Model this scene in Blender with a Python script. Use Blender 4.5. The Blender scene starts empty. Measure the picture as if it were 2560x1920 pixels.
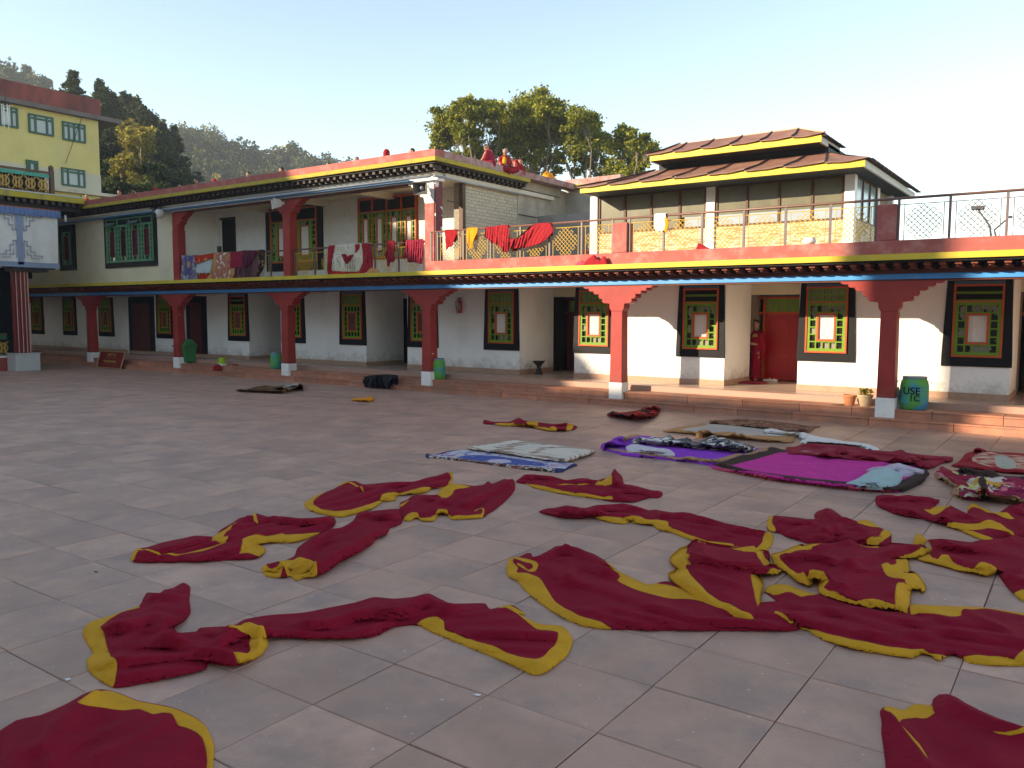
import bpy, bmesh, math, random
import numpy as np
from math import radians, sin, cos, pi, sqrt
from mathutils import Vector, Matrix, geometry
random.seed(5); rng = np.random.default_rng(5)
SC = bpy.context.scene
COL = SC.collection
# ------------------------------------------------------------------ camera
H = 2.2                       # eye height above the courtyard, metres
F = 2050.0                    # focal length for a 2560 pixel wide frame
def _dc(x, y): return np.array([x-1280.0, -(y-960.0), -F])
_v1 = _dc(-1620, 775); _v2 = _dc(2740, 790)
_X = -_v1/np.linalg.norm(_v1); _Y = _v2/np.linalg.norm(_v2)
_Y = _Y - _X*(_X@_Y); _Y /= np.linalg.norm(_Y); _Z = np.cross(_X, _Y)
ROT = np.array([_X, _Y, _Z])
def ray(x, y): return ROT @ _dc(x, y)
def gp(x, y, z=0.0):          # where a sight line meets a level plane
    d = ray(x, y); t = (z-H)/d[2]; return (float(d[0]*t), float(d[1]*t))
def yp(x, y, Y):              # ... a plane parallel to the facade -> (X, Z)
    d = ray(x, y); t = Y/d[1]; return (float(d[0]*t), float(d[2]*t+H))
def xp(x, y, X):              # ... a plane square to the facade -> (Y, Z)
    d = ray(x, y); t = X/d[0]; return (float(d[1]*t), float(d[2]*t+H))
def far(x, y, dist):          # point at a given distance along a sight line
    d = ray(x, y); d = d/np.linalg.norm(d); p = d*dist; return (float(p[0]), float(p[1]), float(p[2]+H))
cam_d = bpy.data.cameras.new('camera'); cam = bpy.data.objects.new('camera', cam_d); COL.objects.link(cam)
cam_d.sensor_width = 36; cam_d.lens = F*36/2560; cam_d.clip_start = .1; cam_d.clip_end = 3000
M4 = Matrix([list(ROT[i])+[0] for i in range(3)]+[[0,0,0,1]])
cam.matrix_world = Matrix.Translation((0,0,H)) @ M4
SC.camera = cam
# ------------------------------------------------------------------ world, sun, exposure
SUN = Vector((.725, 1, -.43)).normalized()       # the way the light travels
ELEV = math.asin(-SUN.z); AZ = math.atan2(-SUN.x, -SUN.y)
W = bpy.data.worlds.new('World'); SC.world = W; W.use_nodes = True
nt = W.node_tree; nt.nodes.clear()
sky = nt.nodes.new('ShaderNodeTexSky'); sky.sky_type = 'NISHITA'; sky.sun_disc = False
sky.sun_elevation = ELEV; sky.sun_rotation = AZ; sky.altitude = 1500
sky.air_density = 1.0; sky.dust_density = .3; sky.ozone_density = 1.0
bg = nt.nodes.new('ShaderNodeBackground'); bg.inputs[1].default_value = .15
wo = nt.nodes.new('ShaderNodeOutputWorld')
nt.links.new(sky.outputs[0], bg.inputs[0]); nt.links.new(bg.outputs[0], wo.inputs[0])
sl = bpy.data.lights.new('sun', 'SUN'); sl.energy = 3.8; sl.angle = radians(.55); sl.color = (1, .90, .80)
so = bpy.data.objects.new('sun', sl); COL.objects.link(so)
so.rotation_euler = SUN.to_track_quat('-Z', 'Y').to_euler(); so.location = (-40,-60,40)
vs = SC.view_settings; vs.view_transform = 'Standard'; vs.look = 'None'; vs.gamma = 1; vs.exposure = 1.42
vs.use_white_balance = True; vs.white_balance_temperature = 8250; vs.white_balance_tint = 7
try: vs.use_curve_mapping = False
except Exception: pass
SC.cycles.max_bounces = 7; SC.cycles.diffuse_bounces = 4; SC.cycles.transparent_max_bounces = 8
SC.cycles.use_denoising = True
# ------------------------------------------------------------------ helpers
class MB:
    def __init__(s): s.v = []; s.f = []; s.m = []; s.uv = None
    def add(s, vs, fs, m=0):
        o = len(s.v); s.v += [tuple(map(float,p)) for p in vs]; s.f += [tuple(o+i for i in f) for f in fs]; s.m += [m]*len(fs); return s
    def box(s, x0, x1, y0, y1, z0, z1, m=0, skip=''):
        if x0 > x1: x0, x1 = x1, x0
        if y0 > y1: y0, y1 = y1, y0
        if z0 > z1: z0, z1 = z1, z0
        v = [(x0,y0,z0),(x1,y0,z0),(x1,y1,z0),(x0,y1,z0),(x0,y0,z1),(x1,y0,z1),(x1,y1,z1),(x0,y1,z1)]
        return s.add(v, [(0,3,2,1),(4,5,6,7),(0,1,5,4),(1,2,6,5),(2,3,7,6),(3,0,4,7)], m)
    def prism(s, pts, y0, y1, ax='y', m=0):       # outline pts in the plane square to ax
        n = len(pts)
        def P(a, b, c):
            return (a, c, b) if ax == 'y' else ((c, a, b) if ax == 'x' else (a, b, c))
        v = [P(a,b,y0) for a,b in pts] + [P(a,b,y1) for a,b in pts]
        f = [tuple(range(n)), tuple(range(2*n-1, n-1, -1))] + [(i, n+i, n+(i+1)%n, (i+1)%n) for i in range(n)]
        return s.add(v, f, m)
    def tube(s, path, r, n=8, m=0, cap=True):
        path = [Vector(p) for p in path]; k = len(path); rs = r if isinstance(r, (list, tuple)) else [r]*k
        v = []; up0 = None
        for i, p in enumerate(path):
            t = (path[min(i+1,k-1)]-path[max(i-1,0)]).normalized()
            if up0 is None: up0 = Vector((0,0,1)) if abs(t.z) < .9 else Vector((1,0,0))
            a = t.cross(up0).normalized(); b = a.cross(t).normalized(); up0 = b
            for j in range(n):
                q = 2*pi*j/n; v.append(tuple(p + a*cos(q)*rs[i] + b*sin(q)*rs[i]))
        f = [(i*n+j, i*n+(j+1)%n, (i+1)*n+(j+1)%n, (i+1)*n+j) for i in range(k-1) for j in range(n)]
        if cap: f += [tuple(range(n-1,-1,-1)), tuple((k-1)*n+j for j in range(n))]
        return s.add(v, f, m)
    def lathe(s, prof, c=(0,0,0), n=24, m=0):
        v = [(c[0]+r*cos(2*pi*j/n), c[1]+r*sin(2*pi*j/n), c[2]+z) for r,z in prof for j in range(n)]
        f = [(i*n+j, i*n+(j+1)%n, (i+1)*n+(j+1)%n, (i+1)*n+j) for i in range(len(prof)-1) for j in range(n)]
        return s.add(v, f, m)
    def mesh(s, name):
        me = bpy.data.meshes.new(name); me.from_pydata(s.v, [], s.f); me.update(); return me
def obj(name, me, mats, parent=None, smooth=False, loc=None, kind=None, bevel=0, label=None):
    if isinstance(me, MB):
        mi = me.m; me = me.mesh(name)
        if isinstance(mats, (list, tuple)): me.polygons.foreach_set('material_index', mi)
    o = bpy.data.objects.new(name, me); COL.objects.link(o)
    if not me.materials:
        for m in (mats if isinstance(mats, (list, tuple)) else [mats]): me.materials.append(m)
    if smooth: me.polygons.foreach_set('use_smooth', [True]*len(me.polygons))
    if parent is not None:
        o.parent = parent
        L = Vector((0,0,0)); p = parent
        while p is not None: L += p.location; p = p.parent
        if loc is None: o.location = -L                   # mesh given in world coordinates
        else: o.location = Vector(loc)-L
    elif loc is not None: o.location = loc
    if kind: o['kind'] = kind
    if label: o['label'] = label
    if bevel:
        b = o.modifiers.new('bevel', 'BEVEL'); b.width = bevel; b.segments = 2; b.limit_method = 'ANGLE'
    return o
def thing(name, label, cat, loc=(0,0,0), group=None, kind=None):
    o = bpy.data.objects.new(name, None); COL.objects.link(o); o.location = loc; o.empty_display_size = .2
    if kind: o['kind'] = kind
    else:
        o['label'] = label; o['category'] = cat
        if group: o['group'] = group
    return o
def tag(o, label, cat, group=None):
    o['label'] = label; o['category'] = cat
    if group: o['group'] = group
    return o
def dup(root, loc, rotz=None, label=None, scale=None):
    def cp(o, par):
        c = o.copy(); COL.objects.link(c)
        if par is not None: c.parent = par
        for ch in [q for q in kids.get(o, [])]: cp(ch, c)
        return c
    kids = {}
    def walk(o):
        kids[o] = list(o.children)
        for c in kids[o]: walk(c)
    walk(root)
    r = cp(root, None); r.location = loc
    if rotz is not None: r.rotation_euler = (0,0,rotz)
    if scale: r.scale = (scale,)*3
    if label: r['label'] = label
    return r
# ------------------------------------------------------------------ materials
def N(t, kind, **kw):
    n = t.nodes.new(kind)
    for k, v in kw.items():
        if k in n.inputs: n.inputs[k].default_value = v
        else: setattr(n, k, v)
    return n
def L(t, a, b): t.links.new(a, b)
def mixc(t, fac, a, b, mode='MIX'):
    n = t.nodes.new('ShaderNodeMix'); n.data_type = 'RGBA'; n.blend_type = mode
    for s, v in ((n.inputs[0], fac), (n.inputs[6], a), (n.inputs[7], b)):
        if hasattr(v, 'is_output'): L(t, v, s)
        else: s.default_value = v if isinstance(v, float) else (*v[:3], 1)
    return n.outputs[2]
def ramp(t, src, stops, interp='LINEAR'):
    r = t.nodes.new('ShaderNodeValToRGB'); cr = r.color_ramp; cr.interpolation = interp
    while len(cr.elements) < len(stops): cr.elements.new(.5)
    for e, (p, c) in zip(cr.elements, stops):
        e.position = p; e.color = (*(c if isinstance(c, tuple) else (c,c,c)), 1)
    L(t, src, r.inputs[0]); return r.outputs[0]
def mat(name, col, rough=.7, var=.12, vs=2.5, bump=.15, bs=35, dirt=None, rnd=0, spec=.35, metal=0, splash=None, wrinkle=0, spots=None, coat=0, sheen=0, scale3=(1,1,1), emit=None, bdist=.01):
    m = bpy.data.materials.new(name); m.use_nodes = True; t = m.node_tree; b = t.nodes['Principled BSDF']
    tc = N(t, 'ShaderNodeTexCoord'); mp = N(t, 'ShaderNodeMapping'); mp.inputs['Scale'].default_value = scale3
    L(t, tc.outputs['Object'], mp.inputs[0])
    if rnd:
        oi = N(t, 'ShaderNodeObjectInfo'); mu = N(t, 'ShaderNodeMath', operation='MULTIPLY'); mu.inputs[1].default_value = 37
        L(t, oi.outputs['Random'], mu.inputs[0]); L(t, mu.outputs[0], mp.inputs['Location'])
    v = mp.outputs[0]
    n1 = N(t, 'ShaderNodeTexNoise', Scale=vs, Detail=6, Roughness=.62); L(t, v, n1.inputs[0])
    k = ramp(t, n1.outputs[0], [(.3, 1-var), (.7, 1+var)])
    c = mixc(t, 1.0, col, k, 'MULTIPLY')
    if rnd:
        r2 = ramp(t, oi.outputs['Random'], [(0, 1-rnd), (1, 1+rnd)]); c = mixc(t, 1.0, c, r2, 'MULTIPLY')
    if dirt:                       # (colour, amount, scale)
        n2 = N(t, 'ShaderNodeTexNoise', Scale=dirt[2], Detail=8, Roughness=.7); L(t, v, n2.inputs[0])
        f = ramp(t, n2.outputs[0], [(.62-dirt[1]*.35, 0.0), (.80-dirt[1]*.2, min(1.0, .35+dirt[1]))]); c = mixc(t, f, c, dirt[0])
    if spots:                      # (colour, size scale, threshold)
        n3 = N(t, 'ShaderNodeTexNoise', Scale=spots[1], Detail=2, Roughness=.5); L(t, v, n3.inputs[0])
        f = ramp(t, n3.outputs[0], [(spots[2], 0.0), (spots[2]+.02, 1.0)]); c = mixc(t, f, c, spots[0])
    if splash:                     # (colour, floor height, reach): mud and scuffs thrown up from the floor
        sx = N(t, 'ShaderNodeSeparateXYZ'); L(t, tc.outputs['Object'], sx.inputs[0])
        nn_ = N(t, 'ShaderNodeTexNoise', Scale=5, Detail=7, Roughness=.75); L(t, tc.outputs['Object'], nn_.inputs[0])
        mr = N(t, 'ShaderNodeMapRange'); L(t, sx.outputs[2], mr.inputs[0]); mr.inputs[1].default_value = splash[1]; mr.inputs[2].default_value = splash[1]+splash[2]; mr.inputs[3].default_value = .20; mr.inputs[4].default_value = -.12
        ad = N(t, 'ShaderNodeMath', operation='ADD'); L(t, mr.outputs[0], ad.inputs[0]); L(t, nn_.outputs[0], ad.inputs[1])
        f = ramp(t, ad.outputs[0], [(.52, 0.0), (.85, .75)]); c = mixc(t, f, c, splash[0])
    L(t, c, b.inputs['Base Color'])
    b.inputs['Roughness'].default_value = rough; b.inputs['Specular IOR Level'].default_value = spec
    b.inputs['Metallic'].default_value = metal; b.inputs['Coat Weight'].default_value = coat
    if sheen: b.inputs['Sheen Weight'].default_value = sheen; b.inputs['Sheen Roughness'].default_value = .5
    if bump:
        n4 = N(t, 'ShaderNodeTexNoise', Scale=bs, Detail=5, Roughness=.6); L(t, v, n4.inputs[0])
        bp = N(t, 'ShaderNodeBump', Strength=bump, Distance=bdist); L(t, n4.outputs[0], bp.inputs['Height']); L(t, bp.outputs[0], b.inputs['Normal'])
        if wrinkle:
            n5 = N(t, 'ShaderNodeTexNoise', Scale=9, Detail=4, Roughness=.45, Distortion=1.2); L(t, v, n5.inputs[0])
            b5 = N(t, 'ShaderNodeBump', Strength=wrinkle, Distance=.03); L(t, n5.outputs[0], b5.inputs['Height']); L(t, b5.outputs[0], bp.inputs['Normal'])
    return m
def pattern(name, cols, scale=9, kind='voronoi', rough=.85, scale3=(1,1,1), warp=.25, bump=.3):
    """printed cloth: cols = list of (position, colour)"""
    m = bpy.data.materials.new(name); m.use_nodes = True; t = m.node_tree; b = t.nodes['Principled BSDF']
    tc = N(t, 'ShaderNodeTexCoord'); mp = N(t, 'ShaderNodeMapping'); mp.inputs['Scale'].default_value = scale3; L(t, tc.outputs['Object'], mp.inputs[0])
    n = N(t, 'ShaderNodeTexNoise', Scale=scale*.6, Detail=2); L(t, mp.outputs[0], n.inputs[0])
    mx = mixc(t, warp, mp.outputs[0], n.outputs['Color'])
    if kind == 'voronoi':
        vo = N(t, 'ShaderNodeTexVoronoi', Scale=scale); L(t, mx, vo.inputs['Vector']); src = vo.outputs['Distance']
    elif kind == 'cells':
        vo = N(t, 'ShaderNodeTexVoronoi', Scale=scale); L(t, mx, vo.inputs['Vector']); sp = N(t, 'ShaderNodeSeparateColor'); L(t, vo.outputs['Color'], sp.inputs[0]); src = sp.outputs[0]
    elif kind == 'noise':
        vo = N(t, 'ShaderNodeTexNoise', Scale=scale, Detail=3); L(t, mx, vo.inputs['Vector']); src = vo.outputs[0]
    elif kind == 'stripe':
        vo = N(t, 'ShaderNodeTexWave', Scale=scale, Distortion=6.0, Detail=2); vo.bands_direction = 'X'; L(t, mx, vo.inputs['Vector']); src = vo.outputs[0]
    c = ramp(t, src, cols, 'CONSTANT' if kind in ('cells',) else 'LINEAR')
    L(t, c, b.inputs['Base Color']); b.inputs['Roughness'].default_value = rough; b.inputs['Specular IOR Level'].default_value = .2
    if bump:
        n4 = N(t, 'ShaderNodeTexNoise', Scale=90, Detail=3); L(t, tc.outputs['Object'], n4.inputs[0])
        bp = N(t, 'ShaderNodeBump', Strength=bump, Distance=.006); L(t, n4.outputs[0], bp.inputs['Height']); L(t, bp.outputs[0], b.inputs['Normal'])
    return m
M = {}
M['slab'] = mat('sandstone_paving', (.49,.278,.200), .5, .22, 1.1, .35, 50, dirt=((.29,.19,.16), .5, 1.6), rnd=.085, spec=.45, spots=((.62,.52,.46), 26, .735))
M['joint'] = mat('joint_mortar', (.16,.115,.10), .95, .2, 8)
M['step'] = mat('red_sandstone_step', (.46,.19,.115), .62, .22, 3, .25, 45, dirt=((.25,.17,.14), .4, 1.6), rnd=.16)
M['nosing'] = mat('step_tread', (.40,.23,.16), .5, .15, 3, .2, 40, dirt=((.24,.18,.15),.35,2), rnd=.1)
M['floor'] = mat('veranda_floor', (.42,.32,.26), .22, .12, 4, .05, 30, spec=.5)
M['skirt'] = mat('stone_skirting', (.44,.27,.19), .35, .12, 5, .05, 40, rnd=.05)
M['white'] = mat('white_limewash', (.86,.84,.81), .85, .05, 1.4, .25, 22, dirt=((.62,.55,.48), .24, .9), scale3=(1,1,.6), splash=((.40,.30,.22), .60, .5))
M['whitebase'] = mat('white_painted_plinth', (.82,.80,.77), .8, .06, 3, .25, 22, dirt=((.5,.45,.4), .22, 5))
M['cream'] = mat('cream_plaster', (.66,.58,.42), .85, .07, .9, .25, 18, dirt=((.45,.40,.33), .22, .6))
M['rawplaster'] = mat('stained_plaster', (.52,.46,.36), .9, .12, .8, .4, 12, dirt=((.22,.20,.18), .42, .9))
M['brickpaint'] = mat('painted_brick', (.60,.53,.41), .85, .10, 4, .45, 30, rnd=.07, dirt=((.35,.3,.24), .25, 2))
M['brickwhite'] = mat('white_painted_brick', (.78,.75,.71), .85, .05, 4, .4, 30, rnd=.03, dirt=((.5,.42,.36), .2, 5))
M['mortar'] = mat('brick_mortar', (.30,.27,.22), .95, .2, 9)
M['mortarw'] = mat('brick_mortar_white', (.58,.55,.52), .95, .12, 9)
M['red'] = mat('oxide_red_paint', (.33,.032,.027), .55, .16, 2, .35, 24, dirt=((.42,.07,.05), .2, 2.2), spots=((.75,.6,.55), 9, .755), splash=((.20,.07,.05), .5, .5))
M['redpale'] = mat('faded_red_parapet', (.38,.095,.08), .7, .14, 1.5, .35, 20, dirt=((.48,.26,.23), .36, 3))
M['redworn'] = mat('weathered_red_parapet', (.36,.12,.10), .85, .2, 2, .5, 14, dirt=((.42,.34,.32), .75, 4))
M['yellow'] = mat('yellow_paint', (.58,.43,.04), .55, .1, 2, .25, 24, dirt=((.36,.30,.08), .25, 2.5))
M['yellowold'] = mat('mossy_yellow_paint', (.50,.37,.035), .75, .2, 3, .3, 24, dirt=((.16,.15,.07), .55, 3))
M['blue'] = mat('blue_paint', (.03,.26,.62), .42, .12, 2.5, .15, 30, dirt=((.16,.35,.6), .25, 1.2), spec=.5)
M['pipe'] = mat('galvanised_gutter', (.42,.46,.52), .4, .1, 5, .1, 30, metal=.3)
M['black'] = mat('black_gloss_paint', (.008,.008,.010), .5, .3, 4, .35, 30, spots=((.45,.38,.30), 34, .745), spec=.2)
M['dark'] = mat('dark_timber', (.028,.016,.014), .6, .3, 5, .2, 30)
M['brown'] = mat('brown_timber', (.11,.055,.035), .6, .2, 5, .2, 30)
M['dentil'] = mat('dentil_red_brown', (.22,.055,.028), .6, .2, 5, .2, 30, rnd=.15)
M['dentilup'] = mat('dentil_dark', (.055,.036,.028), .6, .2, 5, .2, 30, rnd=.15)
M['strip'] = mat('red_brown_beam', (.11,.02,.012), .5, .2, 4, .15, 30)
M['orange'] = mat('vermilion_frame', (.52,.085,.02), .45, .1, 4, .1, 40)
M['green'] = mat('green_window_paint', (.14,.28,.018), .45, .12, 4, .1, 40)
M['jade'] = mat('jade_window_paint', (.09,.24,.13), .5, .12, 4, .1, 40)
M['lintel'] = mat('slate_blue_lintel', (.07,.13,.2), .6, .1, 4)
M['pane'] = pattern('lattice_glass', [(0,(.02,.018,.016)),(.45,(.05,.035,.03)),(.62,(.3,.25,.22)),(1,(.75,.68,.6))], 7, 'cells', rough=.12, bump=0)  # pale cells paint in reflections and curtains seen in the panes
M['panedark'] = mat('dark_glass', (.02,.018,.016), .08, .3, 3, 0, spec=.6)
M['paneup'] = pattern('transom_glass', [(0,(.10,.085,.05)),(.5,(.3,.26,.17)),(1,(.4,.36,.27))], 5, 'noise', rough=.15, bump=0)
M['curtain'] = mat('white_net_curtain', (.72,.69,.64), .9, .06, 3, .2, 30)
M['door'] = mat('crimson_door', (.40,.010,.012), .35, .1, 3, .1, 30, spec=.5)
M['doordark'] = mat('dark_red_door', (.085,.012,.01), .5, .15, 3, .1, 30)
M['void'] = mat('unlit_room', (.012,.010,.010), .9, .2, 3, 0)  # near-black colour stands in for the shade inside rooms and openings
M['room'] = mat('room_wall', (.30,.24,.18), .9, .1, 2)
M['ceil'] = mat('cream_ceiling', (.72,.66,.56), .85, .06, 1.5)
M['rail'] = mat('brown_steel_rail', (.16,.075,.055), .4, .12, 6, .05, 40, spec=.5)
M['post'] = mat('grey_brown_post', (.13,.09,.08), .45, .15, 6, .05, 40, spec=.5)
M['gold'] = mat('yellow_knot_steel', (.60,.36,.045), .45, .15, 6, .1, 40)
M['golddark'] = mat('gilt_railing', (.42,.24,.05), .45, .25, 9, .25, 30, spec=.5)
M['stone'] = pattern('slate_strip_cladding', [(0,(.30,.19,.09)),(.40,(.40,.27,.15)),(.47,(.62,.50,.35)),(.56,(.66,.54,.38)),(.62,(.36,.23,.12)),(1,(.5,.38,.24))], 4.5, 'noise', rough=.8, scale3=(.8,.8,5.5), warp=.02, bump=.7)
M['sheet'] = mat('rusty_red_roof_sheet', (.24,.11,.08), .6, .16, 2.5, .2, 20, dirt=((.33,.22,.16), .35, 2.5), rnd=.06)
M['sheetedge'] = mat('roof_sheet_edge', (.07,.04,.035), .7)
M['eave'] = mat('eave_yellow', (.66,.50,.045), .5, .06, 2, .15, 24)
M['eavew'] = mat('pale_bargeboard', (.55,.53,.50), .6, .08, 2, .15, 24)
M['soffit'] = mat('dark_soffit', (.03,.035,.04), .7)
M['glass'] = mat('tinted_dusty_glass', (.15,.14,.09), .22, .25, 1.6, .03, 8, spec=.7, spots=((.4,.36,.26), 9, .74))
M['glassblue'] = mat('pale_blue_glass', (.34,.40,.46), .15, .08, 1.6, 0, spec=.6)  # even pale blue-grey glass, shared with the frosted panes
M['marble'] = mat('grey_marble_base', (.50,.51,.50), .5, .16, 3, .2, 20, dirt=((.33,.33,.32), .4, 3))
M['maroon'] = mat('maroon_wool', (.255,.006,.022), .92, .10, 5, .5, 260, spec=.12, wrinkle=.3, bdist=.004, dirt=((.28,.02,.035), .2, 2.5))
M['maroonred'] = mat('crimson_wool', (.30,.014,.02), .92, .10, 5, .5, 260, spec=.12, wrinkle=.3, bdist=.004)
M['mustard'] = mat('mustard_trim', (.62,.29,.022), .9, .10, 6, .5, 220, spec=.15, wrinkle=.2, bdist=.004, dirt=((.45,.22,.02),.2,4))
M['saffron'] = mat('saffron_cloth', (.78,.27,.01), .85, .1, 6, .4, 120)
M['plum'] = mat('plum_cloth', (.10,.008,.03), .9, .1, 6, .4, 120)
M['skin'] = mat('skin', (.36,.19,.12), .55, .08, 10, 0)
M['hair'] = mat('cropped_black_hair', (.02,.015,.013), .8)
M['whitecloth'] = mat('white_cloth', (.74,.71,.67), .85, .06, 6, .4, 60)
# ================================================================== GROUND
gr = thing('ground', '', '', (0,0,0), kind='structure')
b = MB(); b.add([(-620,-180,-.32),(160,-180,-.32),(160,520,-.32),(-620,520,-.32)], [(0,1,2,3)])
obj('earth', b, mat('bare_earth', (.10,.085,.06), .95, .3, .3, .2, 2), gr)
b = MB(); b.box(-62,40,-14,17.36,-.3,-.012); obj('courtyard_bed', b, M['joint'], gr)
PX, PY, PX0, PY0 = .7285, .6665, -1.307, 4.323
slabs = []
for i in range(-64, 30):
    for j in range(-12, 20):
        x = PX0+i*PX; y = PY0+j*PY
        if y < 17.3: slabs.append((x, y))
def seen(x, y):
    cx, cy = x+.36, y+.33
    p = ROT.T @ np.array([cx, cy, -H])
    if p[2] > -1.0: return None
    u = 1280+F*p[0]/-p[2]; v = 960-F*p[1]/-p[2]
    return (u, v, -p[2]) if -250 < u < 2810 and v < 2200 else None
vis = [(seen(x, y), x, y) for x, y in slabs]
inview = sorted([q for q in vis if q[0]], key=lambda q: q[0][2])
near = inview[:300]; rest = inview[300:] + [q for q in vis if not q[0]]
def slab_mesh(w, d, t=.05, j=.005, tilt=(0,0), chip=0):
    x0, x1, y0, y1 = j, w-j, j, d-j; bv = .004
    zt = lambda x, y: tilt[0]*(x-w/2)+tilt[1]*(y-d/2)
    v = [(x0,y0,-t),(x1,y0,-t),(x1,y1,-t),(x0,y1,-t)]
    v += [(x,y,-bv+zt(x,y)) for x,y in ((x0,y0),(x1,y0),(x1,y1),(x0,y1))]
    v += [(x,y,zt(x,y)) for x,y in ((x0+bv,y0+bv),(x1-bv,y0+bv),(x1-bv,y1-bv),(x0+bv,y1-bv))]
    f = [(8,9,10,11)]+[(a,(a+1)%4,4+(a+1)%4,4+a) for a in range(4)]+[(4+a,4+(a+1)%4,8+(a+1)%4,8+a) for a in range(4)]
    return v, f
variants = []
for k in range(6):
    b = MB(); b.add(*slab_mesh(PX, PY, j=.0020+.0013*rng.random(), tilt=(rng.normal()*.002, rng.normal()*.002))); me = b.mesh('paving_slab'); me.materials.append(M['slab']); variants.append(me)
for q, x, y in near:
    obj('paving_slab', variants[rng.integers(6)], M['slab'], gr, loc=(x+rng.normal()*.0012, y+rng.normal()*.0012, rng.normal()*.0009))
b = MB()
for q, x, y in rest:
    v, f = slab_mesh(PX, PY, j=.0045, tilt=(rng.normal()*.0018, rng.normal()*.0018)); dz = rng.normal()*.0009
    b.add([(p[0]+x, p[1]+y, p[2]+dz) for p in v], f)
obj('paving_field', b, M['slab'], gr, kind='stuff')
# ================================================================== VERANDA STEPS AND FLOOR
Z1, Z2, Z3 = .165, .335, .465
YW = 19.3                                  # ground floor wall plane
st = thing('steps', '', '', (0,0,0), kind='structure')
def stone_run(y0, y1, z0, z1, m, nm, L0):
    x = -43.0
    while x < 7:
        l = L0*(.8+.5*rng.random()); b = MB(); j = .004
        b.box(x+j, x+l-j, y0, y1, z0, z1-.035)
        b.box(x+j, x+l-j, y0-.018, y1, z1-.034, z1)
        obj(nm, b, m, st, bevel=.006); x += l
stone_run(17.40, 17.62, -.05, Z1, M['step'], 'step_stone', 1.25)
stone_run(17.62, 18.20, -.05, Z2, M['step'], 'step_stone', 1.25)
b = MB(); b.box(-43, 7, 18.20, 18.62, -.05, Z3); obj('floor_edge', b, mat('terrazzo_edge', (.42,.25,.19), .45, .12, 60, .1, 60, spots=((.6,.42,.34), 60, .66)), st)
b = MB(); b.box(-43, 7, 18.62, 24.0, -.05, Z3-.001); obj('veranda_floor', b, M['floor'], st)
# ================================================================== MONASTERY RANGE
bd = thing('monastery_building', 'long two storey white building with red columns and yellow bands along the courtyard', 'building', (-15,18,0))
# --- ground floor wall blocks (rooms) between door recesses
rec = [(-1.36,1.2),(-7.34,-5.58),(-13.43,-11.6),(-19.59,-17.76),(-25.73,-23.9)]
blocks = [(-5.58,-1.36),(-11.6,-7.34),(-17.76,-13.43),(-23.9,-19.59),(-43,-25.73),(1.2,7)]
for x0, x1 in blocks:
    b = MB(); b.box(x0, x1, YW, 21.1, Z3, 3.06); obj('wall', b, M['white'], bd)
    b = MB(); b.box(x0-.012, x1+.012, YW-.014, 21.09, Z3, Z3+.135); obj('skirting', b, M['skirt'], bd)
b = MB(); b.box(-43, 7, 23.9, 24.2, 0, 3.24); obj('rear_wall', b, M['cream'], bd)
for x0, x1 in rec:                         # back wall of each recess with its door opening
    w = x1-x0
    b = MB(); b.box(x0, x1, 21.1, 21.3, 2.72, 3.06); b.box(x1-.42, x1, 21.1, 21.3, Z3, 2.72)
    obj('recess_wall', b, M['cream'], bd)
    b = MB(); b.box(x1-.43, x1-.01, 21.085, 21.1, Z3, Z3+.135); obj('skirting', b, M['skirt'], bd)
    b = MB(); b.box(x0-.2, x0-.001, 21.3, 23.9, Z3, 3.06); b.box(x1+.0, x1+.2, 21.3, 23.9, Z3, 3.06); b.box(x0, x1, 22.55, 22.65, Z3, 3.06)
    obj('inner_room', b, M['room'] if x0 > -8 else M['void'], bd)  # rooms further left get the near-black colour in place of shade
# --- slab, ceiling, beams
b = MB(); b.box(-43, 7, 17.86, 24.0, 3.07, 3.24); obj('ceiling_slab', b, M['ceil'], bd)
for x in (-9.38,-3.34,-15.44,-21.55,-27.7,-33.9,2.75):
    b = MB(); b.box(x-.13, x+.13, 17.86, YW, 2.84, 3.07); obj('ceiling_beam', b, M['ceil'], bd)
b = MB(); b.box(-43, 7, 17.55, 17.86, 2.905, 3.012); obj('blue_beam', b, M['blue'], bd)
b = MB(); b.box(-43, 7, 17.58, 17.86, 2.87, 2.904); obj('beam_underlip', b, M['strip'], bd)
b = MB(); b.box(-43, 7, 17.50, 17.86, 3.014, 3.085); obj('red_brown_beam', b, M['strip'], bd)
b = MB(); b.box(-43, 7, 17.56, 17.86, 3.087, 3.245); obj('cornice_back', b, M['dark'], bd)
b = MB(); b.box(-43, 7, 17.06, 17.55, 3.205, 3.246); obj('cornice_board', b, M['black'], bd)
b = MB(); b.box(-43, 7, 17.0, 24.0, 3.248, 3.36); obj('yellow_band', b, M['yellow'], bd)
# two-step dentil block
b = MB(); b.box(-.055, .055, 17.14, 17.56, 3.15, 3.205); b.box(-.04, .04, 17.24, 17.56, 3.115, 3.149); b.box(-.075,.075,17.36,17.56,3.088,3.114)
dme = b.mesh('dentil_block'); dme.materials.append(M['dentil'])
x = 2.6
while x > -42: obj('dentil_block', dme, M['dentil'], bd, loc=(x, 0, 0)); x -= .262
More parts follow.
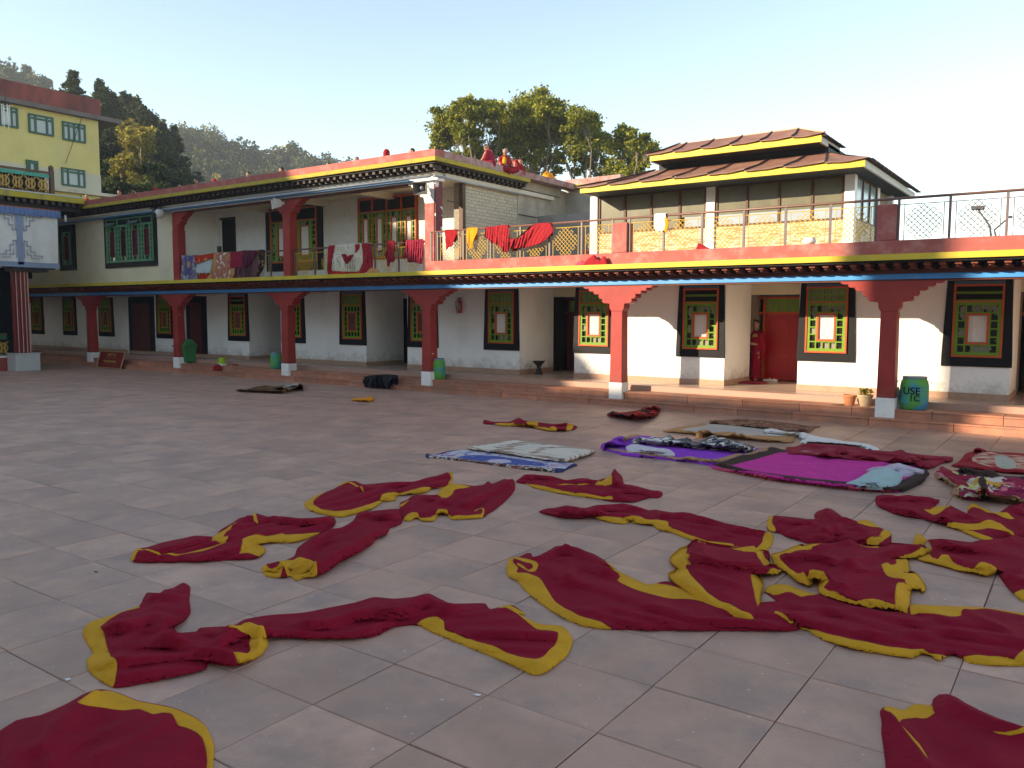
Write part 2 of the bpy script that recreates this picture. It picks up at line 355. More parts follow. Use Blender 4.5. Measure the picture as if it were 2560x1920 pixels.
# --- columns
def prof(top, hw, sc=1.0, sides=(1,1)):
    R = [(.93,0),(.925,-.03),(.87,-.055),(.77,-.052),(.785,-.085),(.74,-.122),(.635,-.12),(.65,-.155),(.60,-.195),(.49,-.195),(.505,-.24),(.475,-.295),(.39,-.31),(.41,-.355),(.37,-.40),(.28,-.41),(.205,-.42),(.20,-.46),(.195,-.52),(.175,-.56),(.157,-.595)]
    R = [(a*sc if a > .21 else a, b) for a, b in R]
    r = R if sides[1] else [(.157,0),(.157,-.595)]
    l = R if sides[0] else [(.157,0),(.157,-.595)]
    return [(a, top+b) for a, b in r] + [(-a, top+b) for a, b in reversed(l)]
cols = [2.75,-3.34,-9.38,-15.44,-21.55,-27.7,-33.9,-40.0]
for x in cols:
    b = MB(); b.prism([(x+a, z) for a, z in prof(2.872, .9)], 17.545, 17.845); obj('capital', b, M['red'], bd, bevel=.008)
    b = MB(); b.add(*[[(x-.165,17.545,.56),(x+.165,17.545,.56),(x+.165,17.87,.56),(x-.165,17.87,.56),(x-.15,17.555,2.277),(x+.15,17.555,2.277),(x+.15,17.84,2.277),(x-.15,17.84,2.277)], [(4,5,6,7),(0,1,5,4),(1,2,6,5),(2,3,7,6),(3,0,4,7)]]); obj('column_shaft', b, M['red'], bd, bevel=.012)
    b = MB(); b.box(x-.18, x+.18, 17.53, 17.88, Z1-.01, .559); obj('column_base', b, M['whitebase'], bd, bevel=.015)
# --- terrace parapet and piers (right), balcony edge
b = MB(); b.box(-15.12, 7, 17.17, 17.37, 3.362, 3.63); obj('terrace_parapet', b, M['redpale'], bd, bevel=.01)
for x0, x1 in ((-9.33,-8.95),(-3.555,-3.205),(2.4,2.75)):
    b = MB(); b.box(x0, x1, 17.19, 17.52, 3.632, 4.325); obj('parapet_pier', b, M['redpale'], bd, bevel=.02)
# --- upper storey
b = MB(); b.box(-43, -15.14, 23.6, 23.9, 3.36, 6.2); obj('upper_rear_wall', b, M['cream'], bd)
# upper left closed room
b = MB(); b.box(-43, -27.73, 17.62, 23.5, 3.362, 5.93); obj('upper_room', b, M['cream'], bd)
# balcony back wall as real brickwork: courses of bricks on a mortar core
b = MB(); b.box(-27.2, -15.55, YW+.012, 19.6, 3.362, 5.98); obj('balcony_wall_core', b, M['mortarw'], bd)
holes = [(-27.2,-26.42,3.36,5.72),(-24.66,-21.56,3.95,5.95),(-19.9,-17.26,3.95,5.95)]
b = MB(); row = 0; z = 3.365
while z < 5.96:
    x = -27.2 + (row%2)*-.115
    while x < -15.56:
        x0, x1 = max(x,-27.2)+.004, min(x+.23,-15.56)-.004; segs = [(x0, x1)]
        for h in holes:
            if z+.04 > h[2] and z < h[3]:
                ns = []
                for s0, s1 in segs:
                    if s1 <= h[0] or s0 >= h[1]: ns.append((s0, s1))
                    else:
                        if s0 < h[0]: ns.append((s0, h[0]))
                        if s1 > h[1]: ns.append((h[1], s1))
                segs = ns
        for s0, s1 in segs:
            if s1-s0 > .01: b.box(s0, s1, YW+rng.normal()*.0018, YW+.03, z+.0035, z+.0755-.0035)
        x += .23
    z += .0755; row += 1
obj('painted_brick', b, M['brickwhite'], bd, kind='stuff')
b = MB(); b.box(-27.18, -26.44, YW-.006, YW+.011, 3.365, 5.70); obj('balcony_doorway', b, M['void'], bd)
b = MB(); b.box(-26.43,-26.36,YW-.03,YW+.0,3.36,5.74); b.box(-27.3,-26.36,YW-.03,YW,5.70,5.78); obj('doorway_frame', b, M['dark'], bd)
b = MB(); b.box(-27.72,-27.19, YW-.02, YW+.3, 3.36, 5.98); b.box(-27.727, -27.6, 17.9, YW, 3.362, 5.98); obj('balcony_end_wall', b, M['white'], bd)
b = MB(); b.box(-27.45,-27.22,YW-.06,YW-.021,4.49,4.73); obj('meter_box', b, M['brown'], bd, bevel=.005)
b = MB(); b.tube([(-27.33,YW-.03,4.73),(-27.33,YW-.03,5.95)], .008, 6); obj('conduit', b, M['cream'], bd)
b = MB(); b.box(-27.72, -14.96, 17.86, 23.5, 5.98, 6.10); obj('balcony_ceiling', b, M['ceil'], bd)
for x in (-24.5, -21.4, -18.4):
    b = MB(); b.box(x-.12, x+.12, 17.86, YW, 5.80, 5.98); obj('ceiling_beam', b, M['ceil'], bd)
b = MB(); b.box(-27.73, -15.0, 17.56, 17.86, 5.865, 6.03); obj('balcony_beam', b, M['white'], bd)
b = MB(); b.box(-27.6, -15.9, 17.58, 17.86, 5.825, 5.863); obj('beam_underlip', b, M['strip'], bd)
# upper columns
for x, sd, top in ((-27.55,(0,1),5.82),(-21.38,(1,1),5.82),(-15.30,(1,0),5.86)):
    m = M['red'] if x < -16 else M['white']
    b = MB(); b.prism([(x+a, z) for a, z in prof(top, .9, .86, sd)], 17.56, 17.84); obj('capital', b, m if x < -16 else M['white'], bd, bevel=.008)
    b = MB(); b.box(x-.17, x+.17, 17.555, 17.87, 3.362, top-.596); obj('column_shaft', b, M['red'] if x < -16 else M['redpale'], bd, bevel=.012)
b = MB(); b.box(-15.128,-15.09,17.58,17.88,3.64,5.86); obj('peeling_column_face', b, mat('peeling_maroon_paint', (.20,.05,.055), .7, .2, 3, .3, 24, spots=((.75,.76,.80), 3.2, .62)), bd)
# return wall facing the terrace
b = MB(); b.box(-15.20, -15.06, 18.745, 18.88, 3.36, 5.95); obj('corner_post', b, M['brown'], bd)
b = MB(); b.box(-15.5, -15.145, 18.88, 21.57, 3.36, 6.0); obj('return_wall_core', b, M['mortar'], bd)
row = 0; z = 3.363; cnt = 0
while z < 5.99:
    y = 18.88 - (row%2)*.125
    while y < 21.57:
        y0, y1 = max(y,18.88)+.005, min(y+.25,21.57)-.005
        if y1-y0 > .03:
            b = MB(); o_ = rng.normal()*.003; b.box(-15.15, -15.128+o_, y0, y1, z+.006, min(z+.098,5.995)-.006); obj('brick', b, M['brickpaint'], bd); cnt += 1
        y += .25
    z += .098; row += 1
b = MB(); b.box(-15.5, -15.10, 21.57, 24.6, 3.36, 6.405); obj('plaster_wall', b, M['rawplaster'], bd, bevel=.02)
b = MB(); b.box(-15.11, -15.085, 21.6, 24.4, 5.33, 5.36); obj('drip_line', b, M['dark'], bd)
b = MB(); b.tube([(-15.0,18.0,5.36),(-15.16,18.8,5.36)], .02, 6); obj('tie_bar', b, M['brown'], bd)
# upper cornice: front run and return
def run_front(z0, z1, y0, xr, m, nm, y1=17.9):
    b = MB(); b.box(-43, xr, y0, y1, z0, z1); obj(nm, b, m, bd, bevel=.006)
def run_side(z0, z1, xr, yend, m, nm, y0=17.9):
    b = MB(); b.box(xr-.6, xr, y0, yend, z0, z1); obj(nm, b, m, bd, bevel=.006)
run_front(6.032, 6.10, 17.45, -15.02, M['ceil'], 'upper_frieze'); run_side(5.99, 6.07, -15.03, 21.7, M['brown'], 'upper_frieze_side')
run_front(6.102, 6.285, 17.5, -15.0, M['dark'], 'upper_cornice_back'); run_side(6.072, 6.285, -15.0, 21.65, M['brown'], 'upper_cornice_back_side')
run_front(6.235, 6.284, 17.08, -14.68, M['black'], 'upper_cornice_board', 17.49); 
b = MB(); b.box(-14.999, -14.68, 17.5, 21.5, 6.235, 6.284); obj('upper_cornice_board', b, M['soffit'], bd)
run_front(6.287, 6.405, 17.0, -14.60, M['yellowold'], 'upper_yellow_band')
b = MB(); b.box(-15.1, -14.60, 17.902, 21.55, 6.287, 6.405); obj('upper_yellow_band', b, M['yellowold'], bd, bevel=.006)
b = MB(); b.box(-43, -14.62, 17.02, 17.42, 6.407, 6.60); obj('roof_parapet', b, M['redpale'], bd, bevel=.01)
b = MB(); b.box(-15.0, -14.62, 17.423, 24.4, 6.407, 6.60); obj('roof_parapet', b, M['redworn'], bd, bevel=.015)
b = MB(); b.box(-43, -15.0, 17.43, 24.0, 6.15, 6.53); obj('roof_slab', b, M['rawplaster'], bd)
b = MB(); b.box(-.05, .05, 17.12, 17.5, 6.15, 6.235); b.box(-.065,.065,17.3,17.5,6.105,6.149); ume = b.mesh('dentil_block'); ume.materials.append(M['dentilup'])
x = -14.85
while x > -42: obj('dentil_block', ume, M['dentilup'], bd, loc=(x,0,0)); x -= .27 if x > -34 else .5
b = MB(); b.box(-15.0, -14.74, -.05, .05, 6.15, 6.235); b.box(-15.0,-14.88,-.065,.065,6.10,6.149); ume2 = b.mesh('dentil_block'); ume2.materials.append(M['dentilup'])
y = 17.7
while y < 21.5: obj('dentil_block', ume2, M['dentilup'], bd, loc=(0,y,0)); y += .235
b = MB(); b.tube([(-43,17.33,5.955),(-15.05,17.33,5.955)], .035, 8); b.tube([(-14.98,17.4,5.97),(-14.98,21.7,5.97)], .03, 8); obj('gutter_pipe', b, M['pipe'], bd, smooth=True)
b = MB(); b.box(-43, -15.9, 17.36, 17.56, 5.90, 5.93); obj('gutter_board', b, M['blue'], bd)  # board in plain blue paint beside the gutter pipe
# rear roofs beyond the return
b = MB(); b.box(-15.1, -12.0, 24.4, 24.8, 3.3, 6.45); obj('rear_wing_wall', b, M['rawplaster'], bd)
b = MB(); b.box(-15.1, -11.9, 24.2, 24.6, 6.452, 6.56); obj('rear_wing_band', b, M['yellowold'], bd)
b = MB(); b.box(-15.0, -12.9, 24.25, 24.5, 6.562, 6.76); obj('rear_wing_parapet', b, M['redworn'], bd)
b = MB(); b.box(-14.9, -11.2, 22.4, 22.6, 3.3, 5.35); obj('stair_wall', b, mat('grey_concrete', (.30,.29,.27), .9, .15, 2, .3, 12, dirt=((.18,.18,.17),.4,1.5)), bd)
for k in range(7):
    b = MB(); b.box(-13.6+k*.28, -13.35+k*.28, 21.2, 22.38, 3.3, 3.45+k*.16); obj('stair_step', b, M['redpale'], bd)
# terrace floor
b = MB(); b.box(-15.0, 7, 17.38, 24, 3.361, 3.37); obj('terrace_floor', b, M['rawplaster'], bd)
b = MB(); b.box(7.0, 7.3, 17.4, 24, 0, 3.24); obj('end_wall', b, M['white'], bd)

# ------------------------------------------------------------------ windows
def bars(b, xs, zs, holes, y0, y1):
    """board filling the grid xs x zs except the cells in holes"""
    for i in range(len(xs)-1):
        j = 0
        while j < len(zs)-1:
            if (i, j) in holes: j += 1; continue
            k = j
            while k+1 < len(zs)-1 and (i, k+1) not in holes: k += 1
            b.box(xs[i], xs[i+1], y0, y1, zs[j], zs[k+1]); j = k+1
def frame(b, x0, x1, z0, z1, w, y0, y1):
    b.box(x0, x1, y0, y1, z0, z0+w); b.box(x0, x1, y0, y1, z1-w, z1)
    b.box(x0, x0+w, y0, y1, z0+w, z1-w); b.box(x1-w, x1, y0, y1, z0+w, z1-w)
def lattice_holes(x0, x1, z0, z1, cx0, cx1, cz0, cz1, ncol=5, nrow=6, mw=.028):
    """green board with square lights round a central opening"""
    e = .035; wx = (x1-x0-2*e-(ncol+1)*mw)/ncol; wz = (z1-z0-2*e-(nrow+1)*mw)/nrow
    xs = [x0]; zs = [z0]
    for i in range(ncol): a = x0+e+mw+i*(wx+mw); xs += [a, a+wx]
    xs.append(x1)
    for i in range(nrow): a = z0+e+mw+i*(wz+mw); zs += [a, a+wz]
    zs.append(z1)
    holes = set()
    for i in range(ncol):
        for j in range(nrow):
            if i in (0, ncol-1) or j in (0, nrow-1): holes.add((2*i+1, 2*j+1))
    return xs, zs, holes
WIN = {}
def lower_window(var):
    """meshes of one ground floor window centred on x=0; var: cells or louvre transom"""
    if var in WIN: return WIN[var]
    y = YW; P = {}
    b = MB()   # black tapered surround with an opening
    for pts in ([(-.64,1.15),(.64,1.15),(.64,1.345),(-.64,1.345)], [(-.64,1.345),(-.455,1.345),(-.455,2.93),(-.585,2.93)], [(.455,1.345),(.64,1.345),(.585,2.93),(.455,2.93)], [(-.455,2.905),(.455,2.905),(.455,2.93),(-.455,2.93)]):
        b.prism(pts, y-.035, y-.001)
    P['window'] = (b, M['black'])
    b = MB(); b.box(-.455,.455,y-.06,y-.002,2.84,2.904); P['lintel'] = (b, M['lintel'])
    b = MB(); frame(b,-.455,.455,1.345,2.839,.038,y-.075,y-.002); b.box(-.417,.417,y-.07,y-.002,2.475,2.503); P['outer_frame'] = (b, M['orange'])
    b = MB()
    if var == 'cells':
        xs, zs = [-.417], [2.503]
        for i in range(5): a = -.375+i*.153; xs += [a, a+.115]
        for i in range(2): a = 2.548+i*.128; zs += [a, a+.088]
        xs.append(.417); zs.append(2.801)
        bars(b, xs, zs, {(2*i+1,2*j+1) for i in range(5) for j in range(2)}, y-.05, y-.02)
        P['transom'] = (b, M['green']); g = MB(); g.box(-.417,.417,y-.012,y-.004,2.503,2.801); P['transom_glass'] = (g, M['paneup'])
    else:
        b.add([(-.41,y-.06,2.66),(.41,y-.06,2.66),(.41,y-.01,2.70),(-.41,y-.01,2.70),(-.41,y-.06,2.645),(.41,y-.06,2.645),(.41,y-.01,2.685),(-.41,y-.01,2.685)],[(0,1,2,3),(7,6,5,4),(4,5,1,0),(2,6,7,3)])
        b.box(-.41,.41,y-.045,y-.01,2.505,2.53)
        P['louvre_blade'] = (b, M['green']); g = MB(); g.box(-.417,.417,y-.009,y-.004,2.503,2.801); P['transom_glass'] = (g, M['void'])
    b = MB(); xs, zs, ho = lattice_holes(-.417,.417,1.383,2.474,0,0,0,0)
    mid = {(i, j) for i in range(3, len(xs)-4) for j in range(3, len(zs)-4)}
    # opening for the red centre frame
    b2 = MB(); bars(b2, xs, zs, ho | mid, y-.055, y-.015); P['lattice'] = (b2, M['green'])
    cx0, cx1, cz0, cz1 = xs[3], xs[len(xs)-4], zs[3], zs[len(zs)-4]
    b = MB(); frame(b, cx0-.001, cx1+.001, cz0-.001, cz1+.001, .042, y-.068, y-.012); P['centre_frame'] = (b, M['orange'])
    b = MB(); b.box(-.417,.417,y-.008,y-.003,1.383,2.474); P['glass'] = (b, M['pane'])
    b = MB(); n = 26; vs = []; fs = []
    for k in range(n+1):
        x = cx0+.043+(cx1-cx0-.086)*k/n; vs += [(x, y-.02+.006*sin(k*1.9)+.004*sin(k*.7), cz0+.045), (x, y-.02+.004*sin(k*1.7), cz1-.045)]
    fs = [(2*k, 2*k+2, 2*k+3, 2*k+1) for k in range(n)]; b.add(vs, fs); P['curtain'] = (b, M['curtain'])
    out = {}
    for k, (mb, m) in P.items(): me = mb.mesh(k); me.materials.append(m); out[k] = me
    WIN[var] = out; return out
def put_window(xc, var, z=0, s=1):
    P = lower_window(var); dark = xc < -15  # shaded left windows use darker curtain and glass copies, shade put into colour
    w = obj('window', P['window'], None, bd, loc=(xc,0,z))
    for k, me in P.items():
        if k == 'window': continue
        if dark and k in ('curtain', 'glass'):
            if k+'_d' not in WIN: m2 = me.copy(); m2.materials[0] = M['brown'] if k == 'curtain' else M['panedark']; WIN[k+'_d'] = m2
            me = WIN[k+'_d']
        obj(k, me, None, w, loc=(xc,0,z))
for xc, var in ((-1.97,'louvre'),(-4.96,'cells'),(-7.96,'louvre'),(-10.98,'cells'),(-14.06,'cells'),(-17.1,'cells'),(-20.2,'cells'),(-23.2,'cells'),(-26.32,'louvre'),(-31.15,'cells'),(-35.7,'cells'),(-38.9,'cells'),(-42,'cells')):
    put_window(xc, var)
# doors flush in the left part
for x0, x1, pat in ((-29.64,-28.3,0),(-33.85,-31.92,1)):
    b = MB(); b.box(x0, x1, YW-.03, YW-.001, Z3+.13, 2.88); d = obj('door', b, M['black'], bd)
    b = MB(); b.box(x0+.3, x1-.3, YW-.06, YW-.031, Z3+.13, 2.6); obj('door_leaf', b, M['doordark'], d)
    b = MB()
    for k in range(3): b.box(x0+.34+k*.2, x0+.5+k*.2, YW-.07, YW-.061, Z3+.3, 2.4)
    obj('door_panel', b, M['doordark'], d)
    b = MB(); b.tube([(x0-.06,YW-.05,Z3),(x0-.06,YW-.05,2.85)], .03, 8); obj('drain_pipe', b, M['white'], bd)
# doors inside the recesses
for x0, x1 in rec:
    w0, w1 = x0+.0, x1-.42; yd = 21.75
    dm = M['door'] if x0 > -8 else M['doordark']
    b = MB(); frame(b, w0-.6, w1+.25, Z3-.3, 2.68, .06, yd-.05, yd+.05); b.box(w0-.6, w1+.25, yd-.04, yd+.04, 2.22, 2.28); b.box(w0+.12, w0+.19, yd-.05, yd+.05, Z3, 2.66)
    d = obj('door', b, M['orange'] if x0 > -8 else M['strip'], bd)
    lx0, lx1 = w0+.2, w1+.2
    b = MB(); b.box(lx0, lx1, yd-.02, yd+.02, Z3+.02, 2.22)
    obj('door_leaf', b, dm, d, bevel=.004)
    for c in range(2):
        for r, (za, zb) in enumerate(((.60,1.18),(1.40,2.10))):
            xa = lx0+.09+c*(lx1-lx0)/2; xb = xa+(lx1-lx0)/2-.14
            b = MB(); b.prism([(xa,za),(xb,za),(xb,zb),(xa,zb)], yd-.035, yd-.021)
            obj('door_panel', b, dm, d, bevel=.008)
    b = MB(); b.tube([(lx1-.1,yd-.06,1.24),(lx1-.22,yd-.06,1.25)], .012, 6); b.box(lx1-.11,lx1-.06,yd-.05,yd-.02,1.1,1.3); obj('door_handle', b, M['pipe'], d)
    b = MB(); xs = [lx0]; zs = [2.28]
    for i in range(5): a = lx0+.05+i*(lx1-lx0-.05)/5; xs += [a, a+.11]
    for i in range(2): a = 2.31+i*.14; zs += [a, a+.09]
    xs.append(lx1+.05); zs.append(2.62); bars(b, xs, zs, {(2*i+1,2*j+1) for i in range(5) for j in range(2)}, yd-.03, yd+.0)
    obj('transom', b, M['green'], d)
    b = MB(); b.box(lx0, lx1, yd+.005, yd+.01, 2.28, 2.62); obj('transom_glass', b, M['paneup'], d)
    b = MB(); b.box(w0-.6, w1+.3, yd-.03, yd+.03, 2.68, 3.0); obj('lintel', b, M['lintel'], d)
# upper windows: five-light jade or green frames
def wide_window(x0, x1, z0, z1, y, n, mg, me_frame, surround, fr=.05, top=.32, curtain=True, nrow=8):
    b = MB(); s = surround
    if s: frame(b, x0-s, x1+s, z0-s, z1+.02, s, y-.04, y-.001); b.box(x0-s,x1+s,y-.04,y-.001,z1+.021,z1+.05)
    else: frame(b, x0-.03, x1+.03, z0-.03, z1+.03, .03, y-.03, y-.001)
    w = obj('window', b, M['black'] if s else me_frame, bd)
    b = MB(); frame(b, x0, x1, z0, z1, fr, y-.08, y-.002); b.box(x0+fr, x1-fr, y-.075, y-.002, z1-top-.04, z1-top)
    for i in range(1, n): a = x0+(x1-x0)*i/n; b.box(a-.02, a+.02, y-.076, y-.002, z0+fr, z1-top-.04); b.box(a-.02, a+.02, y-.076, y-.002, z1-top, z1-fr)
    obj('outer_frame', b, me_frame, w)
    b = MB(); b.box(x0, x1, y-.008, y-.003, z0, z1-top); obj('glass', b, M['panedark'] if not curtain else M['pane'], w)
    b = MB(); b.box(x0, x1, y-.008, y-.003, z1-top+.001, z1); obj('transom_glass', b, M['void'], w)
    for i in range(n):
        a0 = x0+(x1-x0)*i/n+.022+(fr-.02 if i == 0 else 0); a1 = x0+(x1-x0)*(i+1)/n-.022-(fr-.02 if i == n-1 else 0)
        zz1 = z1-top-.041; zz0 = z0+fr
        xs = [a0]; cw = (a1-a0)
        cols_ = [(a0+.03, a0+.03+cw*.13), (a0+cw*.27, a0+cw*.27+.001), (a0+cw*.73-.001, a0+cw*.73), (a1-.03-cw*.13, a1-.03)]
        xs = [a0, a0+.03, a0+.03+cw*.14, a0+cw*.30, a0+cw*.70, a1-.03-cw*.14, a1-.03, a1]
        zs = [zz0]; nr = nrow; wz = (zz1-zz0-.03*(nr+1))/nr
        for r in range(nr): q = zz0+.03+r*(wz+.03); zs += [q, q+wz]
        zs.append(zz1)
        ho = set()
        for r in range(nr):
            ho.add((1, 2*r+1)); ho.add((5, 2*r+1))
            if r in (0, nr-1): ho.add((3, 2*r+1))
        for r in range(3, len(zs)-4): ho.add((3, r))
        b = MB(); bars(b, xs, zs, ho, y-.055, y-.015); obj('lattice', b, mg, w)
        b = MB(); frame(b, a0+cw*.30-.02, a0+cw*.70+.02, zs[3]-.02, zs[len(zs)-4]+.02, .03, y-.066, y-.012); obj('centre_frame', b, M['orange'] if mg is M['green'] else M['strip'], w)
        b = MB(); b.box(a0+cw*.33, a0+cw*.67, y-.02, y-.014, zs[3], zs[len(zs)-4]); obj('curtain', b, M['curtain'] if curtain else (M['void'] if i == 1 else M['plum']), w)
    return w
wide_window(-32.27, -28.98, 4.16, 5.86, 17.62, 4, M['jade'], M['jade'], .2, top=.26, curtain=False)
wide_window(-35.9, -34.95, 4.16, 5.80, 17.62, 1, M['jade'], M['dark'], .2, top=.2, curtain=False)
wide_window(-40.5, -38.9, 3.9, 5.7, 17.62, 2, M['jade'], M['dark'], .2, top=.2, curtain=False)
wide_window(-24.30, -21.85, 3.97, 5.86, YW, 2, M['green'], M['orange'], .27, top=.42)
wide_window(-19.85, -17.3, 3.97, 5.90, YW, 4, M['green'], M['orange'], 0, top=.42)
for k, xx in enumerate((-31.85,-30.2)):       # tilted open louvres in the top lights
    b = MB(); b.add([(xx-.35,17.40,5.58),(xx+.38,17.40,5.60),(xx+.38,17.54,5.72),(xx-.35,17.54,5.72)],[(0,1,2,3)]); obj('open_louvre', b, mat('dusty_louvre_glass',(.16,.2,.18),.2,.1,3,0), bd)
# ================================================================== RAILINGS
def knot(b, cx, cz, R, y, r=.0075, axis='x'):
    """endless-knot lattice: nine rods each way with closed ends"""
    n = 7; s = R/(n+1)*1.0; c = sqrt(.5)
    pos = [(k-(n-1)/2)*s*1.22 for k in range(n)]; ext = [0]*n
    lim = pos[-1]
    def uv(u, v): return (cx+(u-v)*c, y, cz+(u+v)*c)
    for k, p in enumerate(pos):
        e0 = lim + (s*1.22 if 0 < k < n-1 else 0); 
        for sw in (0, 1):
            a = (p, -e0) if sw == 0 else (-e0, p); d = (p, e0) if sw == 0 else (e0, p)
            b.tube([uv(*a), uv(*d)], r, 5, cap=False)
    for sgn in (-1, 1):
        e = sgn*(lim+s*1.22)
        for k in range(1, n-1, 2):
            if k+1 < n:
                p, q = pos[k], pos[k+1]
                if k+1 <= n-2: 
                    b.tube([uv(p, e), uv(q, e)], r, 5, cap=False); b.tube([uv(e, p), uv(e, q)], r, 5, cap=False)
def railing(name, label, x0, x1, y, zb, zt, posts, skip=(), yend=None, group=None):
    t = thing(name, label, 'railing', (x0, y, zb), group)
    b = MB(); b.tube([(x0,y,zt),(x1,y,zt)], .026, 8); obj('top_rail', b, M['rail'], t, smooth=True)
    for p in posts: b = MB(); b.box(p-.022, p+.022, y-.022, y+.022, zb, zt-.02); obj('post', b, M['post'], t)
    ps = sorted(posts)
    for a, c in zip(ps[:-1], ps[1:]):
        if c-a < .5 or any(a < s < c for s in skip): continue
        b = MB(); i0, i1 = a+.1, c-.1; zz = zt-.12
        b.tube([(a,y,zz),(c,y,zz)], .009, 5)
        for q in (i0, i1): b.tube([(q,y,zb),(q,y,zz)], .009, 5)
        knot(b, (a+c)/2, (zb+zz)/2, .50*min(1,(c-a)/.9), y)
        obj('knot_lattice', b, M['post'] if a > -3.3 and y < 17.5 else M['gold'], t)  # right-hand lattices coloured grey to paint in backlight on yellow rods
    return t
railing('railing', 'long brown railing with yellow endless knot lattices along the right hand terrace', -15.0, 5.5, 17.27, 3.63, 4.425, [-14.98,-14.75,-13.85,-12.94,-12.0,-11.12,-10.2,-9.36,-8.92,-8.06,-7.15,-6.21,-5.33,-4.44,-3.58,-3.18,-2.305,-1.39,-.45,.5,1.4,2.38,3.3,4.2,5.1], skip=(-9.1,-3.4,2.5))
railing('railing', 'short brown railing on the shaded balcony, left of the middle red column', -27.38, -21.56, 17.7, 3.40, 4.235, [-27.3,-26.35,-25.4,-24.45,-23.4,-22.35])
railing('railing', 'short brown railing on the balcony beside the corner, hung with red blanket and robes', -21.2, -15.48, 17.7, 3.40, 4.235, [-21.15,-20.2,-18.95,-17.55,-16.6,-15.55])
# ================================================================== ROOFTOP PAVILION
pv = thing('roof_pavilion', 'glazed pavilion with two tiered rusty sheet roof and yellow eaves on the terrace', 'pavilion', (-7.8,20.5,3.37))
b = MB(); b.box(-11.18, -4.5, 19.42, 23.6, 3.372, 4.335); obj('stone_base', b, M['stone'], pv)
for x0, x1 in ((-11.19,-10.97),(-7.93,-7.71),(-4.70,-4.48)):
    b = MB(); b.box(x0, x1, 19.36, 19.58, 3.372, 5.33); obj('white_pillar', b, M['white'], pv, bevel=.006)
b = MB(); b.box(-4.70,-4.48,21.7,21.92,4.336,5.33); b.box(-4.70,-4.48,23.4,23.6,4.336,5.33); obj('white_pillar', b, M['white'], pv)
def glazing(x0, x1, cuts):
    b = MB(); b.box(x0, x1, 19.40, 19.47, 4.336, 4.375); b.box(x0, x1, 19.40, 19.47, 5.27, 5.33)
    xs = [x0+.025]+cuts+[x1-.025]
    for c in xs: b.box(c-.028, c+.028, 19.398, 19.472, 4.376, 5.269)
    w = obj('window', b, M['brown'], pv)
    for a, c in zip(xs[:-1], xs[1:]):
        b = MB(); b.box(a+.03, c-.03, 19.43, 19.437, 4.62 if a > -8.7 else 4.376, 5.269); obj('pane', b, M['glass'], w)
        if a > -8.7: b = MB(); b.box(a+.03+.1*(a<-8), c-.03, 19.43, 19.437, 4.376, 4.618); obj('frosted_pane', b, M['glassblue'], w)
glazing(-10.96, -7.94, [-10.17,-9.42,-8.64]); glazing(-7.70, -4.71, [-6.92,-6.16,-5.41])
b = MB(); b.box(-4.55,-4.5,19.6,21.7,4.336,4.375); b.box(-4.55,-4.5,19.6,21.7,5.27,5.33)
for y in (19.6,20.3,21.0,21.68): b.box(-4.55,-4.5,y-.025,y+.025,4.376,5.269)
w = obj('window', b, M['brown'], pv)
for y in (19.63,20.33,21.03): b = MB(); b.box(-4.535,-4.528,y,y+.64,4.376,5.269); obj('pane', b, M['glassblue'], w)
b = MB(); b.box(-11.1,-4.6,21.5,23.5,4.34,5.32); obj('interior', b, M['room'], pv)
# lower roof: eaves, soffit, sheets
XL, XR, YF, YB_ = -11.0, -4.10, 18.50, 24.3
b = MB(); b.box(XL+.05, XR-.05, YF+.06, YB_, 5.30, 5.335); obj('soffit', b, M['soffit'], pv)
b = MB(); b.box(XL, XR, YF, YF+.05, 5.30, 5.445); obj('eave_board', b, M['eave'], pv, bevel=.004)
for xa in (XR-.05, XL): b = MB(); b.box(xa, xa+.05, YF+.052, YB_, 5.30, 5.445); obj('bargeboard', b, M['eavew'], pv, bevel=.004)
def sheets(x0, x1, yf, zf, yb, zb, n, hipL, hipR, drop=0):
    w = (x1-x0)/n
    for k in range(n):
        a, c = x0+k*w, x0+(k+1)*w
        ta = min(max(a, x0+hipL), x1-hipR); tc = min(max(c, x0+hipL), x1-hipR)
        b = MB(); nn = 6; vs = []; 
        for i in range(nn+1):
            u = i/nn; xx = a+(c-a)*u; tx = ta+(tc-ta)*u
            sag = -.022*sin(pi*u)+.012*rng.normal()*.3+.03*(u-.5)*1.0
            vs += [(xx, yf-.06, zf+.02+sag), ((xx+tx)/2, (yf+yb)/2, (zf+zb)/2-.02+sag*.5), (tx, yb, zb+sag*.2)]
        nv = len(vs); vs += [(p[0],p[1],p[2]-.018) for p in vs]
        fs = []
        for i in range(nn):
            for j in range(2): q = i*3+j; fs += [(q, q+3, q+4, q+1), (nv+q, nv+q+1, nv+q+4, nv+q+3)]
            fs.append((i*3, nv+i*3, nv+i*3+3, i*3+3))
        fs += [(0,1,nv+1,nv),(1,2,nv+2,nv+1)]; e = nn*3; fs += [(e,nv+e,nv+e+1,e+1),(e+1,nv+e+1,nv+e+2,e+2)]
        b.add(vs, fs); obj('roof_sheet', b, M['sheet'], pv, smooth=False)
        b = MB(); b.tube([(a,yf-.07,zf+.03),((a+ta)/2,(yf+yb)/2,(zf+zb)/2+.005),(ta,yb,zb+.02)], .014, 5); obj('roof_seam', b, M['sheetedge'], pv)
sheets(XL-.05, XR+.08, YF, 5.45, 20.3, 6.02, 8, 1.3, 1.35)
b = MB()   # side slopes of the lower roof
b.add([(XR+.1,YF-.06,5.47),(XR+.1,YB_,5.47),(-5.37,23.0,6.0),(-5.37,20.3,6.02)],[(0,1,2,3)]); obj('roof_sheet', b, M['sheet'], pv)
b = MB(); b.add([(XL-.07,YF-.06,5.47),(XL-.07,YB_,5.47),(-9.75,23.0,6.0),(-9.75,20.3,6.02)],[(3,2,1,0)]); obj('roof_sheet', b, M['sheet'], pv)
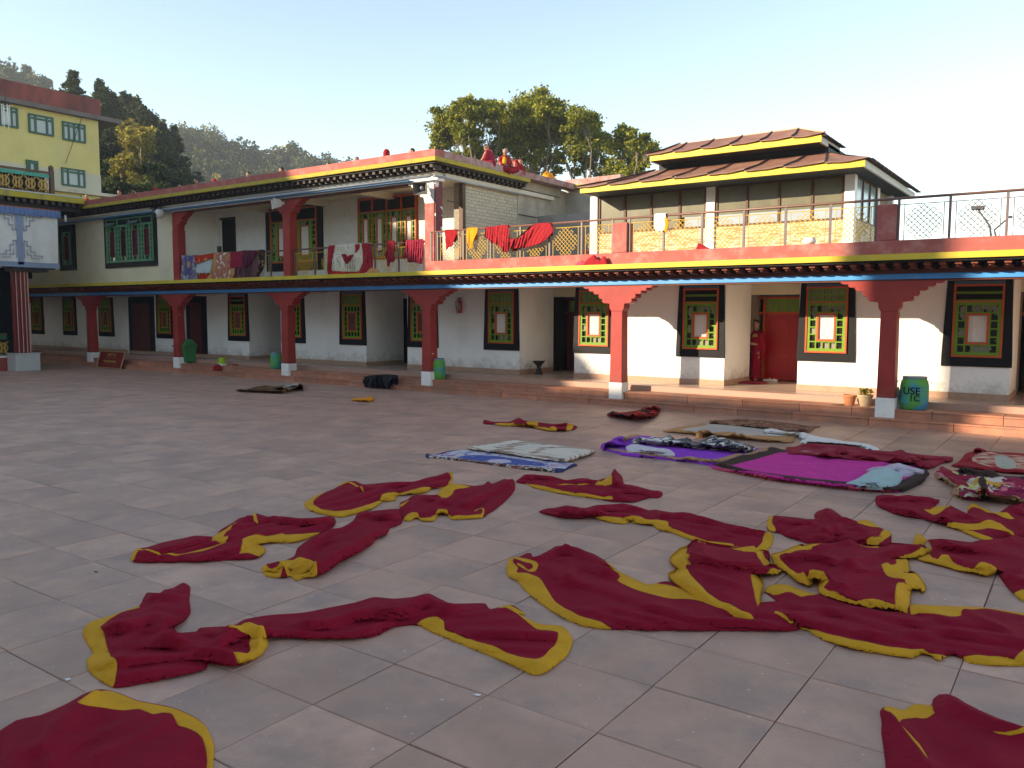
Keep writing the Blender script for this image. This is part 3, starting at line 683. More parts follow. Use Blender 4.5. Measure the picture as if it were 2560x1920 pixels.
for y in np.arange(18.6, 24.2, .42):
    b = MB(); b.box(XR+.02, XR+.13, y, y+.36, 5.462, 5.482); obj('sheet_end', b, M['sheetedge'], pv)
b = MB(); b.box(-9.6, -5.3, 20.2, 22.9, 5.98, 6.2); obj('clerestory', b, M['soffit'], pv)
# upper roof
b = MB(); b.box(-9.58, -5.30, 19.6, 19.65, 6.13, 6.29); obj('eave_board', b, M['eave'], pv, bevel=.004)
for xa in (-5.35, -9.58): b = MB(); b.box(xa, xa+.05, 19.652, 21.25, 6.11, 6.26); obj('bargeboard', b, M['eavew'], pv, bevel=.004)
b = MB(); b.box(-9.53,-5.36,19.66,21.2,6.12,6.15); obj('soffit', b, M['soffit'], pv)
sheets(-9.66, -5.22, 19.6, 6.30, 20.42, 6.66, 6, .55, .85)
b = MB(); b.add([(-5.2,19.54,6.30),(-5.2,21.3,6.27),(-6.07,20.6,6.66),(-6.07,20.42,6.67),(-9.66,21.3,6.28),(-9.1,20.6,6.63),(-9.1,20.42,6.66),(-9.68,19.54,6.31)],[(0,1,2,3),(1,4,5,2),(4,7,6,5)]); obj('roof_sheet', b, M['sheet'], pv)
b = MB(); b.tube([(-9.1,20.5,6.65),(-6.07,20.5,6.685)], .035, 6); b.tube([(-6.07,20.5,6.685),(-5.22,19.56,6.33)], .025, 6); obj('ridge_cap', b, mat('pale_ridge',(.5,.38,.28),.7), pv)
for y in np.arange(19.6, 21.2, .36):
    b = MB(); b.box(-5.3+.02, -5.3+.12, y, y+.3, 6.262, 6.28); obj('sheet_end', b, M['sheetedge'], pv)
# ================================================================== PORCH AT THE LEFT
po = thing('temple_porch', 'ornate porch at the far left with white curtain, gilt railing and fluted red column', 'porch', (-33,14.5,0))
XPc = -32.66
b = MB(); b.box(-33.35, XPc, 14.15, 15.03, 0, .64); obj('column_plinth', b, M['marble'], po, bevel=.015)
b = MB(); b.box(-33.38, XPc+.03, 14.12, 15.06, .641, .675); obj('plinth_cap', b, M['marble'], po, bevel=.008)
# fluted column: clustered square shafts
cx, cy = -33.0, 14.55
b = MB()
for dx, dy in ((0,0),(.13,.13),(-.13,.13),(.13,-.13),(-.13,-.13),(.2,0),(0,.2),(0,-.2),(-.2,0)):
    b.box(cx+dx-.075, cx+dx+.075, cy+dy-.075, cy+dy+.075, .676, 4.0)
obj('fluted_column', b, mat('deep_red_lacquer',(.17,.018,.02),.4,.15,4,.1,30,spec=.5), po, bevel=.008)
b = MB()
for dx, dy in ((.281,-.07),(.281,.07),(.21,.2),(.21,-.2),(.07,.281),(-.07,.281)): b.box(cx+dx-.012, cx+dx+.008, cy+dy-.012, cy+dy+.012, .70, 3.9)
obj('pale_fillet', b, mat('peach_fillet',(.62,.36,.27),.6), po)
b = MB(); b.box(cx-.3, cx+.36, cy-.35, cy+.9, 3.72, 3.84); b.box(cx-.2,cx+.3,cy-.5,cy+1.2,3.845,4.0); obj('column_head', b, M['dark'], po)
b = MB(); b.box(-36.5,-33.36,13.2,14.6,0,.5); obj('porch_floor', b, M['red'], po); b = MB(); b.box(-36.5,-33.36,13.0,14.62,.501,.56); obj('porch_kerb', b, M['white'], po)
# low gilt balustrade with green rail
b = MB(); b.box(-33.6,-33.5,12.6,14.25,1.18,1.36); obj('balustrade_rail', b, mat('green_rail',(.03,.12,.06),.5,.2,20,.2,40), po)
b = MB(); b.box(-33.65,-33.45,12.6,14.25,1.361,1.42); obj('handrail', b, M['brown'], po)
b = MB()
def rosette(b, y, z, R, x):
    ring = [(x, y+R*.62*cos(a), z+R*.62*sin(a)) for a in np.linspace(0, 2*pi, 17)]; b.tube(ring, R*.11, 5, cap=False)
    for s in (-1, 1):
        b.tube([(x, y+s*R*.75, z+R), (x, y+s*R*.25, z+R*.4), (x, y+s*R*.25, z-R*.4), (x, y+s*R*.75, z-R)], R*.10, 5)
        b.tube([(x, y+s*R*.25, z+R*.9),(x, y+s*R*.1, z),(x, y+s*R*.25, z-R*.9)], R*.08, 5)
for y in (12.9,13.32,13.74,14.12): rosette(b, y, .86, .26, -33.55)
obj('gilt_scroll', b, M['golddark'], po, smooth=True)
b = MB(); b.box(-36.2,-35.9,12.5,14.0,.56,4); obj('orange_pillar', b, mat('orange_lacquer',(.5,.14,.01),.5), po)
b = MB(); b.box(-36.4,-36.2,9,xp(70,800,-36.3)[0],0,4); obj('porch_back', b, M['void'], po)  # near-black sheet added to stand in for the dark depth of the porch
# porch roof edge, cornice and fascia
XF = -32.72
b = MB(); b.box(-43, XF, 8, 17.0, 6.45, 6.66); obj('yellow_band', b, M['yellowold'], po, bevel=.01)
b = MB(); b.box(-43, XF-.25, 8, 17.0, 6.12, 6.449); obj('cornice', b, M['dark'], po)
for k in range(26):
    y = 16.85-.26*k; b = MB(); b.box(XF-.25, XF-.06, y-.06, y+.06, 6.30, 6.44); obj('dentil_block', b, M['dentilup'], po)
b = MB(); b.box(XF-.30, XF-.10, 8, 16.05, 6.06, 6.12); obj('orange_strip', b, mat('ochre_red_strip',(.36,.09,.02),.6), po)
b = MB(); b.box(-43,XF+.02, 8, 16.9, 6.661, 6.70); obj('stone_coping', b, M['marble'], po)
# gilt balcony railing
b = MB(); b.box(-33.3,-33.16,15.93,16.08,6.70,7.66); b.lathe([(0,.9),(.07,.9),(.1,.98),(.08,1.07),(0,1.12)], (-33.23,16.0,6.75), 12); obj('railing_post', b, M['brown'], po)
b = MB(); b.box(-33.28,-33.18,8,15.93,7.52,7.60); b.box(-33.28,-33.18,8,15.93,6.74,6.80); obj('railing_bar', b, M['brown'], po)
b = MB(); b.box(-33.25,-33.21,8,15.93,7.36,7.50); obj('teal_frieze', b, mat('teal_frieze',(.03,.26,.20),.5,.5,22,.4,20), po)
b = MB()
for k in range(14): rosette(b, 15.68-.46*k, 7.07, .27, -33.23)
obj('gilt_scroll', b, M['golddark'], po, smooth=True)
b = MB(); b.box(-33.6,-33.55,8,15.9,6.71,7.5); obj('railing_backing', b, M['dark'], po)
# upper tier corner tips at the frame edge
for (Y0, Y1, z0, X1, s) in ((9,14.55,10.55,-34.2,1.0),(9,14.6,8.95,-34.2,1.0)):
    b = MB(); b.prism([(Y0,z0-.5),(Y1-.6,z0-.35),(Y1,z0+.05),(Y1-.05,z0+.16),(Y0,z0+.05)], X1-4, X1, ax='x'); obj('upper_eave', b, M['dark'], po)
    b = MB(); b.prism([(Y0,z0+.051),(Y1-.05,z0+.161),(Y1,z0+.24),(Y0,z0+.24)], X1-4, X1+.05, ax='x'); obj('upper_eave_band', b, M['yellowold'], po)
# curtain with fringe
ct = thing('curtain', 'large white porch curtain with grey key pattern and blue ruffled top', 'curtain', (XPc,14,5))
b = MB(); n = 90; vs = []; fs = []; Ya, Yb = 10.0, 15.93
def cb(y): return 3.93 + .02*sin(y*3) if y < 14.6 else 3.93-.06*(y-14.6)
for i in range(n+1):
    y = Ya+(Yb-Ya)*i/n
    for j in range(13):
        u = j/12; z = cb(y)*(1-u)+5.98*u; w = (.035*sin(y*5.2+1)+.02*sin(y*11+u))*(1-.4*u)
        vs.append((XPc-.1+w, y-(0.05*(1-u) if i == n else 0), z))
fs = [(i*13+j, (i+1)*13+j, (i+1)*13+j+1, i*13+j+1) for i in range(n) for j in range(12)]
b.add(vs, fs); obj('cloth', b, M['whitecloth'], ct, smooth=True)
def strip(b, pts, w, off=.02, x=None):
    for (y0, z0), (y1, z1) in zip(pts[:-1], pts[1:]):
        if abs(y1-y0) > abs(z1-z0): b.box(XPc-.05+off, XPc-.045+off, min(y0,y1)-w/2, max(y0,y1)+w/2, z0-w/2, z0+w/2)
        else: b.box(XPc-.05+off, XPc-.045+off, y0-w/2, y0+w/2, min(z0,z1)-w/2, max(z0,z1)+w/2)
gm = mat('grey_blue_print', (.25,.30,.42), .85, .06, 4)
b = MB(); b.box(XPc-.045, XPc-.035, 14.42, 14.62, 3.97, 5.98); b.box(XPc-.045, XPc-.035, Ya, 15.9, 3.88, 4.07); obj('printed_band', b, gm, ct)
b = MB()
for s in (-1, 1):
    yc = 14.52+s*.14
    for zz, d in ((5.86, -1), (4.22, 1)):
        K = [(0,0),(0,.62),(.1,.62),(.1,.45),(.22,.45),(.22,.24),(.36,.24),(.36,.1),(.62,.1),(.62,.02)]
        strip(b, [(yc+s*a, zz+d*q) for a, q in K], .035)
        K = [(.1,.3),(.1,.12),(.24,.12),(.24,0),(.5,0)]; strip(b, [(yc+s*a, zz+d*q) for a, q in K], .03)
obj('key_print', b, mat('grey_key_print', (.34,.37,.45), .85, .06, 4), ct)
b = MB(); vs = []; n = 420
for i in range(n+1):
    y = 10+(16.02-10)*i/n; w = .035*sin(y*38)+.015*sin(y*91)
    vs += [(XPc+.03+w, y, 5.80+.012*sin(y*20)), (XPc+.01+w*.4, y, 6.06)]
b.add(vs, [(2*i,2*i+2,2*i+3,2*i+1) for i in range(n)]); obj('ruffle', b, mat('blue_ruffle',(.13,.19,.36),.85,.1,6), ct, smooth=True)
# wind chime and hanging lamp
wc = thing('wind_chime', 'small white tubular wind chime hanging from the eave tip at top left', 'wind chime', (-34.2,14.4,8.4))
c = far(14, 270, 36.6)
b = MB(); b.tube([(c[0],c[1],c[2]+.5),(c[0],c[1],c[2]+.16)], .012, 5); b.lathe([(0,.14),(.16,.14),(.16,.17),(0,.17)], c, 12); obj('chime_disc', b, M['dark'], wc)
for k in range(6):
    a = k*pi/3; b = MB(); b.tube([(c[0]+.12*cos(a),c[1]+.12*sin(a),c[2]+.13),(c[0]+.12*cos(a),c[1]+.12*sin(a),c[2]-.5-.12*(k%3))], .018, 6); obj('chime_tube', b, M['whitecloth'], wc)
lb = thing('hanging_lamp', 'small white lamp bulb hanging under the corner of the porch roof', 'lamp', (-33,16.4,6.1))
c = (xp(164,520,-33.0)[0]); zc = 6.0
b = MB(); b.tube([(-33.05,c,6.12),(-33.05,c,5.99)], .008, 5); obj('flex', b, M['dark'], lb)
b = MB(); b.lathe([(0,0),(.03,0),(.045,-.08),(.05,-.2),(.03,-.26),(0,-.27)], (-33.05,c,5.99), 12); obj('bulb', b, M['whitecloth'], lb, smooth=True)
# ================================================================== YELLOW BUILDING
yb = thing('yellow_building', 'tall pale yellow building with green framed windows and stained red parapet behind the left roof', 'building', (-48,20,0))
XY = -45.0; my = mat('pale_yellow_wall', (.60,.49,.20), .85, .07, .7, .2, 14, dirt=((.5,.44,.3), .2, .6)); mc = mat('beige_band_wall', (.50,.455,.36), .85, .07, .7, .2, 14)
Y0, Y1 = 12.0, 24.28
b = MB(); b.box(-60, XY, Y0, Y1, 0, 8.55); obj('wall', b, my, yb)
b = MB(); b.box(-60, XY, Y0, Y1, 8.72, 12.62); obj('wall', b, my, yb)
b = MB(); b.box(-59.9, XY+.02, Y0, Y1+.02, 8.73, 9.72); obj('painted_dado', b, mc, yb)
b = MB(); b.box(-60, XY+.35, Y0, Y1+1.15, 8.551, 8.719); obj('sunshade_slab', b, M['rawplaster'], yb)
b = MB(); b.box(-60, XY+.35, Y0, Y1+1.15, 12.621, 12.85); obj('roof_slab', b, mat('dark_stained_slab',(.15,.12,.115),.9,.2,2,.3,9), yb)
b = MB(); b.box(-60, XY+.3, Y0, Y1, 12.851, 13.70); obj('parapet', b, mat('mouldy_red_parapet',(.27,.07,.06),.9,.2,1.2,.4,9,dirt=((.06,.03,.03),.55,.7),scale3=(1,1,.35)), yb)
b = MB(); b.box(XY, XY+.1, Y1-1.1, Y1-1.0, 0, 8.54); b.box(XY, XY+.1, Y0, Y0+6.6, 4, 8.54); obj('pilaster', b, my, yb)
def ywin(pl, pr, n):   # corner pixels: left (x,top,bottom), right
    ya, za1 = xp(pl[0], pl[1], XY); _, za0 = xp(pl[0], pl[2], XY); yb_, zb1 = xp(pr[0], pr[1], XY); _, zb0 = xp(pr[0], pr[2], XY)
    z0, z1 = (za0+zb0)/2, (za1+zb1)/2
    b = MB(); x0, x1 = XY+.001, XY+.09; fr = .09
    b.box(x0,x1,ya,yb_,z0,z0+fr); b.box(x0,x1,ya,yb_,z1-fr,z1); b.box(x0,x1,ya,ya+fr,z0+fr,z1-fr); b.box(x0,x1,yb_-fr,yb_,z0+fr,z1-fr)
    zt = z0+(z1-z0)*.74; b.box(x0,x1-.005,ya+fr,yb_-fr,zt,zt+.09)
    cuts = [.27,.73] if n == 3 else [.27,.5,.73]
    for k in cuts: y = ya+(yb_-ya)*k; b.box(x0,x1-.002,y-.045,y+.045,z0+fr,z1-fr)
    w = obj('window', b, mat('dark_green_frame',(.03,.10,.065),.5,.1,3), yb)
    b = MB(); b.box(XY+.02,XY+.03,ya+fr,yb_-fr,z0+fr,z1-fr); obj('pane', b, M['glassy'], w)
M['glassy'] = pattern('curtained_glass', [(0,(.34,.38,.38)),(.5,(.42,.45,.46)),(1,(.5,.52,.55))], 1.2, 'noise', rough=.2, scale3=(1,1,.2), bump=0)
ywin((69,281,330),(132,296,343),3); ywin((154,301,348),(212,314,360),4); ywin((-20,255,308),(43,275,324),3); ywin((152,417,462),(211,427,471),3)
ywin((64,398,430),(94,404,436),3)
b = MB(); b.tube([(XY+.15, xp(203,290,XY)[0], xp(203,290,XY)[1]), (XY+.15, xp(160,410,XY)[0], xp(160,410,XY)[1])], .015, 5); obj('cable', b, M['dark'], yb)
# ================================================================== TEMPLE BEHIND THE VIEWER (unseen, outline shaped to shade the courtyard)
tp = thing('main_temple', 'tall temple block across the courtyard, facing the long white building', 'temple', (-30,-20,0))
YO = -15.0; dY = 17.5-YO; sx, sz = .725*dY, .43*dY
def occ(u, v): return (u-sx, v+sz)
wt = mat('temple_wall', (.78,.70,.58), .85, .1, .5);  # unseen wall, made pale to bounce light onto the facade
def ouv(px, py): X, Y = gp(px, py); return occ(X-.725*(Y-17.5), .43*(Y-17.5))
hz_ = []  # slits added in the thin unseen wall to throw sun patches on the paving
for (xa, ya, xb, yb_, f) in ((1050,1318,1290,1262,.45),(1300,1285,1560,1262,.4),(1600,1290,2150,1262,.25),(1015,1190,1068,1170,1.0),(1110,1112,1900,1088,.7)):
    p, q = ouv(xa, ya), ouv(xb, yb_); X_ = sorted((p[0], q[0])); Z_ = sorted((p[1], q[1])); zm = (Z_[0]+Z_[1])/2; hh = (Z_[1]-Z_[0])/2*f
    hz_.append((X_[0], X_[1], zm-hh, zm+hh))
top1 = occ(0,.45)[1]
b = MB(); xs = sorted({-90., 36.}|{h[0] for h in hz_}|{h[1] for h in hz_}); zs = sorted({0., top1}|{h[2] for h in hz_}|{h[3] for h in hz_}); ho = set()
for i in range(len(xs)-1):
    for j in range(len(zs)-1):
        cx_, cz_ = (xs[i]+xs[i+1])/2, (zs[j]+zs[j+1])/2
        if any(h[0] < cx_ < h[1] and h[2] < cz_ < h[3] for h in hz_): ho.add((i, j))
xr_ = occ(-2.25, 0)[0]
xs2 = [x for x in xs if x < xr_]+[xr_]
bars(b, xs2, zs, {h for h in ho if h[0] < len(xs2)-1}, YO-.5, YO)
b.box(xr_, 36, YO-.5, YO, 0, occ(0,-.15)[1])
b.prism([occ(-3.9,.45), occ(-2.25,.45), occ(-2.3,4.5), occ(-2.6,5.0), occ(-3.6,5.0), occ(-3.85,4.5)], YO-.5, YO)
b.prism([occ(-60,.45), occ(-11.6,.45), occ(-12.9,2.0), occ(-14.4,3.0), occ(-20.4,6.3), occ(-21.2,7.6), occ(-60,7.6)], YO-.5, YO)
obj('main_block', b, wt, tp)
b = MB()
for k in range(14):
    for r in range(3): b.box(-70+k*6, -67.6+k*6, YO, YO+.1, 2+r*4, 4.2+r*4)
obj('window', b, M['void'], tp)
# ================================================================== TERRAIN AND TREES
def nz(x, y, s=0):
    return sin(x*1.3+s)*cos(y*1.1-s*.7)*.5+sin(x*2.9+y*1.7+s*2)*.28+sin(x*5.3-y*4.1+s)*.14
def leaf_mat(name, col, tip, rough=.6):
    m = bpy.data.materials.new(name); m.use_nodes = True; t = m.node_tree; b = t.nodes['Principled BSDF']
    at = N(t, 'ShaderNodeAttribute', attribute_name='tint'); tc = N(t, 'ShaderNodeTexCoord')
    n1 = N(t, 'ShaderNodeTexNoise', Scale=.45, Detail=4); L(t, tc.outputs['Object'], n1.inputs[0])
    c = mixc(t, at.outputs['Fac'], col, tip); k = ramp(t, n1.outputs[0], [(.3,.7),(.7,1.25)]); c = mixc(t, 1.0, c, k, 'MULTIPLY')
    L(t, c, b.inputs['Base Color']); b.inputs['Roughness'].default_value = rough; b.inputs['Specular IOR Level'].default_value = .25
    out = t.nodes['Material Output']; tr = N(t, 'ShaderNodeBsdfTranslucent'); L(t, c, tr.inputs[0]); mx = N(t, 'ShaderNodeMixShader'); mx.inputs[0].default_value = .28
    L(t, b.outputs[0], mx.inputs[1]); L(t, tr.outputs[0], mx.inputs[2]); L(t, mx.outputs[0], out.inputs[0]); return m
M['conifer'] = leaf_mat('conifer_foliage', (.020,.036,.011), (.085,.10,.02))
M['broad'] = leaf_mat('broadleaf_foliage', (.12,.145,.014), (.36,.33,.03))
M['gold_leaf'] = leaf_mat('yellowing_foliage', (.16,.14,.02), (.34,.27,.035))
M['hillleaf'] = leaf_mat('hill_foliage', (.045,.060,.022), (.13,.12,.035))
M['bark'] = mat('grey_bark', (.22,.17,.12), .9, .2, 2, .4, 14)
def leaf_cloud(name, P, size, m, parent=None, norm_up=.3, kind=None):
    """P: n x 3 centres; every leaf is a small bent quad"""
    P = np.asarray(P, float); n = len(P)
    d = rng.normal(size=(n,3)); d[:,2] += norm_up; d /= np.linalg.norm(d,axis=1)[:,None]
    a = np.cross(d, rng.normal(size=(n,3))); a /= np.linalg.norm(a,axis=1)[:,None]; c = np.cross(d, a)
    s = size*(.6+.8*rng.random((n,1)))
    V = np.stack([P-a*s*.5, P+c*s*.32, P+a*s*.5, P-c*s*.32], 1).reshape(-1,3)
    me = bpy.data.meshes.new(name); me.vertices.add(4*n); me.vertices.foreach_set('co', V.ravel())
    me.loops.add(4*n); me.loops.foreach_set('vertex_index', np.arange(4*n)); me.polygons.add(n)
    me.polygons.foreach_set('loop_start', np.arange(n)*4); me.polygons.foreach_set('loop_total', np.full(n,4)); me.update(); me.validate()
    at = me.attributes.new('tint', 'FLOAT', 'POINT'); at.data.foreach_set('value', np.repeat(rng.random(n)**1.6, 4))
    return obj(name, me, m, parent, kind=kind)
def clump_pts(c, r, n, flat=.8):
    d = rng.normal(size=(n,3)); d /= np.linalg.norm(d,axis=1)[:,None]
    k = r*(rng.random((n,1))**.33)*(.75+.35*rng.random((n,1))); d = d*k; d[:,2] *= flat; return np.asarray(c)+d
def conifer(px, ptop, dist, h, wid, label, m='conifer', n=7000, sz=.27):
    x, y, zt = far(px, ptop, dist); zb = zt-h
    t = thing('conifer_tree', label, 'tree', (x,y,zb), 'trees on the slope behind the left roof')
    P = []; nb = int(h*5)
    for k in range(nb):
        u = (k+.5)/nb; rr = wid*2.2*((1-u)**1.02*1.0+.006)*(.7+.55*rng.random()); z = zb+h*u
        na = max(3, int(9*(1-u)+3)); 
        for a in range(na):
            an = rng.random()*2*pi; q = rr*(.55+.45*rng.random())
            tip = np.array([x+q*cos(an), y+q*sin(an), z-.12*q]); cnt = max(3, int(n/(nb*na)))
            P.append(tip+(rng.normal(size=(cnt,3))*np.array([.26,.26,.2])*(.3+1.1*(1-u))))
            P.append(np.array([x,y,z])+(tip-np.array([x,y,z]))*rng.random((cnt//2+1,1))+rng.normal(size=(cnt//2+1,3))*.15)
    # spire
    P.append(np.array([x,y,zt])-np.abs(rng.normal(size=(60,1)))*np.array([[0,0,.7]])+rng.normal(size=(60,3))*.08)
    leaf_cloud('crown', np.concatenate(P), sz, M[m], t, .2)
    b = MB(); b.tube([(x,y,zb-3),(x,y,zb+h*.9)], [h*.018, .02], 6); obj('trunk', b, M['bark'], t)
cs = [(263,222,90,14,3.2,'short conifer wedged between the first two tips right of the parapet'),(322,240,95,14,3.2,'narrow conifer tip in the middle of the dark stand'),(372,280,93,13,3.0,'narrow conifer tip right of the sunlit middle one'),(182,180,84,15,4.6,'tallest pointed dark conifer above the red parapet of the yellow building'),(222,250,80,13,3.4,'slim dark conifer directly beside the corner of the yellow building'),
 (248,203,88,16,3.6,'pointed conifer just right of the yellow building parapet'),(283,236,90,15,3.6,'second conifer right of the yellow building'),(308,232,94,15,3.4,'third conifer right of the yellow building, slightly lower tip'),
 (341,246,92,14,3.3,'middle conifer of the dark stand with sunlit top'),(358,268,86,14,3.4,'conifer in front of the dark stand, right of its middle'),(386,290,92,14,3.4,'conifer near the right end of the dark stand'),
 (405,306,88,13,3.2,'next to last conifer in the descending row'),(436,318,95,15,3.0,'last and darkest slim conifer at the right end of the stand'),(272,330,78,14,5.5,'dark lower conifer filling the stand beside the yellow building'),(330,360,76,13,5.5,'dark conifer low in the middle of the stand'),(420,380,80,12,5.0,'dark conifer low at the right of the stand'),(380,340,84,13,5,'dark broad conifer behind the golden tree'),(450,420,84,10,4.5,'lowest dark conifer showing above the left roof')]
for a in cs: conifer(*a, n=17000)
def broadleaf(name, label, clumps, dist, trunk, m, n, sz, group, cat='tree', flat=.8, jit=3.0):
    """clumps: (px, py, radius px) in the picture, spread in depth; trunk: (px, py) of its foot"""
    c0 = far(trunk[0], trunk[1], dist); clumps = [(a, b_, c*(1.32 if n > 30000 else 1.2)) for a, b_, c in clumps]
    t = thing(name, label, cat, c0, group)
    P = []; tot = sum(r*r for _,_,r in clumps); ctr = []
    for px, py, r in clumps:
        dd = dist+rng.normal()*jit; R = r*dd/F; c = np.array(far(px, py, dd)); ctr.append((c, R))
        sub = max(8, int(r/1.6)); k = int(n*r*r/tot/ sub)
        for s in range(sub):
            o = rng.normal(size=3); o /= np.linalg.norm(o); o[2] = o[2]*.8+.1; cc = c+o*R*1.12*rng.random()**.45
            kk = int(k*rng.uniform(.3,1.7)*(.45 if name == 'broadleaf_tree' and py > 365 else 1)); P.append(cc+rng.normal(size=(kk,3))*np.array([R*.2,R*.2,R*.13])*rng.uniform(.6,1.5))
    leaf_cloud('crown', np.concatenate(P), sz, M[m], t, .35)
    b = MB(); base = Vector(c0)-Vector((0,0,3))
    mid = base+Vector((0,0,6))
    for c, R in ctr:
        c = Vector(c); p1 = base.lerp(c, .35)+Vector((rng.normal()*.3, rng.normal()*.3, .4)); p2 = base.lerp(c, .7)+Vector((rng.normal()*.4, rng.normal()*.4, .5))
        b.tube([base+Vector((rng.normal()*.3,rng.normal()*.3,0)), p1, p2, c], [.10,.07,.045,.015], 5)
        for q in range(6):
            e = c+Vector(np.clip(rng.normal(size=3),-1.2,1.2))*R*.5; b.tube([p2.lerp(c,.3*rng.random()), (p2+e)/2+Vector((0,0,.2)), e], [.03,.02,.008], 4)
    obj('trunk', b, M['bark'], t)
    return t
g2 = 'broad trees behind the pavilion roof'
broadleaf('broadleaf_tree', 'leftmost loose leafy tree rising behind the three seated monks', [(1120,305,32),(1170,275,24),(1165,330,28),(1120,350,24),(1215,280,24),(1245,275,22),(1140,395,26),(1185,370,24),(1100,360,18),(1210,400,26),(1150,275,18),(1225,320,16)], 56, (1190,470), 'broad', 26000, .20, g2, jit=1.2)
broadleaf('broadleaf_tree', 'tallest broad sunlit tree in the middle, directly behind the monks on the roof edge', [(1335,275,32),(1300,305,32),(1370,275,24),(1290,335,32),(1335,330,32),(1385,310,32),(1350,300,28),(1410,330,26),(1270,350,26),(1350,370,24),(1310,385,24),(1250,370,20),(1375,400,20),(1330,425,24),(1290,410,20),(1395,420,18)], 58, (1340,480), 'broad', 56000, .20, g2, jit=1.2)
broadleaf('broadleaf_tree', 'thin right hand tree between the tallest tree and the pavilion roof', [(1450,300,26),(1475,310,22),(1425,320,24),(1470,345,28),(1440,375,26),(1500,360,26),(1490,400,26),(1450,420,24),(1510,430,22),(1405,390,16)], 56, (1455,490), 'broad', 22000, .20, g2, jit=1.2)
broadleaf('broadleaf_tree', 'low rightmost tree touching the left end of the pavilion roof', [(1560,345,22),(1595,355,22),(1540,370,22),(1610,385,24),(1575,400,26),(1535,420,24),(1600,420,22),(1620,370,16),(1560,440,20)], 54, (1570,500), 'broad', 16000, .20, g2, jit=1.2)
g3 = 'trees on the slope behind the left roof'
broadleaf('golden_tree', 'golden leaved tree glowing in front of the dark conifers', [(335,330,24),(355,335,22),(325,350,20),(345,360,24),(318,365,12),(360,355,18)], 74, (340,430), 'gold_leaf', 6500, .24, g3)
broadleaf('golden_tree', 'lower yellow green tree below the golden one, above the left roof', [(310,410,22),(335,415,24),(320,440,24),(350,425,14),(300,430,16),(340,450,16),(358,400,10)], 72, (325,480), 'gold_leaf', 6500, .22, g3)
broadleaf('shrub_tree', 'dull olive tree low at the right of the conifers above the roof edge', [(395,435,24),(405,465,26),(380,470,22),(440,455,20),(435,475,18)], 70, (400,500), 'conifer', 5000, .24, g3)
broadleaf('shrub_tree', 'small brownish tree beside the yellow building above the roof', [(285,470,20),(262,480,18),(300,485,14),(440,455,12)], 70, (280,510), 'conifer', 3500, .24, g3)
# far wooded hill
def ridge(px):       # outline of the far hill in the picture
    X = [-400,-60,0,40,80,130,150,300,420,445,475,500,530,560,600,640,680,720,760,800,850,900,1000,1200,1700,2700]
    Yv = [120,165,182,196,213,232,300,345,360,335,340,345,350,372,385,395,398,405,412,418,425,440,470,520,600,640]
    return float(np.interp(px, X, Yv))
hd = 250.0
hl = thing('hill', '', '', (0,0,0), kind='structure')
vs = []; cols_ = list(range(-500, 2760, 60)); R_ = 14
for px in cols_:
    top = np.array(far(px, ridge(px)+14, hd))
    base = np.array(far(px, 790, 120.0)); base[2] = -2
    for j in range(R_+1):
        u = j/R_; p = base*(1-u)+top*u; p[2] = -2*(1-u)+top[2]*(u**1.15); vs.append(tuple(p))
    p = top*1.5; p[2] = top[2]*.6; vs.append(tuple(p))
nn = R_+2; fs = [(i*nn+j, (i+1)*nn+j, (i+1)*nn+j+1, i*nn+j+1) for i in range(len(cols_)-1) for j in range(nn-1)]
b = MB(); b.add(vs, fs); obj('hillside', b, mat('forest_floor', (.03,.035,.015), .95, .3, .1, .2, .5), hl)
P = []; Pg = []
for k in range(1500):
    px = rng.uniform(-120, 1000); u = rng.random()**.6
    top = np.array(far(px, ridge(px)+12, hd)); base = np.array(far(px, 790, 120.0)); base[2] = -2
    if u < .3: continue
    p = base*(1-u)+top*u; p[2] = -2*(1-u)+top[2]*(u**1.15)
    R = rng.uniform(1.5, 3.6)*(.6+.5*u); c = p+np.array([0,0,R*.8]); n = int(120*R/2.6)
    for s in range(3):
        cc = c+rng.normal(size=3)*R*.35; (Pg if rng.random() < .12 else P).append(clump_pts(cc, R*.75, n//2, .85))
for px in list(range(0, 900, 9)):                 # trees on the skyline
    p = np.array(far(px+rng.normal()*5, ridge(px)+10+rng.normal()*3, hd)); R = rng.uniform(.8, 2.2) if px > 640 else rng.uniform(1.2, 2.8)
    for s in range(4): P.append(clump_pts(p+rng.normal(size=3)*R*.5, R*.55, 130, .9))
for px, py, R in ((722,385,3.0),(735,370,2.0),(700,392,2.4),(648,352,.01)):
    if R > .1: P.append(clump_pts(far(px,py,hd-10), R, 260, 1)); 
leaf_cloud('hill_forest', np.concatenate(P), .85, M['hillleaf'], None, .3, kind='stuff')
leaf_cloud('hill_forest_pale', np.concatenate(Pg), .85, M['gold_leaf'], None, .3, kind='stuff')
M['lampgrey'] = mat('dark_grey_lamp_paint', (.05,.05,.055), .6)
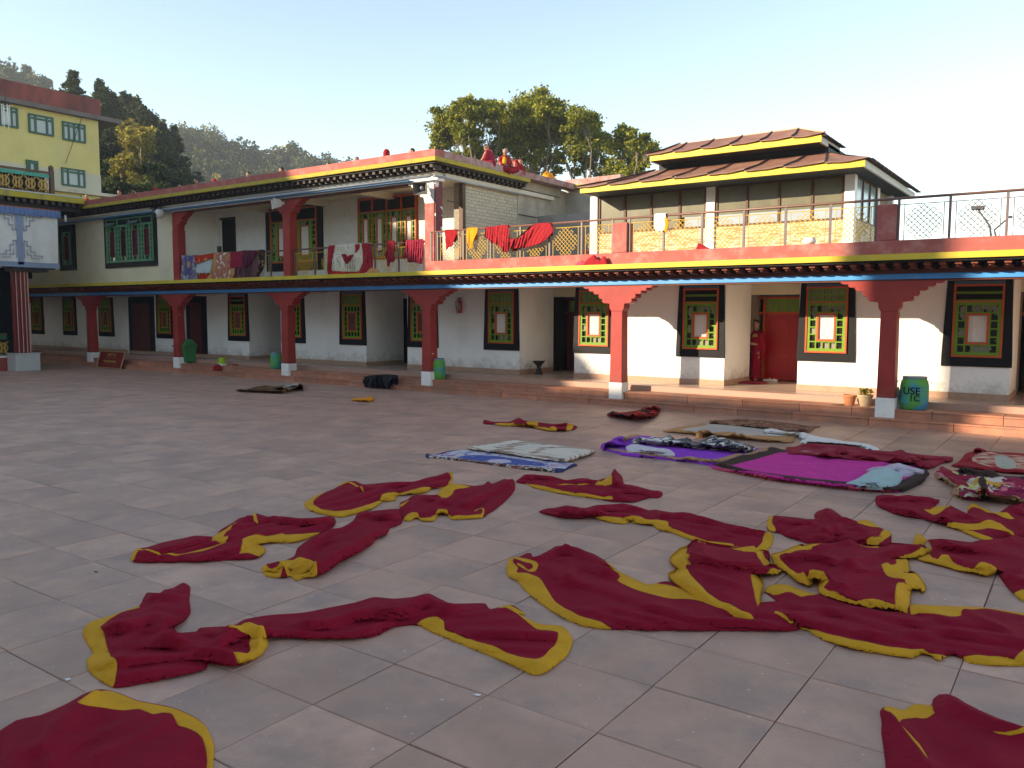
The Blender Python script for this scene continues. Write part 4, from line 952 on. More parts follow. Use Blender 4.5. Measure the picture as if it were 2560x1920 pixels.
# street lamps beyond the terrace
for k, (top, foot, lab) in enumerate((((2445,523),(2478,600),'curved street lamp with square head seen through the terrace lattice'),((2523,543),(2492,600),'second, more distant curved street lamp leaning right beyond the terrace'))):
    dd = 40; a = far(*top, dd); f_ = far(*foot, dd); t = thing('street_lamp', lab, 'street lamp', (f_[0],f_[1],0), 'street lamps beyond the terrace')
    m1 = tuple(.35*a[i]+.65*f_[i] for i in range(3)); s = .12 if k == 0 else -.25
    b = MB(); b.tube([(f_[0]+.1,f_[1],0), f_, (m1[0]+s, m1[1], m1[2]+.1), a], [.055,.05,.042,.032], 8); obj('pole', b, M['lampgrey'], t, smooth=True)
    b = MB(); b.box(a[0]-(.24 if k == 0 else .12),a[0]+(.24 if k == 0 else .12),a[1]-.15,a[1]+.15,a[2]-.03,a[2]+(.13 if k == 0 else .05)); obj('lamp_head', b, M['lampgrey'], t, bevel=.03)

# ------------------------------------------------------------------ air
hm = bpy.data.materials.new('haze_air'); hm.use_nodes = True; ht = hm.node_tree; ht.nodes.clear()
hv = ht.nodes.new('ShaderNodeVolumePrincipled'); hv.inputs['Density'].default_value = .00065; hv.inputs['Color'].default_value = (.82,.90,1,1); hv.inputs['Anisotropy'].default_value = .2
ho_ = ht.nodes.new('ShaderNodeOutputMaterial'); ht.links.new(hv.outputs[0], ho_.inputs['Volume'])
b = MB(); b.box(-640, 180, -200, 540, -1.4, 78); obj('haze', b, hm, kind='stuff')
# ================================================================== CLOTH
def S(cr, s):
    x0, y0, k = cr; o = []
    for w in s.split(): a, b_ = w.split(','); o.append((x0+float(a)*k, y0+float(b_)*k))
    return o
cF=(0,0,1.15732); cR3=(1000,980,.28933); cR4=(1500,980,.28933); cR5=(1920,1080,.28933); cR6=(300,1120,.47016); cR7=(100,1400,.30132); cR8=(1900,1440,.29837)
cRA=(1040,1000,.18083); cRB=(1500,1060,.22604); cRC=(2280,1080,.12658); c6=(960,640,.28933); cs2=(1920,640,.28933); cs1=(1500,640,.28933); c4=(440,640,.28933); c3=(400,320,.28933); c5=(960,320,.28933); c7=(1400,280,.28933)
cBL=(440,530,.12658); cBR=(800,540,.14467)
def catmull(p, step, closed=True):
    p = np.asarray(p, float); n = len(p); out = []
    for i in range(n if closed else n-1):
        p0, p1, p2, p3 = (p[(i-1)%n], p[i], p[(i+1)%n], p[(i+2)%n]) if closed else (p[max(i-1,0)], p[i], p[i+1], p[min(i+2,n-1)])
        l = np.linalg.norm(p2-p1); k = max(1, int(l/step))
        for j in range(k):
            t = j/k; t2, t3 = t*t, t**3
            q = .5*((2*p1)+(-p0+p2)*t+(2*p0-5*p1+4*p2-p3)*t2+(-p0+3*p1-3*p2+p3)*t3)
            out.append(.65*q+.35*(p1+(p2-p1)*t))
    if not closed: out.append(p[-1])
    return np.array(out)
def lin(p, st):
    p = np.asarray(p, float); o = []
    for i in range(len(p)):
        a, b_ = p[i], p[(i+1)%len(p)]; k = max(1, int(np.linalg.norm(b_-a)/st)); o += [a+(b_-a)*j/k for j in range(k)]
    return np.array(o)
def inpoly(P, poly):
    x, y = P[:,0], P[:,1]; r = np.zeros(len(P), bool); n = len(poly); j = n-1
    for i in range(n):
        xi, yi = poly[i]; xj, yj = poly[j]
        c = (yi > y) != (yj > y)
        with np.errstate(divide='ignore', invalid='ignore'): r ^= c & (x < (xj-xi)*(y-yi)/(yj-yi+1e-12)+xi)
        j = i
    return r
def pdist(P, poly, closed=True):
    A = np.asarray(poly); B = np.roll(A, -1, 0) if closed else A[1:]; A = A if closed else A[:-1]
    D = np.full(len(P), 1e9)
    for a, b_ in zip(A, B):
        ab = b_-a; l = (ab@ab)+1e-12; t = np.clip(((P-a)@ab)/l, 0, 1); q = P-(a+t[:,None]*ab); D = np.minimum(D, np.hypot(q[:,0], q[:,1]))
    return D
_perm = np.random.default_rng(11).random((256,256))
def vnoise(x, y):
    xi, yi = np.floor(x).astype(int), np.floor(y).astype(int); fx, fy = x-xi, y-yi; fx = fx*fx*(3-2*fx); fy = fy*fy*(3-2*fy)
    g = lambda a, b_: _perm[a%256, b_%256]
    return (g(xi,yi)*(1-fx)+g(xi+1,yi)*fx)*(1-fy)+(g(xi,yi+1)*(1-fx)+g(xi+1,yi+1)*fx)*fy
def folds(P, ang, wl, asp=3.5, seed=0):
    """soft ridged noise stretched along ang; 0..1"""
    c, s = cos(ang), sin(ang); u = P[:,0]*c+P[:,1]*s; v = -P[:,0]*s+P[:,1]*c
    wx = vnoise(u/wl*.5+seed, v/wl*.5+seed*2)-.5; wy = vnoise(u/wl*.5+seed+40, v/wl*.5-seed)-.5
    u = u/(wl*asp)+wx*1.1+seed*3.1; v = v/wl+wy*1.3+seed*1.7
    a = 1-np.abs(2*vnoise(u*.8, v*.8)-1); b_ = 1-np.abs(2*vnoise(u*1.7+9, v*1.7+5)-1)
    a = a*a*(3-2*a); b_ = b_*b_*(3-2*b_)
    return .72*a+.28*b_
def pleats(P, ang, wl, seed=0):
    """long asymmetric creases that fade in and out; 0..1"""
    c, s = cos(ang), sin(ang); u = P[:,0]*c+P[:,1]*s; v = -P[:,0]*s+P[:,1]*c
    w = vnoise(u*1.1+seed, v*1.1+seed*3)*2.4+vnoise(u*2.3+seed*2, v*2.3)*.5
    t = v/wl+w+seed; f = t-np.floor(t); k = .66
    pr = np.where(f < k, .5-.5*np.cos(pi*f/k), .5+.5*np.cos(pi*(f-k)/(1-k)))
    m = vnoise(u*2.1+seed*5, v*2.1+9); m2 = vnoise(np.floor(t)*3.7+u*1.5, seed+np.floor(t)*1.3)
    return pr*np.clip((m*.6+m2*.8)-.25, 0, 1)
def cloth(name, label, cat, outline, patches=(), base='maroon', z0=.004, hgt=.03, fold=(0,.035,.16), ridges=(), res=.022, edge=.010, group=None, asp=3.5, part='fabric', bevelw=.05, seed=None, extra=None, parent=None, pleat=0, smooth=1, sharp=False):
    g = lambda pts: np.array([gp(x, y, 0) for x, y in pts])
    cm = (lambda p, st: lin(p, st)) if sharp else catmull
    out = cm(g(outline), max(.03, res*1.3)); polys = []
    pp = [(nm, m, cm(g(pl), max(.03, res*1.3))) for nm, m, pl in patches]
    lo, hi = out.min(0), out.max(0)
    X, Yg = np.meshgrid(np.arange(lo[0], hi[0], res), np.arange(lo[1], hi[1], res))
    Q = np.stack([X.ravel(), Yg.ravel()], 1)+rng.uniform(-.3, .3, (X.size, 2))*res
    Q = Q[inpoly(Q, out)]
    if len(Q): Q = Q[pdist(Q, out) > res*.5]
    for _, _, pl in pp:
        if len(Q): Q = Q[pdist(Q, pl) > res*.35]
    V = [Vector(p) for p in out]; E = [(i, (i+1)%len(out)) for i in range(len(out))]
    for _, _, pl in pp:
        o = len(V); V += [Vector(p) for p in pl]; E += [(o+i, o+(i+1)%len(pl)) for i in range(len(pl))]
    V += [Vector(p) for p in Q]
    r = geometry.delaunay_2d_cdt(V, E, [], 0, 1e-5)
    P = np.array([tuple(v) for v in r[0]]); T = np.array([f for f in r[2] if len(f) == 3])
    C = P[T].mean(1); keep = inpoly(C, out); T = T[keep]; C = C[keep]
    # height field
    d = pdist(P, out); sd = seed if seed is not None else rng.random()*50
    fa = 1-np.exp(-(d/bevelw)**1.3)
    z = edge*(.35+.65*vnoise(P[:,0]*9+sd, P[:,1]*9)) + hgt*fa*(.5+.8*vnoise(P[:,0]*2.3+sd, P[:,1]*2.3+sd))
    z += fold[1]*.8*folds(P, fold[0], fold[2]*1.15, asp, sd)*fa
    z += fold[1]*.14*folds(P, fold[0]+.9, fold[2]*.7, 2.5, sd+7)*fa
    if pleat: z += pleat*pleats(P, fold[0], fold[2]*1.15, sd)*(1-np.exp(-(d/.07)**1.5))
    z += (.4*fold[1])*(vnoise(P[:,0]*6+sd, P[:,1]*6)**2)*np.exp(-(d/.06)**2)
    for pts, h, w in ridges:
        pl = catmull(g(pts), .05, False); dd = pdist(P, pl, False); z += h*np.exp(-(dd/w)**2)*(.75+.5*vnoise(P[:,0]*5, P[:,1]*5+sd))
    if extra: z = extra(P, z, d)
    z = np.maximum(z, .003)+z0
    ed = np.concatenate([T[:,[0,1]], T[:,[1,2]], T[:,[2,0]]]); ed = np.concatenate([ed, ed[:, ::-1]]); nP = len(P); deg = np.maximum(np.bincount(ed[:,0], minlength=nP), 1)
    for _ in range(smooth): z = .5*z+.5*np.bincount(ed[:,0], z[ed[:,1]], nP)/deg
    if smooth > 4: z = np.minimum(z, .007+1.0*d)
    zl = z.copy()
    for _ in range(int((.13/res)**2)): zl = .5*zl+.5*np.bincount(ed[:,0], zl[ed[:,1]], nP)/deg
    zl = np.minimum(zl, z*1.15); k = (H-zl)/H; XYZ = np.stack([P[:,0]*k, P[:,1]*k, z], 1)
    cen = XYZ[:, :2].mean(0)
    t = parent or thing(name, label, cat, (float(cen[0]), float(cen[1]), 0), group)
    own = np.full(len(T), -1)
    for i, (_, _, pl) in enumerate(pp): own[inpoly(C, pl)] = i
    # orientation
    def tri(Tm):
        a, b_, c = XYZ[Tm[:,0]], XYZ[Tm[:,1]], XYZ[Tm[:,2]]; nz_ = np.cross(b_-a, c-a)[:,2]; Tm = Tm.copy(); f = nz_ < 0; Tm[f] = Tm[f][:, ::-1]; return Tm
    for i in range(-1, len(pp)):
        Tm = T[own == i]
        if not len(Tm): continue
        Tm = tri(Tm); ids, inv = np.unique(Tm, return_inverse=True); Tn = inv.reshape(-1,3); vs = XYZ[ids]
        ee = {}
        for f in Tn:
            for a, b_ in ((f[0],f[1]),(f[1],f[2]),(f[2],f[0])): ee[(a,b_)] = 1
        bnd = [(a, b_) for (a, b_) in ee if (b_, a) not in ee]
        lowid = {}; nv = list(map(tuple, vs)); fc = [tuple(int(q) for q in f) for f in Tn]
        for a, b_ in bnd:
            for q in (a, b_):
                if q not in lowid: lowid[q] = len(nv); p = nv[q]; nv.append((p[0], p[1], max(z0*.6, p[2]-.012) if d[ids[q]] > .01 else z0*.6))
            fc.append((int(b_), int(a), lowid[a], lowid[b_]))
        me = bpy.data.meshes.new('m'); me.from_pydata(nv, [], fc); me.update()
        nm, m = (part, base) if i < 0 else (pp[i][0], pp[i][1])
        me.name = nm; obj(nm, me, M[m] if isinstance(m, str) else m, t, smooth=True)
    return t
RG = 'maroon robes with yellow borders spread on the paving'
def robe(label, outline, trims, **kw):
    kw['fold'] = (kw['fold'][0], kw['fold'][1]*.42, kw['fold'][2]*1.1); kw['hgt'] = kw['hgt']*.8; kw['ridges'] = [(p, h*.72, w*1.0) for p, h, w in kw['ridges']]
    og = np.array([gp(x, y) for x, y in outline]); ev, evec = np.linalg.eigh(np.cov(og.T)); kw['fold'] = (math.atan2(evec[1,1], evec[0,1])+rng.normal()*.12, kw['fold'][1]*.9, kw['fold'][2]*1.3); kw['asp'] = 5
    kw['pleat'] = .055; kw['smooth'] = 7; kw['res'] = kw.get('res',.022)*.85; kw['hgt'] *= .6; kw['edge'] = .006; kw['bevelw'] = .08
    return cloth('robe', label, 'robe', outline, [('border', 'mustard', p) for p in trims], group=RG, **kw)
mf = S(cR7, "2124,440"); 
# A bottom left
robe('large robe cut off by the bottom left corner, with curved yellow border',
  S(cR7,"-420,1500 -200,1330 0,1285 130,1232 240,1180 360,1110 470,1072 560,1075 680,1110 800,1160 950,1190 1100,1220 1210,1265 1300,1310 1370,1370 1410,1440 1445,1540 1440,1659 1420,1800 1300,1950 700,2050 0,2050 -420,1900"),
  [S(cR7,"310,1215 380,1140 470,1084 560,1078 680,1114 800,1164 950,1194 1100,1224 1210,1269 1300,1314 1372,1374 1415,1444 1455,1545 1450,1659 1430,1800 1375,1800 1388,1659 1370,1540 1345,1470 1290,1420 1210,1385 1150,1370 1110,1310 1080,1266 1020,1262 940,1285 880,1270 820,1250 650,1238 500,1228")],
  res=.018, hgt=.035, fold=(.55,.05,.17), ridges=[(S(cR7,"0,1560 150,1380 280,1230 420,1100 520,1085"),.10,.06),(S(cR7,"560,1600 760,1500 960,1390 1100,1300"),.035,.05),(S(cR7,"100,1659 300,1500 600,1400"),.03,.06)])
# B long twisted robe
robe('long twisted robe across the left foreground with a yellow lined tube opening',
  S(cR7,"1185,187 1245,220 1240,330 1250,430 1200,500 1120,550 1145,600 1300,590 1330,560 1600,542 1700,490 1900,455 2124,440")+S(cR6,"1000,870 1100,850 1250,820 1350,792 1460,800 1560,790 1640,772 1700,800 1760,825 1850,825 1940,825 1970,855 2080,832 2160,885")+S(cF,"1120,1325 1165,1347 1215,1352 1237,1380 1225,1415 1180,1450 1150,1456 1100,1432 1000,1392 930,1362 901,1348")+S(cR6,"1450,950 1380,990 1300,1005 1200,1010 1000,1010 800,1002")+S(cR7,"1890,640 1893,700 1840,775 1750,830 1640,870 1500,870 1400,848 1370,900 1180,945 1000,985 850,1015 700,1045 605,1052 490,990 400,910 390,820 440,778 395,690 355,620 365,560 420,510 520,480 640,440 820,378 850,330 890,268 990,275 1030,245 1100,232"),
  [S(cR7,"822,372 640,438 520,478 420,508 362,560 350,620 392,692 436,780 386,822 394,912 486,996 602,1056 642,880 600,830 575,760 550,700 530,600 500,560 560,500 680,430 828,392"),
   S(cR7,"1560,610 1640,562 1740,552 1845,588 1897,650 1893,720 1830,795 1740,832 1640,845 1605,805 1690,785 1745,745 1735,690 1748,625 1700,602 1630,596"),
   S(cR6,"1575,940 1600,915 1640,897 1690,893 1722,925 1728,965 1790,985 1850,1010")+S(cF,"960,1358 1010,1377 1100,1411 1155,1428 1195,1398 1205,1368 1160,1358 1110,1320 1060,1308 1092,1302 1165,1340 1220,1348 1245,1380 1230,1420 1180,1458 1150,1462 1050,1418 960,1382 898,1350")],
  res=.018, hgt=.03, fold=(.5,.055,.15), bevelw=.06,
  ridges=[(S(cR7,"900,300 1040,310 1200,330 1160,420 1000,380 960,400"),.07,.05),(S(cR7,"640,560 760,520 950,475 1080,520 1130,640"),.13,.08),(S(cR7,"650,900 700,700 780,560"),.05,.05),(S(cR7,"1020,650 1200,700 1420,760 1620,830"),.09,.06),
   (S(cR7,"1520,690 1560,610 1640,565 1750,556 1860,600 1890,680 1850,770 1750,828 1640,862"),.13,.045),(S(cR6,"1000,940 1200,900 1350,850 1450,870 1560,830 1650,800 1750,850"),.12,.08),(S(cR6,"820,960 1000,985 1250,985 1420,930"),.05,.04),(S(cR6,"1740,880 1850,885 1980,870 2080,845"),.04,.04)],
  extra=lambda P, z, d: z*(1-.85*np.exp(-(pdist(P, np.array([gp(*q) for q in S(cR7,"1590,690 1660,680 1700,730")]), False)/.05)**2)))
# C tubes robe
robe('robe lying diagonally with two curled tube ends of yellow lining nearest the viewer',
  S(cR6,"1500,330 1480,322 1430,325 1330,335 1270,340 1240,385 1180,420 1090,440 1010,480 945,530 925,575 850,605 780,615 752,640 775,678 850,685 905,680 935,700 980,685 1040,680 1110,650 1180,600 1260,560 1340,510 1375,470 1420,455 1440,420 1500,395"),
  [S(cR6,"835,600 930,592 975,600 1020,610 1046,640 1044,680 985,690 935,705 900,690 870,650 848,685 775,683 745,640 775,612 790,640 850,640"),],
  res=.018, hgt=.05, fold=(.75,.07,.16), ridges=[(S(cR6,"960,600 1010,520 1120,450 1240,400"),.10,.07),(S(cR6,"1050,640 1150,570 1280,500 1360,440"),.08,.06),(S(cR6,"1270,350 1350,360 1450,370 1490,340"),.09,.06),(S(cR6,"760,640 800,618 850,625 865,660"),.09,.03),(S(cR6,"960,625 1000,608 1040,630 1040,665"),.09,.03)],
  extra=lambda P, z, d: z*(1-.8*np.exp(-(pdist(P, np.array([gp(*q) for q in S(cR6,"800,655 845,660 846,664")]), False)/.035)**2))*(1-.8*np.exp(-(pdist(P, np.array([gp(*q) for q in S(cR6,"890,640 930,680 1010,650")]), False)/.03)**2)))
# D upper part beside C: robe with wavy yellow hem
robe('robe with a wavy raised yellow hem catching the light, joined behind the diagonal tube robe',
  S(cR3,"30,1100 0,1040 0,960 60,930 110,895 190,885 310,885 360,830 430,790 560,800 640,810 720,800 760,770 800,790 900,750 935,755 975,750 995,790 990,850 930,920 850,990 760,1050 720,1080 640,1085 500,1095 440,1095 400,1050 360,1040 330,1060 300,1105 190,1110 140,1080 90,1110"),
  [S(cR3,"300,885 350,830 425,788 500,792 610,815 520,835 470,850 450,880 380,925 340,905"), S(cR3,"25,1105 60,1060 110,1040 150,1050 180,1085 260,1085 300,1050 340,1018 400,1020 440,1070 520,1068 640,1065 700,1055 715,1020 690,1008 650,1030 640,1022 690,1000 728,1015 722,1060 700,1085 500,1098 440,1100 398,1052 360,1045 330,1062 300,1110 190,1115 140,1084 90,1115"), S(cR3,"-20,985 60,940 80,930 60,950 10,990")],
  res=.02, hgt=.05, fold=(.5,.06,.16), ridges=[(S(cR3,"350,1030 390,1030"),.08,.05),(S(cR3,"200,920 330,900 370,960"),.07,.07),(S(cR3,"560,980 700,900 860,830 960,780"),.08,.09)])
# E upper left
robe('robe with a leaf shaped outline and yellow rim, farthest left of the upper row',
  S(cR6,"1765,130 1740,128 1690,145 1640,155 1560,178 1450,180 1340,190 1290,192 1250,175 1190,180 1140,215 1060,245 1000,275 980,300 1000,325 1060,345 1150,362 1210,358 1290,335 1360,310 1400,280 1465,275 1470,250 1550,240 1600,238 1640,228 1660,212 1720,208 1755,190 1770,160"),
  [S(cR6,"1190,176 1140,211 1060,241 996,273 975,300 996,330 1058,350 1150,367 1215,362 1290,340 1362,315 1402,284 1470,278 1474,252 1550,243 1600,240 1642,230 1662,214 1722,210 1720,204 1640,208 1600,212 1520,230 1450,238 1400,248 1380,272 1320,300 1230,325 1150,338 1070,325 1030,300 1035,272 1080,240 1150,208 1210,186 1260,205 1300,232 1302,228 1250,190"), S(cR6,"1742,126 1772,135 1775,165 1755,195 1745,185 1760,160 1755,140")],
  res=.022, hgt=.045, fold=(.3,.05,.15), ridges=[(S(cR6,"1300,215 1450,195 1600,175 1740,145"),.07,.08),(S(cR6,"1400,262 1450,262 1560,232 1640,215"),.03,.04)])
# F
robe('crumpled robe with yellow flap in its middle, left of the diagonal tube robe',
  S(cR6,"1140,370 1110,362 1030,370 950,372 860,362 790,365 720,345 700,360 640,370 600,395 540,430 505,465 490,470 400,465 330,480 230,500 150,525 90,535 62,565 65,600 200,603 400,600 560,592 680,588 735,580 775,550 770,530 740,510 800,500 900,500 960,490 1060,455 1130,420 1148,395"),
  [S(cR6,"615,392 560,430 500,465 488,490 520,500 545,498 573,485 572,472 550,465 590,430 618,395"), S(cR6,"708,345 712,385 735,400 722,360 726,346"), S(cR6,"655,480 720,470 800,462 860,452 880,462 960,456 1065,448 1000,478 950,490 880,502 800,500 740,508 772,530 776,552 735,572 680,565 635,560 640,540 650,520"), S(cR6,"95,528 140,545 200,555 300,562 400,545 480,525 560,490 565,496 480,533 400,555 300,570 190,562 130,552 100,540 68,602 58,600 60,565")],
  res=.02, hgt=.05, fold=(.15,.065,.15), ridges=[(S(cR6,"740,360 850,380 1000,395 1120,385"),.10,.06),(S(cR6,"600,420 660,380 720,375"),.08,.05),(S(cR6,"110,560 300,520 460,480"),.06,.07),(S(cR6,"560,560 680,500 780,440"),.04,.05)])
# G upper right of centre: peaked robe
robe('robe with a sharp upright peak and long straight yellow edge, behind the middle row',
  S(cR3,"1000,775 1040,740 1080,712 1130,710 1200,720 1290,722 1380,745 1450,762 1540,745 1620,745 1690,765 1760,745 1800,740 1830,700 1852,662 1880,690 1920,730 1935,790 1990,800 2060,815 2130,835 2190,850")+S(cR4,"500,850 535,862 543,885 520,908 480,915 430,910 380,925 320,940 230,942 110,940")+S(cR3,"1700,915 1500,890 1330,860 1230,840 1140,815 1095,795"),
  [S(cR3,"1092,788 1095,808 1140,822 1230,848 1330,868 1500,897 1700,918 1830,925 1828,905 1700,895 1500,868 1400,850 1280,828 1250,815 1180,800"), S(cR3,"1340,800 1480,790 1600,795 1680,790 1760,758 1825,712 1832,770 1820,800 1700,800 1600,802 1480,800")],
  res=.022, hgt=.03, fold=(-.1,.045,.13), ridges=[(S(cR3,"1850,665 1870,740 1880,800"),.16,.06),(S(cR3,"1060,750 1150,730 1300,740 1500,770 1700,775"),.08,.06),(S(cR4,"120,870 260,850 380,870 500,870"),.06,.06)])
# H long robe middle
robe('long slender robe with yellow lower hem and pointed crimson left end, middle right',
  S(cR3,"1200,1030 1270,1005 1330,1000 1400,985 1440,978 1520,990 1600,1000 1700,975 1800,972 1920,968 2010,980 2090,1000 2150,1020 2212,1015")+S(cR4,"560,1030 640,1040 700,1035 790,1045 860,1070 960,1095 1080,1130 1180,1150 1280,1175 1390,1205 1460,1205 1500,1240 1495,1290 1470,1340 1410,1388 1350,1390 1270,1385 1220,1370 1150,1345 1000,1320 850,1290 700,1240 600,1200 540,1190 490,1175 440,1140 300,1130 260,1110")+S(cR3,"1960,1135 1840,1125 1740,1100 1660,1078 1560,1085 1400,1080 1290,1055 1230,1045"),
  [S(cR3,"1665,1072 1760,1070 1860,1080 2020,1078 2040,1078")+S(cR4,"350,1075 390,1095 470,1105 560,1105 590,1120 595,1165 700,1205 800,1245 900,1280 1040,1300 1150,1315 1160,1345 1290,1335 1330,1330 1350,1350 1400,1300 1410,1250 1440,1215 1465,1200 1508,1240 1500,1295 1475,1350 1412,1394 1350,1396 1270,1392 1220,1376 1150,1352 1000,1327 850,1297 700,1247 600,1207 540,1197 488,1182 436,1146 300,1137 255,1117")+S(cR3,"1960,1141 1840,1131 1740,1106")],
  res=.02, hgt=.05, fold=(-.55,.06,.14), base='maroon', ridges=[(S(cR3,"1420,1050 1440,1000 1500,1010 1580,1040"),.08,.05),(S(cR3,"1690,1040 1780,990 1920,985 2080,1020"),.09,.06),(S(cR4,"560,1070 760,1060 960,1120 1180,1170 1380,1220"),.09,.07),(S(cR4,"1000,1250 1020,1190 1120,1240"),.05,.04)])
# I big right-of-centre robe
oI = S(cR3,"945,1440 930,1470 915,1520 930,1580 980,1610 1015,1630")+S(cF,"1135,1275 1165,1300 1210,1330 1260,1350 1330,1358 1450,1360 1560,1360 1660,1361 1720,1360 1750,1345 1700,1300 1640,1300 1580,1295 1500,1270 1440,1255 1400,1262 1350,1240 1310,1220")+S(cR3,"1870,1530 1780,1460 1680,1400 1600,1370 1530,1340 1440,1325 1350,1330 1290,1365 1200,1410 1150,1425 1130,1390 1100,1388 1030,1420 980,1425")
robe('broad robe with a yellow looped corner, left of the overlapping group at right', oI,
  [S(cR3,"950,1425 925,1470 905,1520 925,1585 980,1616 1012,1636")+S(cF,"1130,1276 1160,1302 1208,1334 1258,1356 1325,1362 1300,1345 1250,1330 1200,1300 1180,1270 1165,1248 1140,1240")+S(cR3,"1010,1570 1020,1520 1000,1490 975,1460 985,1430"),
   S(cR3,"980,1425 1040,1425 1100,1450 1170,1470 1195,1500 1170,1540 1120,1550 1060,1520 1010,1490 1015,1478 1070,1505 1110,1530 1150,1510 1120,1480 1060,1465 1000,1450"),
   S(cR3,"1770,1450 1850,1480 1960,1530 2050,1570")+S(cF,"1340,1232 1400,1255 1450,1265 1560,1292 1600,1300 1560,1310 1500,1296 1440,1290 1380,1275 1335,1255")+S(cR3,"1900,1600 1850,1540")],
  res=.019, hgt=.04, fold=(-.3,.06,.19), ridges=[(S(cR3,"1200,1440 1300,1380 1440,1350 1600,1400 1750,1480 1850,1560"),.12,.08),(S(cR3,"1440,1659 1480,1500 1420,1440"),.07,.06),(S(cR3,"990,1440 1080,1500 1150,1490"),.05,.03),(S(cF,"1250,1320 1400,1310 1550,1330"),.03,.06)])
# J small heap with yellow knot
robe('bunched robe with a twisted yellow knot at its left, on top of the broad robe', 
  S(cR4,"850,1290 800,1300 760,1340 740,1350 690,1365 650,1400 605,1440 610,1480 640,1510 660,1530 640,1560 590,1585 610,1630")+S(cF,"1475,1275 1510,1300 1560,1325 1600,1340 1625,1348 1645,1330 1645,1290 1650,1265 1640,1240 1685,1240 1690,1228 1665,1222 1660,1195 1620,1190 1590,1185 1540,1178 1500,1168"),
  [S(cR4,"755,1335 690,1360 645,1400 598,1440 605,1490 635,1515 655,1532 635,1560 582,1585 606,1634")+S(cF,"1472,1278 1508,1304 1558,1330 1598,1345 1625,1353 1640,1340 1600,1322 1560,1300 1525,1278 1500,1250")+S(cR4,"760,1560 740,1520 785,1490 780,1460 760,1440 778,1420 740,1400 750,1370"),
   S(cF,"1645,1238 1690,1228 1690,1240 1655,1250 1660,1270 1652,1310 1648,1332 1634,1300 1625,1265 1622,1240"),
   S(cR4,"1145,1315 1160,1345 1290,1340 1370,1360 1420,1420 1470,1470 1500,1500 1420,1490 1370,1450 1340,1400 1220,1375 1150,1355")],
  z0=.05, res=.019, hgt=.05, fold=(-.4,.08,.15), ridges=[(S(cR4,"800,1400 900,1450 1050,1480 1250,1500 1420,1500"),.10,.06),(S(cR4,"860,1300 880,1380 950,1430"),.08,.05),(S(cR4,"700,1450 740,1500 720,1560"),.07,.035),(S(cR4,"850,1560 1000,1600 1150,1659"),.05,.06)])
# K foreground right long robe
oK = S(cR8,"20,240 60,220 110,225 130,200 40,130 60,90 130,65 250,75 300,100 440,145 500,150 650,190 800,230 950,265 1100,290 1265,235 1450,245 1600,250 1870,262 2212,310 2600,380 2700,600 2500,740 2212,745 2100,745 1900,735 1750,725 1690,680 1600,650 1500,705 1420,650 1380,640 1280,675 1100,655 900,625 700,580 600,548 500,515 400,450 320,430 240,440 200,405 30,340")
robe('very long robe running out of the right edge, with a continuous wavy yellow border below', oK,
  [S(cR8,"15,240 60,214 118,222 150,300 200,340 280,380 380,420 480,450 600,490 680,505 800,540 950,570 1100,598 1260,608 1370,615 1420,640 1500,660 1600,650 1700,668 1800,670 2000,668 2130,690 2180,640 2230,600 2300,760 2212,752 1900,742 1745,732 1686,686 1600,656 1502,711 1418,656 1376,646 1280,682 1100,662 900,632 700,587 600,555 496,522 396,457 320,440 240,380 60,300"),
   S(cR8,"25,120 60,84 130,58 250,68 300,95 440,140 505,150 440,155 350,180 250,145 150,155 90,145"), S(cR8,"1265,228 1450,238 1600,243 1870,255 2212,303 2212,325 1900,270 1700,290 1680,330 1560,345 1450,330 1330,310 1265,318")],
  res=.019, hgt=.035, fold=(-.28,.055,.17), asp=5, ridges=[(S(cR8,"300,330 600,280 900,290 1200,380 1500,360"),.05,.06),(S(cR8,"900,480 1200,500 1450,470 1900,480 2212,540"),.05,.05),(S(cR8,"500,560 700,560 900,560"),.02,.05),(S(cR8,"1720,290 1900,380 2100,470"),.05,.05),(S(cR8,"1380,625 1500,690"),.04,.04)])
